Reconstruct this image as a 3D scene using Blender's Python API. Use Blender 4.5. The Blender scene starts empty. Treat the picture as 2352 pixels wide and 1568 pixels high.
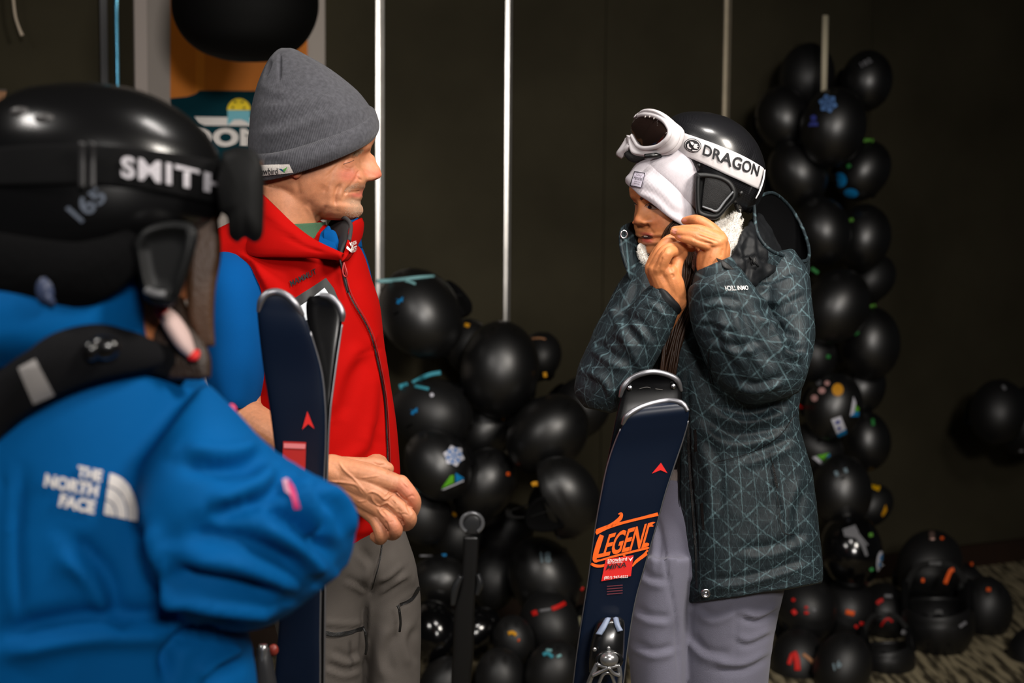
import bpy, bmesh, math, random
import numpy as np
from mathutils import Vector, Matrix, Euler, noise
from mathutils.bvhtree import BVHTree
from mathutils.kdtree import KDTree

random.seed(7); RNG = np.random.default_rng(7)
scene = bpy.context.scene
COL = scene.collection

# ------------------------------------------------------------------ camera
CAMZ, PITCH, ROLL, FPX = 1.45, math.radians(4.62), math.radians(0.45), 2352 * 50 / 36
CAM = np.array([0.0, 0.0, CAMZ])
_R = Euler((math.pi / 2 - PITCH, 0, 0)).to_matrix() @ Matrix.Rotation(ROLL, 3, 'Z')
RM = np.array(_R)
cam_data = bpy.data.cameras.new('camera'); cam_data.lens = 50; cam_data.sensor_width = 36
cam_data.clip_start = 0.05; cam_data.clip_end = 60
cam_data.dof.use_dof = True; cam_data.dof.focus_distance = 2.42; cam_data.dof.aperture_fstop = 3.4
cam = bpy.data.objects.new('camera', cam_data); COL.objects.link(cam)
cam.matrix_world = Matrix.Translation(CAM) @ _R.to_4x4()
scene.camera = cam

# ------------------------------------------------------------------ light
vs = scene.view_settings
vs.view_transform = 'Standard'; vs.look = 'None'; vs.gamma = 1.0; vs.use_curve_mapping = False
vs.exposure = 0.0
world = bpy.data.worlds.new('world'); scene.world = world; world.use_nodes = True
world.node_tree.nodes['Background'].inputs[0].default_value = (0.9, 0.95, 1.0, 1)
world.node_tree.nodes['Background'].inputs[1].default_value = 0.012

def area(name, loc, target, size, power, color=(1, 1, 1), spread=180, sy=None):
    d = bpy.data.lights.new(name, 'AREA'); d.energy = power; d.color = color
    d.shape = 'RECTANGLE'; d.size = size; d.size_y = sy or size; d.spread = math.radians(spread)
    o = bpy.data.objects.new(name, d); COL.objects.link(o); o.location = loc
    o.rotation_euler = (Vector(target) - Vector(loc)).to_track_quat('-Z', 'Y').to_euler()
    return o
area('ceiling_panel_light', (1.5, 0.9, 2.75), (0.15, 2.5, 1.1), 0.6, 24, (1.0, 0.93, 0.84), 100, 0.5)
area('ceiling_panel_light', (0.35, 1.85, 2.85), (0.3, 2.4, 0.9), 0.45, 8, (1.0, 0.95, 0.9), 100, 0.3)
area('ceiling_panel_light', (0.75, -1.6, 2.5), (0.2, 4.0, 1.2), 0.6, 20, (1.0, 0.95, 0.9), 80, 0.4)
area('ceiling_panel_light', (-1.5, 0.9, 2.8), (-0.5, 2.3, 1.0), 0.5, 9, (1.0, 0.95, 0.9), 110, 0.4)  # fill light added on the left to brighten the woman's face

# ------------------------------------------------------------------ helpers
def ray(px, py):
    d = np.array([(px - 1176) / FPX, -(py - 784) / FPX, -1.0])
    return RM @ d
def W(px, py, Y):
    r = ray(px, py)
    return CAM + r * (Y / r[1])
def proj(V):
    C = (np.asarray(V) - CAM) @ RM
    z = -C[:, 2]
    return np.stack([1176 + FPX * C[:, 0] / z, 784 - FPX * C[:, 1] / z], 1), z
def pxm(Y):
    return FPX / Y
def lin(c):
    return tuple(((x / 255) / 12.92 if x / 255 <= 0.04045 else ((x / 255 + 0.055) / 1.055) ** 2.4) for x in c)

def cr(P, n):
    """Catmull-Rom resampling of the rows of P to n rows."""
    P = np.asarray(P, float)
    if len(P) == 2:
        t = np.linspace(0, 1, n)[:, None]
        return P[0] * (1 - t) + P[1] * t
    Q = np.vstack([2 * P[0] - P[1], P, 2 * P[-1] - P[-2]])
    s = np.linspace(0, len(P) - 1, n); i = np.minimum(s.astype(int), len(P) - 2); t = (s - i)[:, None]
    a, b, c, d = Q[i], Q[i + 1], Q[i + 2], Q[i + 3]
    return 0.5 * ((2 * b) + (-a + c) * t + (2 * a - 5 * b + 4 * c - d) * t ** 2 + (-a + 3 * b - 3 * c + d) * t ** 3)

def grid_faces(nr, na, closed=True):
    m = na if closed else na - 1
    r, a = np.meshgrid(np.arange(nr - 1), np.arange(m), indexing='ij')
    b = (a + 1) % na
    return np.stack([r * na + a, r * na + b, (r + 1) * na + b, (r + 1) * na + a], -1).reshape(-1, 4).tolist()

def capped(V, nr, na):
    F = grid_faces(nr, na)
    V = np.vstack([V, V[:na].mean(0), V[(nr - 1) * na:nr * na].mean(0)])
    c0, c1 = nr * na, nr * na + 1
    for k in range(na):
        F.append([c0, (k + 1) % na, k]); F.append([c1, (nr - 1) * na + k, (nr - 1) * na + (k + 1) % na])
    return V, F

def loft(secs, nr=40, na=48, e=2.0, cap=True, uv=False, tz=None):
    """secs: (lx, ly, rx, ry, Y, half depth[, dY]); rings spanned by two picture points at depth Y; dY pushes the right one away."""
    S = cr([tuple(s) + (0.0,) * (7 - len(s)) for s in secs], nr)
    t = np.linspace(0, 2 * np.pi, na, endpoint=False)
    td = np.linspace(0, 2 * np.pi, 4001); cd, sd_ = np.cos(td), np.sin(td)                # points spaced evenly round the ring
    cd = np.sign(cd) * np.abs(cd) ** (2 / e); sd_ = np.sign(sd_) * np.abs(sd_) ** (2 / e)
    al = np.concatenate([[0], np.cumsum(np.hypot(np.diff(cd), .55 * np.diff(sd_)))]); q = t / (2 * np.pi) * al[-1]
    ct, st = np.interp(q, al, cd), np.interp(q, al, sd_)
    V = []
    TZ = cr([[z] for z in tz], nr)[:, 0] if tz else np.zeros(nr)
    for s, z_ in zip(S, TZ):
        L, R = W(s[0], s[1], s[4] - s[6]), W(s[2], s[3], s[4] + s[6])
        c, A = (L + R) / 2, (R - L) / 2
        v = (c - CAM) / np.linalg.norm(c - CAM)
        B = v - A * (v @ A) / (A @ A); B /= np.linalg.norm(B)
        V.append(c + np.outer(ct, A) + np.outer(st, B * s[5] + np.array([0, 0, z_])))
    V = np.vstack(V)
    UV = np.stack([np.tile(t / (2 * np.pi), nr), np.repeat(np.linspace(0, 1, nr), na)], 1)
    if cap:
        V, F = capped(V, nr, na); UV = np.vstack([UV, [[0.5, 0], [0.5, 1]]])
    else:
        F = grid_faces(nr, na)
    return (V, F, UV) if uv else (V, F)

def tube(P, rad, n=12, nr=None, flat=1.0, up=None, cap=True, open_=False):
    """Tube along points P (k,3) with radii rad (k,), flat = thickness ratio along the frame's second axis."""
    P = np.asarray(P, float); rad = np.broadcast_to(np.asarray(rad, float), (len(P),))
    if nr:
        Q = cr(np.hstack([P, rad[:, None]]), nr); P, rad = Q[:, :3], Q[:, 3]
    T = np.gradient(P, axis=0); T /= np.linalg.norm(T, axis=1)[:, None] + 1e-12
    u = np.asarray(up, float) if up is not None else np.array([0.31, 0.2, 0.93])
    V = []
    t = np.linspace(0, 2 * np.pi, n, endpoint=False)
    N = None
    for i in range(len(P)):
        if N is None or up is not None:
            N = np.cross(T[i], u)
        else:
            N = N - T[i] * (N @ T[i])
        N = N / (np.linalg.norm(N) + 1e-12)
        Bn = np.cross(N, T[i])
        V.append(P[i] + rad[i] * (np.outer(np.cos(t), N) + flat * np.outer(np.sin(t), Bn)))
    V = np.vstack(V)
    if cap:
        return capped(V, len(P), n)
    return V, grid_faces(len(P), n)

def capsule(P, rad, n=16, nr=None, flat=1.0, up=None):
    """Tube with rounded ends."""
    P = np.asarray(P, float); rad = np.asarray(rad, float) * np.ones(len(P))
    if nr:
        Q = cr(np.hstack([P, rad[:, None]]), nr); P, rad = Q[:, :3], Q[:, 3]
    d0 = (P[0] - P[1]) / np.linalg.norm(P[0] - P[1]); d1 = (P[-1] - P[-2]) / np.linalg.norm(P[-1] - P[-2])
    a = [np.sin(x) for x in (1.45, 1.1, 0.7, 0.35)]; b = [np.cos(x) for x in (1.45, 1.1, 0.7, 0.35)]
    P = np.vstack([[P[0] + d0 * rad[0] * s for s in a], P, [P[-1] + d1 * rad[-1] * s for s in a[::-1]]])
    rad = np.concatenate([[rad[0] * c for c in b], rad, [rad[-1] * c for c in b[::-1]]])
    return tube(P, rad, n, None, flat, up)

def ellipsoid(c, r, n=20, rot=None):
    c = np.asarray(c, float)
    th = np.linspace(0.02, np.pi - 0.02, n); ph = np.linspace(0, 2 * np.pi, 2 * n, endpoint=False)
    T, Pp = np.meshgrid(th, ph, indexing='ij')
    V = np.stack([np.sin(T) * np.cos(Pp), np.sin(T) * np.sin(Pp), np.cos(T)], -1).reshape(-1, 3) * np.asarray(r)
    if rot is not None:
        V = V @ np.asarray(rot).T
    return capped(V + c, n, 2 * n)

def box(c, s, rot=None):
    V = np.array([[x, y, z] for x in (-.5, .5) for y in (-.5, .5) for z in (-.5, .5)]) * np.asarray(s)
    if rot is not None:
        V = V @ np.asarray(rot).T
    return V + np.asarray(c), [[0, 1, 3, 2], [4, 6, 7, 5], [0, 4, 5, 1], [2, 3, 7, 6], [0, 2, 6, 4], [1, 5, 7, 3]]

def join(*parts):
    V, F, o = [], [], 0
    for p in parts:
        V.append(np.asarray(p[0])); F += [[i + o for i in f] for f in p[1]]; o += len(p[0])
    return np.vstack(V), F

def _mesh(name, V, F):
    me = bpy.data.meshes.new(name)
    me.from_pydata(np.asarray(V).tolist(), [], F); me.update()
    return me

def fixn(V, F):
    """Consistent outward normals."""
    bm = bmesh.new(); me = _mesh('tmp', V, F); bm.from_mesh(me)
    bmesh.ops.recalc_face_normals(bm, faces=bm.faces); bm.to_mesh(me); bm.free()
    F = [list(p.vertices) for p in me.polygons]; bpy.data.meshes.remove(me)
    return V, F

def union(parts, voxel, it=2):
    """Union of closed shells as one continuous surface (voxel remesh), lightly smoothed."""
    V, F = fixn(*join(*parts))
    me = _mesh('tmp', V, F); ob = bpy.data.objects.new('tmp', me); COL.objects.link(ob)
    md = ob.modifiers.new('r', 'REMESH'); md.mode = 'VOXEL'; md.voxel_size = voxel; md.adaptivity = 0
    dg = bpy.context.evaluated_depsgraph_get(); m2 = ob.evaluated_get(dg).to_mesh()
    n = len(m2.vertices); v = np.empty(n * 3); m2.vertices.foreach_get('co', v)
    f = np.empty(len(m2.loops), int); m2.loops.foreach_get('vertex_index', f)
    tot = np.empty(len(m2.polygons), int); m2.polygons.foreach_get('loop_total', tot)
    ob.evaluated_get(dg).to_mesh_clear(); bpy.data.objects.remove(ob); bpy.data.meshes.remove(me)
    v = v.reshape(-1, 3)
    if (tot == 4).all():
        Fq = f.reshape(-1, 4).tolist()
    else:
        o = np.concatenate([[0], np.cumsum(tot)]); Fq = [f[o[i]:o[i + 1]].tolist() for i in range(len(tot))]
    return smooth(v, Fq, it), Fq

def edges_of(F):
    q = [f for f in F if len(f) == 4]; t = [f for f in F if len(f) == 3]
    E = []
    for A in (q, t):
        if A:
            A = np.array(A)
            E.append(np.stack([A, np.roll(A, -1, 1)], -1).reshape(-1, 2))
    E = np.vstack(E); E = np.sort(E, 1)
    return np.unique(E, axis=0)

def smooth(V, F, it=2, lam=0.5, E=None):
    if it <= 0:
        return V
    E = edges_of(F) if E is None else E; n = len(V); V = V.copy()
    deg = np.bincount(E.ravel(), minlength=n)[:, None].clip(1)
    for _ in range(it):
        S = np.zeros_like(V)
        for k in range(3):
            S[:, k] = np.bincount(E[:, 0], V[E[:, 1], k], n) + np.bincount(E[:, 1], V[E[:, 0], k], n)
        V += lam * (S / deg - V)
    return V

def smooth_where(V, F, mask, it):
    """Laplacian smoothing of the vertices in MASK (0..1) only."""
    E = edges_of(F); E = E[(mask[E] > .01).any(1)]; W_ = mask[:, None] * (mask > .02)[:, None]
    for _ in range(it):
        V = V + W_ * (smooth(V, F, 1, .6, E) - V)
    return V

def normals(V, F):
    N = np.zeros_like(V)
    for k in (3, 4):
        A = np.array([f for f in F if len(f) == k])
        if len(A):
            n = np.cross(V[A[:, 2]] - V[A[:, 0]], V[A[:, -1]] - V[A[:, 1]])
            for j in range(k):
                np.add.at(N, A[:, j], n)
    return N / (np.linalg.norm(N, axis=1)[:, None] + 1e-15)

def seg_dist(Q, P):
    """Distance, signed side and parameter of 2-D points Q to polyline P."""
    best = np.full(len(Q), 1e9); sg = np.zeros(len(Q)); par = np.zeros(len(Q)); L = 0
    lens = np.linalg.norm(np.diff(P, axis=0), axis=1); tot = lens.sum()
    for i in range(len(P) - 1):
        a, d = P[i], P[i + 1] - P[i]; l2 = (d @ d) + 1e-9
        t = ((Q - a) @ d / l2).clip(0, 1); r = Q - a - t[:, None] * d
        dist = np.sqrt((r ** 2).sum(1)); m = dist < best
        best[m] = dist[m]; sg[m] = np.sign(d[0] * r[m, 1] - d[1] * r[m, 0]); par[m] = (L + t[m] * lens[i]) / tot
        L += lens[i]
    return best, sg, par

def sculpt(V, F, strokes, back=False, ymax=None):
    """Carve folds, creases and ridges. Stroke: (kind, [(x, y)...], width, height in m). kind r ridge, f fold (one side up, one down)."""
    N = normals(V, F); P, _ = proj(V)
    vd = V - CAM; vd /= np.linalg.norm(vd, axis=1)[:, None]
    face = -(N * vd).sum(1)
    wgt = np.clip(face * 2.5 + 0.35, 0, 1)
    if ymax is not None:
        wgt = wgt * (V[:, 1] < ymax)
    D = np.zeros(len(V))
    for kind, pts, w, h in strokes:
        pts = np.array(pts, float)
        if len(pts) > 2:
            pts = cr(pts, len(pts) * 5)
        lo, hi = pts.min(0) - 3.2 * w, pts.max(0) + 3.2 * w
        m = np.where(((P > lo) & (P < hi)).all(1) & (wgt > 0))[0]
        if not len(m):
            continue
        d, s, t = seg_dist(P[m], pts)
        tap = np.clip(np.minimum(t, 1 - t) * 5 + 0.15, 0, 1)
        if kind == 'b':
            tap = 1
        if kind in 'rb':
            f = np.exp(-(d / w) ** 2)
        else:
            x = d * s
            f = np.exp(-((x - 0.7 * w) / w) ** 2) - np.exp(-((x + 0.7 * w) / w) ** 2)
        D[m] += h * f * tap * wgt[m]
    return V + N * D[:, None]

def nz(V, scale, amp, seed=0.0, oct_=2):
    """Lumpy noise along the normals' sum, as a scalar per vertex."""
    o = Vector((seed * 7.1, seed * 3.3, seed * 5.7))
    return np.array([noise.fractal(Vector(v) * scale + o, 1.0, 2.0, oct_) for v in V]) * amp

def set_attr(me, name, data, typ):
    a = me.attributes.new(name, typ, 'POINT')
    a.data.foreach_set('color' if 'COLOR' in typ else 'vector' if 'VECTOR' in typ or typ == 'FLOAT2' else 'value', np.asarray(data, np.float32).ravel())

REG = {}
def mk(name, VF, mat, parent=None, smooth_=True, uv=None, col=None, loc=None, kind=None, label=None, fix=False):
    """One mesh object. Vertices are given in world space; with a parent they are stored relative to it."""
    V, F = VF[0], VF[1]
    V = np.asarray(V, float)
    if fix:
        V, F = fixn(V, F)
    o_ = np.zeros(3)
    if parent is not None:
        p = parent
        while p is not None:
            o_ = o_ + np.array(p.location); p = p.parent
    l = np.array(loc) if loc is not None else np.zeros(3)
    me = _mesh(name, V - o_ - l, F)
    if smooth_:
        me.polygons.foreach_set('use_smooth', [True] * len(me.polygons))
    if isinstance(uv, str):
        uv = V[:, [0, 2]]
    if uv is not None:
        set_attr(me, 'uvp', uv, 'FLOAT2')
    if col is not None:
        c = np.asarray(col, float)
        if c.shape[1] == 3:
            c = np.hstack([c, np.ones((len(c), 1))])
        set_attr(me, 'col', c, 'FLOAT_COLOR')
    if mat is not None:
        me.materials.append(mat)
    ob = bpy.data.objects.new(name, me); COL.objects.link(ob); ob.location = l
    if parent is not None:
        ob.parent = parent
    if kind:
        ob['kind'] = kind
    if label:
        ob['label'] = label
    REG[ob.name] = (V, F)
    return ob

def tag(o, label, cat, group=None):
    o['label'] = label; o['category'] = cat
    if group:
        o['group'] = group
    return o
def thing(name, loc, label, cat, group=None):
    o = bpy.data.objects.new(name, None); COL.objects.link(o); o.location = loc; o.empty_display_size = 0.05
    return tag(o, label, cat, group)

def bvh(*names):
    V, F = join(*[REG[n] for n in names])
    return BVHTree.FromPolygons(V.tolist(), F)

def subdiv(V, F, maxlen):
    bm = bmesh.new(); me = _mesh('t', V, F); bm.from_mesh(me)
    for _ in range(6):
        es = [e for e in bm.edges if e.calc_length() > maxlen]
        if not es:
            break
        bmesh.ops.subdivide_edges(bm, edges=es, cuts=1)
        bmesh.ops.triangulate(bm, faces=[f for f in bm.faces if len(f.verts) > 3])
    bm.to_mesh(me); bm.free()
    V = np.array([v.co[:] for v in me.vertices]); F = [list(p.vertices) for p in me.polygons]
    bpy.data.meshes.remove(me)
    return V, F

def text_geo(s, bold=0.0, space=1.0, res=4):
    c = bpy.data.curves.new('t', 'FONT'); c.body = s; c.offset = bold; c.space_character = space; c.resolution_u = res
    o = bpy.data.objects.new('t', c); COL.objects.link(o)
    dg = bpy.context.evaluated_depsgraph_get(); dg.update()
    m = o.evaluated_get(dg).to_mesh()
    V = np.array([v.co[:2] for v in m.vertices]); F = [list(p.vertices) for p in m.polygons]
    o.evaluated_get(dg).to_mesh_clear(); bpy.data.objects.remove(o); bpy.data.curves.remove(c)
    lo, hi = V.min(0), V.max(0)
    return (V - lo) / (hi - lo), F

def quad_map(U, q):
    """Unit-square points to a picture quad q = tl, tr, br, bl."""
    tl, tr, br, bl = [np.array(p, float) for p in q]
    x, y = U[:, :1], U[:, 1:2]
    return (bl * (1 - x) + br * x) * (1 - y) + (tl * (1 - x) + tr * x) * y

def strip_map(U, top, bot):
    """Unit-square points to the band between two picture polylines (each left to right)."""
    a = cr(top, 60); b = cr(bot, 60); s = np.linspace(0, 1, 60)
    T = np.stack([np.interp(U[:, 0], s, a[:, k]) for k in (0, 1)], 1)
    B = np.stack([np.interp(U[:, 0], s, b[:, k]) for k in (0, 1)], 1)
    return B * (1 - U[:, 1:2]) + T * U[:, 1:2]

def decal(name, P2, F, tree, mat, parent=None, off=0.0012, maxlen=6, label=None):
    """Print a flat picture outline on the surface it is on, as a thin sheet that follows that surface."""
    V, F = subdiv(np.hstack([P2, np.zeros((len(P2), 1))]), F, maxlen)
    out, ok = [], []
    for p in V:
        d = Vector(ray(p[0], p[1])).normalized()
        h, n, i, dist = tree.ray_cast(Vector(CAM), d)
        ok.append(h is not None)
        if h is None:
            out.append((0, 0, 0)); continue
        if n.dot(d) > 0:
            n = -n
        out.append((h + n * off * 0.5 - d * off)[:])
    out = np.array(out); F = [f for f in F if all(ok[i] for i in f)]
    used = sorted({i for f in F for i in f}); mp = {u: k for k, u in enumerate(used)}
    if not F:
        print('decal misses', name); return None
    return mk(name, (out[used], [[mp[i] for i in f] for f in F]), mat, parent, label=label)

def poly(pts):
    pts = np.array(pts, float)
    return pts, [list(range(len(pts)))]
def fan(pts):
    """Triangle fan around the centre of a closed outline."""
    pts = np.array(pts, float); n = len(pts)
    return np.vstack([pts, pts.mean(0)]), [[i, (i + 1) % n, n] for i in range(n)]
def oval(cx, cy, rx, ry, a=0, n=28):
    t = np.linspace(0, 2 * np.pi, n, endpoint=False); c, s = math.cos(a), math.sin(a)
    x, y = rx * np.cos(t), ry * np.sin(t)
    return np.stack([cx + x * c - y * s, cy + x * s + y * c], 1)
def ringstrip(outer, inner):
    n = len(outer)
    return np.vstack([outer, inner]), [[i, (i + 1) % n, n + (i + 1) % n, n + i] for i in range(n)]
def line2(pts, w):
    """Picture polyline of width w as a strip of quads."""
    pts = np.array(pts, float); T = np.gradient(pts, axis=0); T /= np.linalg.norm(T, axis=1)[:, None]
    N = np.stack([-T[:, 1], T[:, 0]], 1) * np.asarray(w).reshape(-1, 1) / 2
    n = len(pts)
    return np.vstack([pts + N, pts - N]), [[i, i + 1, n + i + 1, n + i] for i in range(n - 1)]
def join2(*parts):
    V, F = join(*[(np.hstack([p[0], np.zeros((len(p[0]), 1))]), p[1]) for p in parts])
    return V[:, :2], F

# ------------------------------------------------------------------ materials
def _nodes(name):
    m = bpy.data.materials.new(name); m.use_nodes = True
    nt = m.node_tree
    return m, nt, nt.nodes['Principled BSDF']
def nd(nt, typ, **kw):
    n = nt.nodes.new(typ)
    for k, v in kw.items():
        if k.startswith('i_'):
            n.inputs[k[2:].replace('_', ' ')].default_value = v
        else:
            setattr(n, k, v)
    return n
def M(name, col, rough=0.6, metal=0.0, spec=0.5, bump=None, var=None, coat=0.0, sheen=0.0, vcol=False, emit=None, sss=0.0, coords='Object'):
    """Plain procedural material: base colour, optional noise variation var=(scale, amount) and noise bump=(scale, strength[, detail])."""
    m, nt, b = _nodes(name); L = nt.links
    c = (*lin(col), 1)
    b.inputs['Base Color'].default_value = c; b.inputs['Roughness'].default_value = rough
    b.inputs['Metallic'].default_value = metal; b.inputs['Specular IOR Level'].default_value = spec
    b.inputs['Coat Weight'].default_value = coat; b.inputs['Sheen Weight'].default_value = sheen
    b.inputs['Coat Roughness'].default_value = 0.12
    if sss:
        b.inputs['Subsurface Weight'].default_value = sss; b.inputs['Subsurface Radius'].default_value = (1, 0.35, 0.2)
        b.inputs['Subsurface Scale'].default_value = 0.006
    tc = nd(nt, 'ShaderNodeTexCoord')
    src = None
    if vcol:
        a = nd(nt, 'ShaderNodeAttribute', attribute_name='col'); src = a.outputs['Color']
        L.new(src, b.inputs['Base Color'])
    if var:
        n = nd(nt, 'ShaderNodeTexNoise', i_Scale=var[0], i_Detail=4.0); L.new(tc.outputs[coords], n.inputs['Vector'])
        mp = nd(nt, 'ShaderNodeMapRange'); mp.inputs[1].default_value = 0.3; mp.inputs[2].default_value = 0.7
        mp.inputs[3].default_value = 1 - var[1]; mp.inputs[4].default_value = 1 + var[1]
        L.new(n.outputs['Fac'], mp.inputs[0])
        mx = nd(nt, 'ShaderNodeVectorMath', operation='SCALE')
        if src is not None:
            L.new(src, mx.inputs[0])
        else:
            mx.inputs[0].default_value = c[:3]
        L.new(mp.outputs[0], mx.inputs['Scale']); L.new(mx.outputs[0], b.inputs['Base Color'])
    if bump:
        n = nd(nt, 'ShaderNodeTexNoise', i_Scale=bump[0], i_Detail=float(bump[2]) if len(bump) > 2 else 3.0)
        L.new(tc.outputs[coords], n.inputs['Vector'])
        bp = nd(nt, 'ShaderNodeBump', i_Strength=bump[1], i_Distance=0.002)
        L.new(n.outputs['Fac'], bp.inputs['Height']); L.new(bp.outputs[0], b.inputs['Normal'])
    if emit:
        b.inputs['Emission Color'].default_value = (*lin(col), 1); b.inputs['Emission Strength'].default_value = emit
    return m
# ------------------------------------------------------------------ setting
WS, W0 = 0.477, 5.1                       # back wall: Y = W0 + WS * X
WA = math.atan(WS); WT = np.array([math.cos(WA), math.sin(WA), 0]); WN = np.array([math.sin(WA), -math.cos(WA), 0])
def onwall(px, py, off=0.0):
    """Point of the back wall (moved OFF metres towards the room) seen at a picture point."""
    r = ray(px, py); q = np.array([0, W0, 0]) + WN * off
    return CAM + r * (((q - CAM) @ WN) / (r @ WN))
def wall_s(px):
    return (onwall(px, 600) - np.array([0, W0, 0])) @ WT
def wp(s, z, off=0.0):
    return np.array([0, W0, 0]) + WT * s + WN * off + np.array([0, 0, z])
def wbox(s0, s1, z0, z1, o0, o1):
    V = np.array([wp(s, z, o) for s in (s0, s1) for o in (o1, o0) for z in (z0, z1)])
    return V, [[0, 1, 3, 2], [4, 6, 7, 5], [0, 4, 5, 1], [2, 3, 7, 6], [0, 2, 6, 4], [1, 5, 7, 3]]

m_felt = M('olive_felt', (55, 51, 39), 0.95, spec=0.1, bump=(420, 0.5), var=(2.2, 0.22))
m_under = M('wall_backing', (14, 13, 11), 0.9, spec=0.1)
m_base = M('brown_skirting', (40, 26, 18), 0.6, spec=0.3, var=(6, .2))
m_ceil = M('ceiling_board', (60, 60, 58), 0.9)
m_black = M('black_plastic', (13, 13, 14), 0.42)
m_steel = M('galvanised_steel', (222, 218, 212), 0.29, metal=0.95, var=(14, .12))
m_steel2 = M('painted_steel', (172, 160, 138), 0.45, metal=0.6, var=(10, .15))
m_dark = M('slot_black', (4, 4, 4), 0.9, spec=0.1)

def carpet():
    m, nt, b = _nodes('striped_carpet'); L = nt.links
    tc = nd(nt, 'ShaderNodeTexCoord'); mp = nd(nt, 'ShaderNodeMapping'); mp.inputs['Rotation'].default_value = (0, 0, WA + 0.12)
    mp.inputs['Scale'].default_value = (46, 5.5, 1); L.new(tc.outputs['Object'], mp.inputs[0])
    n1 = nd(nt, 'ShaderNodeTexNoise', i_Scale=1.0, i_Detail=2.0); L.new(mp.outputs[0], n1.inputs['Vector'])
    n2 = nd(nt, 'ShaderNodeTexNoise', i_Scale=260.0, i_Detail=2.0); L.new(tc.outputs['Object'], n2.inputs['Vector'])
    n3 = nd(nt, 'ShaderNodeTexNoise', i_Scale=3.0); L.new(tc.outputs['Object'], n3.inputs['Vector'])
    r = nd(nt, 'ShaderNodeValToRGB'); r.color_ramp.elements[0].position = 0.42; r.color_ramp.elements[1].position = 0.56
    r.color_ramp.elements[0].color = (*lin((64, 58, 46)), 1); r.color_ramp.elements[1].color = (*lin((158, 146, 118)), 1)
    a = nd(nt, 'ShaderNodeMath', operation='MULTIPLY_ADD'); a.inputs[1].default_value = 0.35
    L.new(n2.outputs['Fac'], a.inputs[0]); L.new(n1.outputs['Fac'], a.inputs[2])
    s = nd(nt, 'ShaderNodeMath', operation='MULTIPLY_ADD'); s.inputs[1].default_value = 0.3; L.new(n3.outputs['Fac'], s.inputs[0]); L.new(a.outputs[0], s.inputs[2])
    t = nd(nt, 'ShaderNodeMath', operation='SUBTRACT'); t.inputs[1].default_value = 0.325; L.new(s.outputs[0], t.inputs[0])
    L.new(t.outputs[0], r.inputs[0]); L.new(r.outputs[0], b.inputs['Base Color']); b.inputs['Roughness'].default_value = 1.0
    b.inputs['Specular IOR Level'].default_value = 0.05
    bp = nd(nt, 'ShaderNodeBump', i_Strength=0.9, i_Distance=0.004); L.new(t.outputs[0], bp.inputs['Height']); L.new(bp.outputs[0], b.inputs['Normal'])
    return m
mk('floor', box((0.6, 3.2, -0.05), (9, 10, 0.1)), carpet(), smooth_=False, kind='structure')
mk('ceiling', box((0.6, 3.2, 3.06), (9, 10, 0.1)), m_ceil, smooth_=False, kind='structure')
wall = mk('wall_back', wbox(-3.6, 4.2, 0, 3.0, -0.14, -0.022), m_under, smooth_=False, kind='structure')
seam = wall_s(1385)
for k in range(-4, 4):
    s0, s1 = seam + k * 1.22, seam + (k + 1) * 1.22
    if s0 < 4.2 and s1 > -3.6:
        mk('wall_panel', wbox(max(s0, -3.6) + 0.002, min(s1, 4.2) - 0.002, 0.10, 2.999, -0.022, 0.0), m_felt, wall, smooth_=False)
mk('baseboard_back', wbox(-3.6, 4.2, 0.001, 0.098, -0.022, 0.012), m_base, smooth_=False, kind='structure')

# slotted uprights on the wall: a U channel with its slots
def upright(px, w, z0, z1, mat, label, slots=True, py=300, deep=0.016):
    s = wall_s(px) if py is None else (onwall(px, py) - np.array([0, W0, 0])) @ WT
    t = thing('slotted_upright', wp(s, z0), label, 'pole', None)
    h = w / 2
    prof = [(-h, .002), (-h, deep - .0036), (-h * .24, deep), (-h * .2, .004), (h * .2, .004), (h * .24, deep - .002), (h, deep - .002), (h, .002)]
    V = np.array([wp(s + a, z, o) for z in (z0, z1) for a, o in prof]); n = len(prof)
    F = [[i, (i + 1) % n, n + (i + 1) % n, n + i] for i in range(n)] + [list(range(n))[::-1], list(range(n, 2 * n))]
    mk('channel', (V, F), mat, t, smooth_=False, fix=True)
    if mat is m_steel:
        mk('groove', wbox(s - w * .17, s + w * .17, z0, z1, .002, .0048), m_dark, t, smooth_=False)  # dark strip laid in the channel stands in for the groove's shade
    elif slots:
        bits = []
        z = z0 + 0.05
        while z < z1 - 0.05:
            bits.append(wbox(s - w * .09, s + w * .07, z, z + 0.014, .0035, .0052)); z += 0.0254
        mk('slots', join(*bits), m_dark, t, smooth_=False, kind='stuff')
        for z in (z1 - 0.12, (z0 + z1) / 2):
            mk('screw', ellipsoid(wp(s, z + 0.02, .006), (.004, .004, .004), 6), mat, t)
    return t
upright(870, 0.026, 0.12, 2.95, m_steel, 'bright steel upright rising behind the man in the red vest', py=300)
upright(1163, 0.021, 0.12, 2.95, m_steel, 'thin steel upright in the middle of the bare wall', py=400)
upright(1666, 0.027, 0.12, 2.95, m_steel2, 'cream steel upright ending behind the black helmet with white goggles', py=120)
m_cyan = M('blue_film_steel', (120, 190, 215), 0.25, metal=0.9)
upright(266, 0.011, 0.12, 2.95, m_cyan, 'very thin bluish strip on the dark wall left of the orange poster', slots=False, py=80)
t = thing('hanging_rail', W(1893, 222, 5.0), 'short pale rail hanging over the topmost helmets of the tall column', 'rail')
mk('rail', tube([W(1896, 36, 5.06), W(1894, 130, 5.03), W(1892, 222, 5.0)], [.011, .011, .010], 10, flat=.5, up=(0, 1, 0)), M('cream_strap', (190, 180, 155), .6, bump=(200, .4)), t)
mk('hook', tube([W(1892, 222, 5.0), W(1891, 240, 4.99), W(1897, 250, 5.03), W(1905, 238, 5.07)], [.005] * 4, 8, 12), m_steel2, t)
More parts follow.
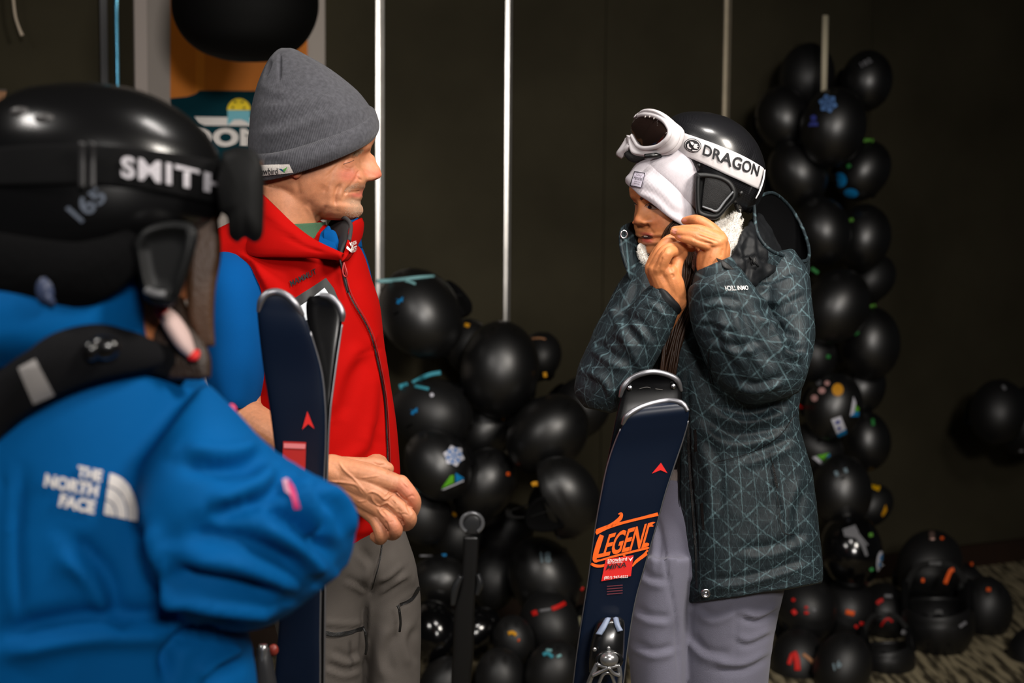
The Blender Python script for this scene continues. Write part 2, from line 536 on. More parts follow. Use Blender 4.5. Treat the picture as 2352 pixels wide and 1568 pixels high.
# dark door jamb beside the strip, pale cord top left
mk('trim_1', wbox(wall_s(236), wall_s(252), 0.1, 2.98, 0.0, 0.02), M('dark_trim', (26, 26, 30), .5), smooth_=False, kind='structure')
t = tag(mk('loose_string', tube([W(28, -30, 4.3), W(34, 30, 4.3), W(42, 60, 4.3), W(51, 82, 4.3)], [.0045, .0045, .0045, .006], 8, 16), M('cream_cord', (190, 175, 155), .8), loc=W(51, 82, 4.3)),
        'short pale cord dangling from above beside the dark wall', 'cord')
t = thing('tan_board', onwall(10, 230, 0.02), 'tan board edge peeping out behind the blurred black helmet', 'board')
a0, a1 = wall_s(-160), wall_s(21); zt = onwall(10, 211)[2]
mk('board', wbox(a0, a1, zt - 0.5, zt, 0.004, 0.02), M('tan_wood', (150, 100, 55), .6, var=(8, .2)), t, smooth_=False)
mk('board_edge', wbox(a0, a1, zt, zt + 0.006, 0.002, 0.024), M('dark_edge', (60, 42, 26), .6), t, smooth_=False)

# poster
P0 = onwall(330, 100)
t = thing('wall_poster', onwall(530, 340, 0.0), 'orange and dark teal poster with white borders and big letters', 'poster')
sL, sR = wall_s(313), wall_s(744)
mk('backing_board', wbox(sL, sR, 0.9, 2.75, 0.001, 0.018), M('poster_white', (176, 166, 158), .75), t, smooth_=False)
mk('edge_strip', wbox(sL, wall_s(341), 0.9, 2.75, 0.0185, 0.024), M('poster_edge', (205, 192, 184), .7), t, smooth_=False, label='paler raised edge strip')
pt = bvh('backing_board')
m_or = M('poster_orange', (226, 128, 18), .65, var=(5, .12)); m_teal = M('poster_teal', (3, 52, 62), .8, spec=.1)
m_or2 = M('poster_orange_light', (240, 142, 30), .65); m_white = M('print_white', (232, 226, 222), .7)
def pdec(name, P, F, mat, k):
    return decal(name, P, F, pt, mat, t, off=0.0015 * k, maxlen=60)
pdec('orange_field', *poly([(391, -40), (706, -40), (706, 240), (391, 240)]), m_or, 1)
pdec('light_band', *poly([(449, -40), (470, -40), (470, 215), (449, 215)]), m_or2, 2)
pdec('teal_field', *poly([(391, 226), (430, 222), (448, 216), (458, 208), (706, 210), (706, 470), (391, 470)]), m_teal, 3)
pdec('white_bar', *poly([(446, 268), (700, 272), (700, 291), (470, 288), (455, 282)]), m_white, 4)
U, F = text_geo('DOM', 0.06, 1.12); pdec('lettering', quad_map(U, [(434, 294), (604, 295), (604, 337), (434, 337)]), F, m_white, 4)
a = np.linspace(np.pi, 2 * np.pi, 16)
pdec('yellow_dome', *poly(np.stack([548 + 27 * np.cos(a), 253 + 27 * np.sin(a)], 1)), M('poster_yellow', (246, 214, 0), .65), 5)
pdec('blue_visor', *poly([(522, 253), (574, 254), (573, 286), (566, 279), (552, 274), (536, 275), (528, 283), (522, 288)]), M('poster_blue', (112, 186, 202), .65), 5)
vents = join2(*[poly(oval(x, y, 3.6, 2.2, r, 10)) for x, y, r in ((539, 234, .4), (556, 234, -.4), (534, 247, .1), (560, 248, -.1))])
pdec('vent_marks', *vents, M('poster_brown', (92, 80, 10), .7), 6)

# big rounded black bag in front of the poster
b = thing('hanging_bag', W(565, 142, 4.05), 'big rounded matt black bag hanging in front of the orange poster', 'bag')
m_bag = M('bag_black', (5, 5, 5), .7, spec=.15, bump=(260, .3))
secs = [(520, -190, 610, -190, 4.1, .04), (450, -165, 690, -165, 4.1, .12), (408, -90, 722, -90, 4.1, .17), (397, -10, 731, -5, 4.1, .19), (401, 40, 727, 45, 4.1, .185),
        (424, 85, 704, 92, 4.1, .165), (462, 118, 668, 124, 4.1, .12), (510, 136, 625, 140, 4.1, .06), (550, 143, 590, 143, 4.1, .015)]
V, F = loft(secs, 50, 64)
V = sculpt(V, F, [('r', [(405, 30), (480, 52), (570, 56), (660, 50), (722, 36)], 9, .008), ('r', [(430, 70), (560, 95), (690, 76)], 5, -.005)])
mk('body', (V, F), m_bag, b)
mk('handle', tube([W(500, -170, 4.1), W(520, -230, 4.1), W(565, -250, 4.1), W(610, -230, 4.1), W(630, -170, 4.1)], [.012] * 5, 8, 20), m_bag, b)
# ------------------------------------------------------------------ ski helmets on the wall and the floor
def dome(ax=.105, by=.13, cz=.115, nr=26, na=56, low=None, k=1.0):
    low = low or (lambda f: .012 + .030 * (1 - math.cos(f)) + .012 * math.sin(f) ** 2)
    V = []
    for i in range(nr):
        s = (i + 0.35) / (nr - 0.65)
        for j in range(na):
            f = 2 * math.pi * j / na
            arc = .165 + low(f); d = s * arc
            if d < .165:
                th = d / .165 * math.pi / 2; r = math.sin(th) ** .94; z = cz * math.cos(th) ** .96
            else:
                z = -(d - .165); r = 1 - .16 * ((d - .165) / .07) ** 2
            V.append((ax * k * r * math.sin(f), by * k * r * math.cos(f), z * k))
    return np.array(V)
HR, HA = 26, 56
def shell_geo(groove=True):
    V = dome(); N = V / np.linalg.norm(V, axis=1)[:, None]
    if groove:
        z = V[:, 2]
        V = V - N * (.0030 * np.exp(-((z - .012) / .004) ** 2))[:, None]
        for cx, cy, r in ((.030, .098, .016), (-.030, .098, .016)):
            d2 = ((V[:, 0] - cx) / (r * .45)) ** 2 + ((V[:, 1] - cy) / r) ** 2
            V = V - N * ((z > .02) * .006 * np.exp(-d2))[:, None]
    I = dome(k=.93)
    n = len(V); F = grid_faces(HR, HA) + [[n + i for i in f[::-1]] for f in grid_faces(HR, HA)]
    lo = (HR - 1) * HA
    F += [[lo + j, lo + (j + 1) % HA, n + lo + (j + 1) % HA, n + lo + j] for j in range(HA)]
    V = np.vstack([V, I, V[:HA].mean(0), I[:HA].mean(0)])
    F += [[2 * n, (j + 1) % HA, j] for j in range(HA)] + [[2 * n + 1, n + j, n + (j + 1) % HA] for j in range(HA)]
    return V, F
def pad_geo(s):
    """Ear pad: rounded triangle cushion with a raised rim, on side s."""
    out = [(.045, -.030), (.052, -.055), (.040, -.092), (.012, -.118), (-.016, -.120), (-.048, -.085), (-.060, -.050), (-.055, -.025)]
    P = cr(out + out[:1], 33)[:-1]; c = P.mean(0); V = []
    for k, x in ((1.0, .080), (1.04, .090), (1.0, .099), (.90, .102), (.82, .099), (.74, .094), (.4, .093)):
        q = c + (P - c) * k
        V.append(np.stack([np.full(len(q), x * s), q[:, 0], q[:, 1]], 1))
    V = np.vstack(V); return capped(V, 7, 32)
SHELL = shell_geo(); me_shell = None
m_sh = [M('helmet_satin', (11, 11, 12), .40, spec=.9), M('helmet_matt', (14, 14, 15), .5, spec=.6), M('helmet_gloss', (8, 8, 9), .14, coat=.5)]
m_pad = M('pad_cloth', (8, 8, 9), .9, spec=.1, bump=(500, .4)); m_web = M('black_webbing', (7, 7, 7), .85, bump=(700, .4))
def helmet_proto():
    t = bpy.data.objects.new('ski_helmet', None); COL.objects.link(t)
    sh = mk('shell', SHELL, m_sh[0], t, fix=True)
    vs_ = []
    for cx, cy, r in ((.030, .098, .013), (-.030, .098, .013)):
        z = .115 * math.sqrt(max(0, 1 - (cx / .105) ** 2 - (cy / .13) ** 2)) ** .96
        n = Vector((cx / .105 ** 2, cy / .13 ** 2, z / .115 ** 2)).normalized()
        rot = np.array(Matrix((n.cross(Vector((0, 1, 0))).normalized(), n.cross(n.cross(Vector((0, 1, 0)))).normalized(), n)).transposed())
        mk('vent', ellipsoid(np.array((cx, cy, z)) - np.array(n) * .0050, (.0028, r * .8, .0022), 6, rot), m_dark, t)
    mk('ear_pad', pad_geo(1), m_pad, t, fix=True); mk('ear_pad', pad_geo(-1), m_pad, t, fix=True)
    b = []
    for a in np.linspace(0, 2 * np.pi, 9)[:-1]:
        b.append(ellipsoid((.062 * math.sin(a), .084 * math.cos(a), .012), (.026, .026, .032), 7))
    mk('liner', join(ellipsoid((0, 0, .066), (.045, .06, .018), 8), *b), m_pad, t)
    S = [(-.092, .0, -.03), (-.085, .015, -.10), (-.05, .035, -.155), (0, .045, -.165), (.05, .035, -.155), (.085, .015, -.10), (.092, 0, -.03)]
    st = mk('chin_strap', tube(S, [.010] * 7, 8, 28, flat=.16, up=(0, .5, .1)), m_web, t)
    mk('buckle', box((.0, .045, -.166), (.034, .016, .010)), m_black, st, smooth_=False)
    mk('goggle_clip', box((0, -.122, -.02), (.022, .012, .04)), m_black, t, smooth_=False)
    return t
PROTO = helmet_proto(); PCH = [c for c in COL.objects if c.parent == PROTO]
HELM = {}
def place_helmet(key, px, py, r, Y, tilt, spin, label, group, fin=0, yaw=0.0, flip=False):
    """Helmet centred at a picture point, r = half its size in the picture; tilt turns the crown to the camera, spin rolls it in view."""
    if not HELM:
        o, kids = PROTO, PCH
    else:
        o = PROTO.copy(); COL.objects.link(o); kids = []
        for c in PCH:
            d = c.copy(); COL.objects.link(d); d.parent = o; kids.append(d)
            for g in [x for x in COL.objects if x.parent == c]:
                e = g.copy(); COL.objects.link(e); e.parent = d
    s = r / pxm(Y) / .118
    rot = Matrix.Rotation(math.radians(spin), 4, 'Y') @ Matrix.Rotation(math.radians(tilt), 4, 'X') @ Matrix.Rotation(math.radians(yaw), 4, 'Z')
    c = W(px, py, Y)
    mtx = Matrix.Translation(c) @ rot @ Matrix.Diagonal((s, s, s, 1))
    o.location = c; o.rotation_euler = rot.to_euler(); o.scale = (s, s, s)
    tag(o, label, 'helmet', group)
    for k in kids:
        if k.name.startswith('shell') and fin:
            k.material_slots[0].link = 'OBJECT'; k.material_slots[0].material = m_sh[fin]
    V = SHELL[0] @ np.array(mtx.to_3x3()).T + c
    pads = [(REG[p.name][0] @ np.array(mtx.to_3x3()).T + c, REG[p.name][1]) for p in PCH if p.name.startswith('ear_pad')]
    A = join((V, SHELL[1]), *pads)
    HELM[key] = (o, mtx, BVHTree.FromPolygons(A[0].tolist(), A[1]), Y)
    return o
def hang(ob, o, mtx):
    ob.parent = o; ob.matrix_parent_inverse = mtx.inverted(); return ob
def sticker(key, name, P, F, mat, off=.002, label=None):
    o, mtx, tree, Y = HELM[key]
    d = decal(name, P, F, tree, mat, off=off, maxlen=9, label=label)
    return hang(d, o, mtx) if d else None
def tab(key, pts, w, mat, name='strap_tab', lift=.004):
    """Strap end lying on a helmet, along picture points."""
    o, mtx, tree, Y = HELM[key]; Q = []
    for p in cr(np.array(pts, float), max(6, 3 * len(pts))):
        d = Vector(ray(*p)).normalized(); h, n, i, L = tree.ray_cast(Vector(CAM), d)
        Q.append((np.array(h) - np.array(d) * lift) if h is not None else W(p[0], p[1], Y - .06))
    Q = np.array(Q); y = Q[:, 1]; Q = smooth(Q, [[i, i + 1, i] for i in range(len(Q) - 1)], 2)
    T = Q - CAM; view = T.mean(0) / np.linalg.norm(T.mean(0))
    return hang(mk(name, tube(Q, [w / 2 / pxm(Y)] * len(Q), 8, None, flat=.22, up=view), mat), o, mtx)

GL, GR, GF, GE = 'helmets heaped below the steel uprights', 'helmets hung in the tall column', 'helmets on the floor at the foot of the column', 'helmets at the edge of the frame'
HL = [  # key, x, y, r, Y, tilt, spin, finish, label
 ('L1', 966, 720, 96, 4.45, 62, -64, 0, 'black helmet crowning the left heap, pale blue strap across its top'),
 ('L2', 1148, 848, 97, 4.52, 75, 20, 0, 'black helmet below the thin middle upright with one round highlight'),
 ('L3', 990, 950, 85, 4.42, 60, -70, 1, 'matt black helmet with a white dot and teal strap on top'),
 ('L4', 1258, 998, 90, 4.40, 80, 38, 0, 'plain black helmet hanging just left of the dark jacket elbow'),
 ('L5', 1112, 985, 70, 4.62, 70, 10, 0, 'half hidden black helmet between the white-dot helmet and the plain one'),
 ('L6', 1335, 935, 68, 4.66, 60, 60, 1, 'black helmet mostly behind the left elbow of the patterned jacket'),
 ('L6b', 1240, 818, 52, 4.72, 40, 30, 1, 'dark helmet with an orange rim behind the round-highlight helmet'),
 ('L6c', 1075, 795, 56, 4.75, 60, 0, 1, 'dark helmet hung with a yellow and black strap behind the top one'),
 ('L7', 1005, 1068, 76, 4.36, 70, -50, 0, 'black helmet with a blue snowflake sticker and green badge'),
 ('L8', 1112, 1112, 76, 4.42, 78, 0, 0, 'black helmet right of the snowflake one with a long highlight'),
 ('L9', 1290, 1142, 84, 4.22, 4, 58, 0, 'black helmet turned sideways showing its ear pad and a yellow tab'),
 ('L10', 968, 1180, 66, 4.38, 80, -20, 1, 'black helmet beside the clasped hands with a thin pale blue strap'),
 ('L10b', 1050, 1225, 62, 4.55, 70, 0, 1, 'dark helmet behind the round top of the black upright ski'),
 ('L10c', 1160, 1225, 66, 4.60, 70, 20, 1, 'dark helmet in the shadow left of the ear-pad helmet'),
 ('L11', 1250, 1328, 86, 4.30, 80, 0, 0, 'black helmet chalked with the pale number 18'),
 ('L12', 1008, 1335, 62, 4.34, 70, -80, 0, 'black helmet by the grey trouser leg with a blue tab and side vent'),
 ('L12b', 1135, 1330, 62, 4.52, 70, 10, 1, 'dark helmet wedged behind the upright black ski, left of number 18'),
 ('L13', 1000, 1455, 70, 4.20, 70, -30, 2, 'glossy black helmet with a sharp double reflection by the trouser leg'),
 ('L14', 1090, 1455, 62, 4.32, 75, 30, 2, 'shiny black helmet immediately right of the upright black ski'),
 ('L15', 1262, 1438, 74, 4.22, 40, 10, 1, 'black helmet under number 18 with a bright red strap over it'),
 ('L16', 1180, 1472, 52, 4.20, 80, 0, 1, 'small black helmet with a yellow tab low in the left heap'),
 ('L17', 1270, 1545, 68, 4.05, 75, 20, 1, 'black helmet at the bottom with a crumpled teal strap'),
 ('L18', 1150, 1560, 64, 4.05, 80, -20, 1, 'black helmet on the bottom edge left of the teal-strap helmet'),
 ('L19', 1020, 1575, 62, 4.05, 80, 0, 1, 'black helmet on the bottom edge right of the grey trouser leg'),
 ('L20', 1372, 1450, 66, 4.25, 70, 60, 1, 'black helmet behind the leaning skis with a pale eye sticker'),
 ('L21', 1385, 1560, 60, 4.15, 80, 0, 1, 'black helmet hidden low behind the ski binding')]
HRR = [
 ('R1', 1853, 176, 66, 5.30, 70, -20, 1, 'dim black helmet topmost left of the hanging rail'),
 ('R2', 1990, 186, 60, 5.25, 75, 25, 0, 'black helmet topmost right in the column with a faint grey print'),
 ('R3', 1798, 272, 64, 5.20, 75, -10, 0, 'black helmet with a soft highlight second from the top on the left'),
 ('R4', 1914, 292, 78, 5.05, 78, 0, 0, 'black helmet with a pale blue snowflake sticker under the rail'),
 ('R5', 1982, 392, 62, 5.20, 80, 10, 0, 'black helmet with two bright blue oval stickers'),
 ('R6', 1832, 398, 68, 5.10, 75, 0, 0, 'black helmet just right of the white goggle strap end'),
 ('R7', 1888, 530, 68, 5.05, 70, 0, 0, 'black helmet next to the open jacket hood with a pinkish highlight'),
 ('R8', 1982, 545, 66, 5.20, 75, 10, 0, 'black helmet with small green tabs facing the bare wall'),
 ('R9', 2000, 640, 54, 5.35, 70, 30, 1, 'black helmet jutting right, half hidden behind two others'),
 ('R10', 1920, 704, 78, 5.00, 80, 0, 0, 'large plain black helmet with a wide soft highlight beside the shoulder'),
 ('R11', 1996, 787, 74, 5.20, 80, 20, 0, 'large black helmet bulging furthest right, green tab on its left'),
 ('R12', 1868, 812, 56, 5.10, 60, 0, 1, 'black helmet tucked against the jacket sleeve with a green tab'),
 ('R13', 1978, 888, 58, 5.25, 75, 10, 0, 'dim black helmet above and right of the button-sticker helmet'),
 ('R14', 1914, 934, 68, 5.00, 78, 0, 0, 'black helmet dotted with round button stickers and a yellow one'),
 ('R15', 1876, 1030, 58, 5.00, 70, -20, 1, 'grey-black helmet with a slot and a green blue triangle badge'),
 ('R16', 1988, 1012, 60, 5.22, 75, 10, 0, 'black helmet with one green streak right of the white label'),
 ('R17', 1932, 1128, 74, 4.98, 78, 0, 0, 'black helmet with a grey bar print near the jacket pocket'),
 ('R18', 2000, 1160, 48, 5.25, 70, 40, 1, 'black helmet edged with a bright yellow sticker'),
 ('R19', 1955, 1262, 76, 4.92, 60, -30, 2, 'glossy black helmet with a grey forked clip and oval sticker'),
 ('R20', 1880, 1290, 56, 4.95, 70, 0, 1, 'dark helmet behind the jacket hem at the column foot')]
HF = [
 ('F1', 1850, 1395, 72, 4.75, 20, 0, 1, 'dark helmet beside the trousers with several small red tabs'),
 ('F2', 1945, 1400, 68, 4.85, 15, 20, 1, 'dark floor helmet with an orange tab in the middle'),
 ('F3', 2030, 1405, 62, 4.95, 20, -20, 1, 'dark floor helmet with a curved red tab and grey tag'),
 ('F4', 2135, 1300, 78, 5.15, 30, 0, 1, 'dark helmet topped by a pinkish metal buckle by the wall'),
 ('F5', 2155, 1425, 88, 4.95, 165, 0, 1, 'upturned dark helmet with orange strap loops and a grey tag'),
 ('F6', 2262, 1398, 66, 5.10, 90, 10, 1, 'matt dark helmet lying rightmost with an orange dot'),
 ('F7', 1832, 1520, 68, 4.55, 60, 0, 1, 'dark helmet at the bottom with a red folded strap'),
 ('F8', 1935, 1530, 70, 4.50, 70, 0, 1, 'dark helmet on the bottom edge with a pale blue scribble'),
 ('F9', 2040, 1510, 66, 4.65, 160, 0, 1, 'upturned dark helmet with grey rim tags at the bottom'),
 ('F10', 2215, 1350, 52, 5.25, 60, 0, 1, 'dark helmet strung with an orange strap behind the upturned one'),
 ('F11', 2378, 1515, 66, 4.75, 60, 0, 1, 'dark helmet on the carpet at the lower right corner, mostly cut off'),
 ('E1', 2292, 945, 66, 5.60, 60, 0, 1, 'dark helmet hanging on the bare wall at the right, left of its twin'),
 ('E2', 2362, 965, 72, 5.60, 60, 0, 1, 'dark helmet hanging on the bare wall, cut by the right edge')]
def relax(lst, it=80):
    """Slide the helmets along their own sight lines until they no longer sit inside each other."""
    Y = [h[4] for h in lst]
    for _ in range(it):
        P = [W(h[1], h[2], y) for h, y in zip(lst, Y)]; R = [h[3] * 1.06 / pxm(y) * .93 for h, y in zip(lst, Y)]
        for i in range(len(lst)):
            for j in range(i):
                d = np.linalg.norm(P[i] - P[j]); o = R[i] + R[j] - d
                if o > 0:
                    s = .25 * o if Y[i] >= Y[j] else -.25 * o
                    Y[i] += s; Y[j] -= s
        for i, p in enumerate(P):
            Y[i] = min(max(Y[i], lst[i][4] - .42), W0 + WS * p[0] - R[i] - .03, lst[i][4] + .4)
    return Y
for lst, g in ((HL, GL), (HRR + HF, GR)):
    for i, ((key, x, y, r, Y, ti, sp, fin, lab), Yn) in enumerate(zip(lst, relax(lst))):
        place_helmet(key, x, y, r * 1.06, Yn, ti, sp, lab, {'E': GE, 'F': GF}.get(key[0], g), fin, yaw=90 if key == 'L9' else (i * 47) % 60 - 30)
# ------------------------------------------------------------------ people: shared builders
def bunion(shells):
    """Exact union of closed shells: one continuous surface."""
    obs = []
    for V, F in shells:
        V, F = fixn(V, F)
        ob = bpy.data.objects.new('tmp', _mesh('tmp', V, F)); COL.objects.link(ob); obs.append(ob)
    for o in obs[1:]:
        md = obs[0].modifiers.new('b', 'BOOLEAN'); md.operation = 'UNION'; md.solver = 'MANIFOLD'; md.object = o
    dg = bpy.context.evaluated_depsgraph_get(); m = obs[0].evaluated_get(dg).to_mesh()
    v = np.empty(len(m.vertices) * 3); m.vertices.foreach_get('co', v)
    F = [list(p.vertices) for p in m.polygons]
    obs[0].evaluated_get(dg).to_mesh_clear()
    for o in obs:
        me = o.data; bpy.data.objects.remove(o); bpy.data.meshes.remove(me)
    return v.reshape(-1, 3), F

def head_geo(H, nz_=150, na=220):
    """Head in its own frame (x right, y forward, z up) from its midline profile, widths and local features."""
    f = np.array(H['front']); b = np.array(H['back']); w = np.array(H['width'])
    z0, z1 = w[0, 0], w[-1, 0]
    zs = z0 + (z1 - z0) * (0.5 - 0.5 * np.cos(np.linspace(0.02, 1, nz_) * np.pi)) * 0.25 + (z1 - z0) * np.linspace(0, 1, nz_) * 0.75
    q = np.linspace(-1, 1, na + 1)[:-1]
    ph = np.pi * np.sign(q) * np.abs(q) ** 1.55                       # dense towards the face
    V = []
    for z in zs:
        yf, yb = np.interp(z, f[:, 0], f[:, 1]), np.interp(z, b[:, 0], b[:, 1]); ww = np.interp(z, w[:, 0], w[:, 1])
        yc = yb + (yf - yb) * H.get('mid', .46)
        c, s = np.cos(ph), np.sin(ph)
        ef = H.get('ef', 2.35)
        cc = np.where(c > 0, np.abs(c) ** (2 / ef), -np.abs(c)); ss = np.sign(s) * np.abs(s) ** (2 / np.where(c > 0, ef, 2))
        V.append(np.stack([ww * ss, np.where(c > 0, yc + (yf - yc) * cc, yc + (yc - yb) * cc), np.full(na, z)], 1))
    V = np.vstack(V)
    front = np.clip(V[:, 1] / .03, 0, 1)
    n = np.array(H['nose'])                                           # z, extra y, half width
    e = np.interp(V[:, 2], n[:, 0], n[:, 1], 0, 0); hw = np.interp(V[:, 2], n[:, 0], n[:, 2])
    x = np.abs(V[:, 0]) / hw
    V[:, 1] += front * e * np.exp(-(x ** 2.6) * .9)
    for cx, cz, rx, rz, d in H['bumps']:
        for s in ((1, -1) if cx else (1,)):
            V[:, 1] += front * d * np.exp(-((V[:, 0] - s * cx) / rx) ** 2 - ((V[:, 2] - cz) / rz) ** 2)
    return capped(V, nz_, na)

def frame(fwd, up):
    f = np.array(fwd, float); f /= np.linalg.norm(f); u = np.array(up, float); u -= f * (u @ f); u /= np.linalg.norm(u)
    return np.stack([np.cross(f, u), f, u])                           # rows: right, forward, up

def paint(V, F, base, spots, noise_=0.05):
    """Skin colour per vertex: base plus the person's own blotches (x, y, rx, ry, colour, amount) on the side seen there."""
    N = normals(V, F); P, _ = proj(V); vd = V - CAM; vd /= np.linalg.norm(vd, axis=1)[:, None]
    facing = np.clip(-(N * vd).sum(1) * 3 + .6, 0, 1)
    C = np.tile(np.array(lin(base)), (len(V), 1))
    for s in spots:
        x, y, rx, ry, c, a = s[:6]; ang = s[6] if len(s) > 6 else 0
        dx, dy = P[:, 0] - x, P[:, 1] - y
        ca, sa = math.cos(ang), math.sin(ang)
        u, v = (dx * ca + dy * sa) / rx, (-dx * sa + dy * ca) / ry
        k = (np.exp(-(u * u + v * v) ** 1.5) * a * facing)[:, None]
        C = C * (1 - k) + np.array(lin(c)) * k
    return C

def skin_mat(name, rough=.5):
    m, nt, b = _nodes(name); L = nt.links
    a = nd(nt, 'ShaderNodeAttribute', attribute_name='col'); tc = nd(nt, 'ShaderNodeTexCoord')
    n = nd(nt, 'ShaderNodeTexNoise', i_Scale=140.0, i_Detail=4.0); L.new(tc.outputs['Object'], n.inputs['Vector'])
    n2 = nd(nt, 'ShaderNodeTexNoise', i_Scale=38.0, i_Detail=3.0); L.new(tc.outputs['Object'], n2.inputs['Vector'])
    ad = nd(nt, 'ShaderNodeMath', operation='ADD'); L.new(n.outputs['Fac'], ad.inputs[0]); L.new(n2.outputs['Fac'], ad.inputs[1])
    mr = nd(nt, 'ShaderNodeMapRange'); mr.inputs[1].default_value = .7; mr.inputs[2].default_value = 1.3; mr.inputs[3].default_value = .86; mr.inputs[4].default_value = 1.12
    L.new(ad.outputs[0], mr.inputs[0])
    s = nd(nt, 'ShaderNodeVectorMath', operation='SCALE'); L.new(a.outputs['Color'], s.inputs[0]); L.new(mr.outputs[0], s.inputs['Scale'])
    L.new(s.outputs[0], b.inputs['Base Color']); b.inputs['Roughness'].default_value = rough; b.inputs['Specular IOR Level'].default_value = .4
    b.inputs['Subsurface Weight'].default_value = .12; b.inputs['Subsurface Radius'].default_value = (1, .35, .2); b.inputs['Subsurface Scale'].default_value = .004
    v = nd(nt, 'ShaderNodeTexNoise', i_Scale=650.0, i_Detail=2.0); L.new(tc.outputs['Object'], v.inputs['Vector'])
    bp = nd(nt, 'ShaderNodeBump', i_Strength=.22, i_Distance=.0012); L.new(v.outputs['Fac'], bp.inputs['Height']); L.new(bp.outputs[0], b.inputs['Normal'])
    return m

def knit(name, col, ribs=120, depth=.6, fuzz=.25, sheen=.3, var=.12):
    """Ribbed knit: ribs run along v of the garment's own uv."""
    m, nt, b = _nodes(name); L = nt.links
    a = nd(nt, 'ShaderNodeAttribute', attribute_name='uvp'); sx = nd(nt, 'ShaderNodeSeparateXYZ'); L.new(a.outputs['Vector'], sx.inputs[0])
    mu = nd(nt, 'ShaderNodeMath', operation='MULTIPLY'); mu.inputs[1].default_value = ribs * 2 * math.pi; L.new(sx.outputs[0], mu.inputs[0])
    si = nd(nt, 'ShaderNodeMath', operation='SINE'); L.new(mu.outputs[0], si.inputs[0])
    tc = nd(nt, 'ShaderNodeTexCoord'); n = nd(nt, 'ShaderNodeTexNoise', i_Scale=420.0, i_Detail=3.0); L.new(tc.outputs['Object'], n.inputs['Vector'])
    ad = nd(nt, 'ShaderNodeMath', operation='MULTIPLY_ADD'); ad.inputs[1].default_value = fuzz * 4; L.new(n.outputs['Fac'], ad.inputs[0]); L.new(si.outputs[0], ad.inputs[2])
    bp = nd(nt, 'ShaderNodeBump', i_Strength=depth, i_Distance=.0016); L.new(ad.outputs[0], bp.inputs['Height']); L.new(bp.outputs[0], b.inputs['Normal'])
    n2 = nd(nt, 'ShaderNodeTexNoise', i_Scale=160.0, i_Detail=4.0); L.new(tc.outputs['Object'], n2.inputs['Vector'])
    mr = nd(nt, 'ShaderNodeMapRange'); mr.inputs[1].default_value = .3; mr.inputs[2].default_value = .7; mr.inputs[3].default_value = 1 - var; mr.inputs[4].default_value = 1 + var
    L.new(n2.outputs['Fac'], mr.inputs[0]); s = nd(nt, 'ShaderNodeVectorMath', operation='SCALE'); s.inputs[0].default_value = lin(col)
    L.new(mr.outputs[0], s.inputs['Scale']); L.new(s.outputs[0], b.inputs['Base Color'])
    b.inputs['Roughness'].default_value = .95; b.inputs['Specular IOR Level'].default_value = .1; b.inputs['Sheen Weight'].default_value = sheen
    return m

def strip_surface(A, B, thick, nr=40, nc=10, bow=0.0):
    """Thick sheet between two rows of world points (collars, flaps)."""
    A, B = cr(A, nr), cr(B, nr); V = []
    for k in range(nc):
        t = k / (nc - 1); V.append(A * (1 - t) + B * t)
    G = np.stack(V, 1)                                                # nr, nc, 3
    du = np.gradient(G, axis=0); dv = np.gradient(G, axis=1); N = np.cross(du, dv); N /= np.linalg.norm(N, axis=2)[..., None] + 1e-12
    t = np.linspace(0, 1, nc)[None, :, None]
    G = G + N * bow * 4 * t * (1 - t)
    edge = np.minimum(np.minimum(np.arange(nc), nc - 1 - np.arange(nc)), 2)[None, :, None] / 2.0
    top = G + N * thick / 2 * (0.4 + .6 * edge); bot = G - N * thick / 2 * (0.4 + .6 * edge)
    n = nr * nc; V = np.vstack([top.reshape(-1, 3), bot.reshape(-1, 3)])
    F = grid_faces(nr, nc, False); F = F + [[n + i for i in f[::-1]] for f in F]
    for i in range(nr - 1):
        for c in (0, nc - 1):
            q = [i * nc + c, (i + 1) * nc + c, n + (i + 1) * nc + c, n + i * nc + c]; F.append(q if c else q[::-1])
    for j in range(nc - 1):
        for r in (0, nr - 1):
            q = [r * nc + j, r * nc + j + 1, n + r * nc + j + 1, n + r * nc + j]; F.append(q[::-1] if r else q)
    return fixn(V, F)
def Wp(*pts):
    return np.array([W(*p) for p in pts])

m_skin = skin_mat('skin')
m_eye = M('eye_white', (225, 215, 205), .15, spec=.6); m_iris = M('iris_brown', (45, 26, 16), .1)
m_zip = M('zip_black', (14, 14, 15), .45, bump=(900, .5))
m_metal = M('brushed_metal', (200, 200, 205), .25, metal=1.0)
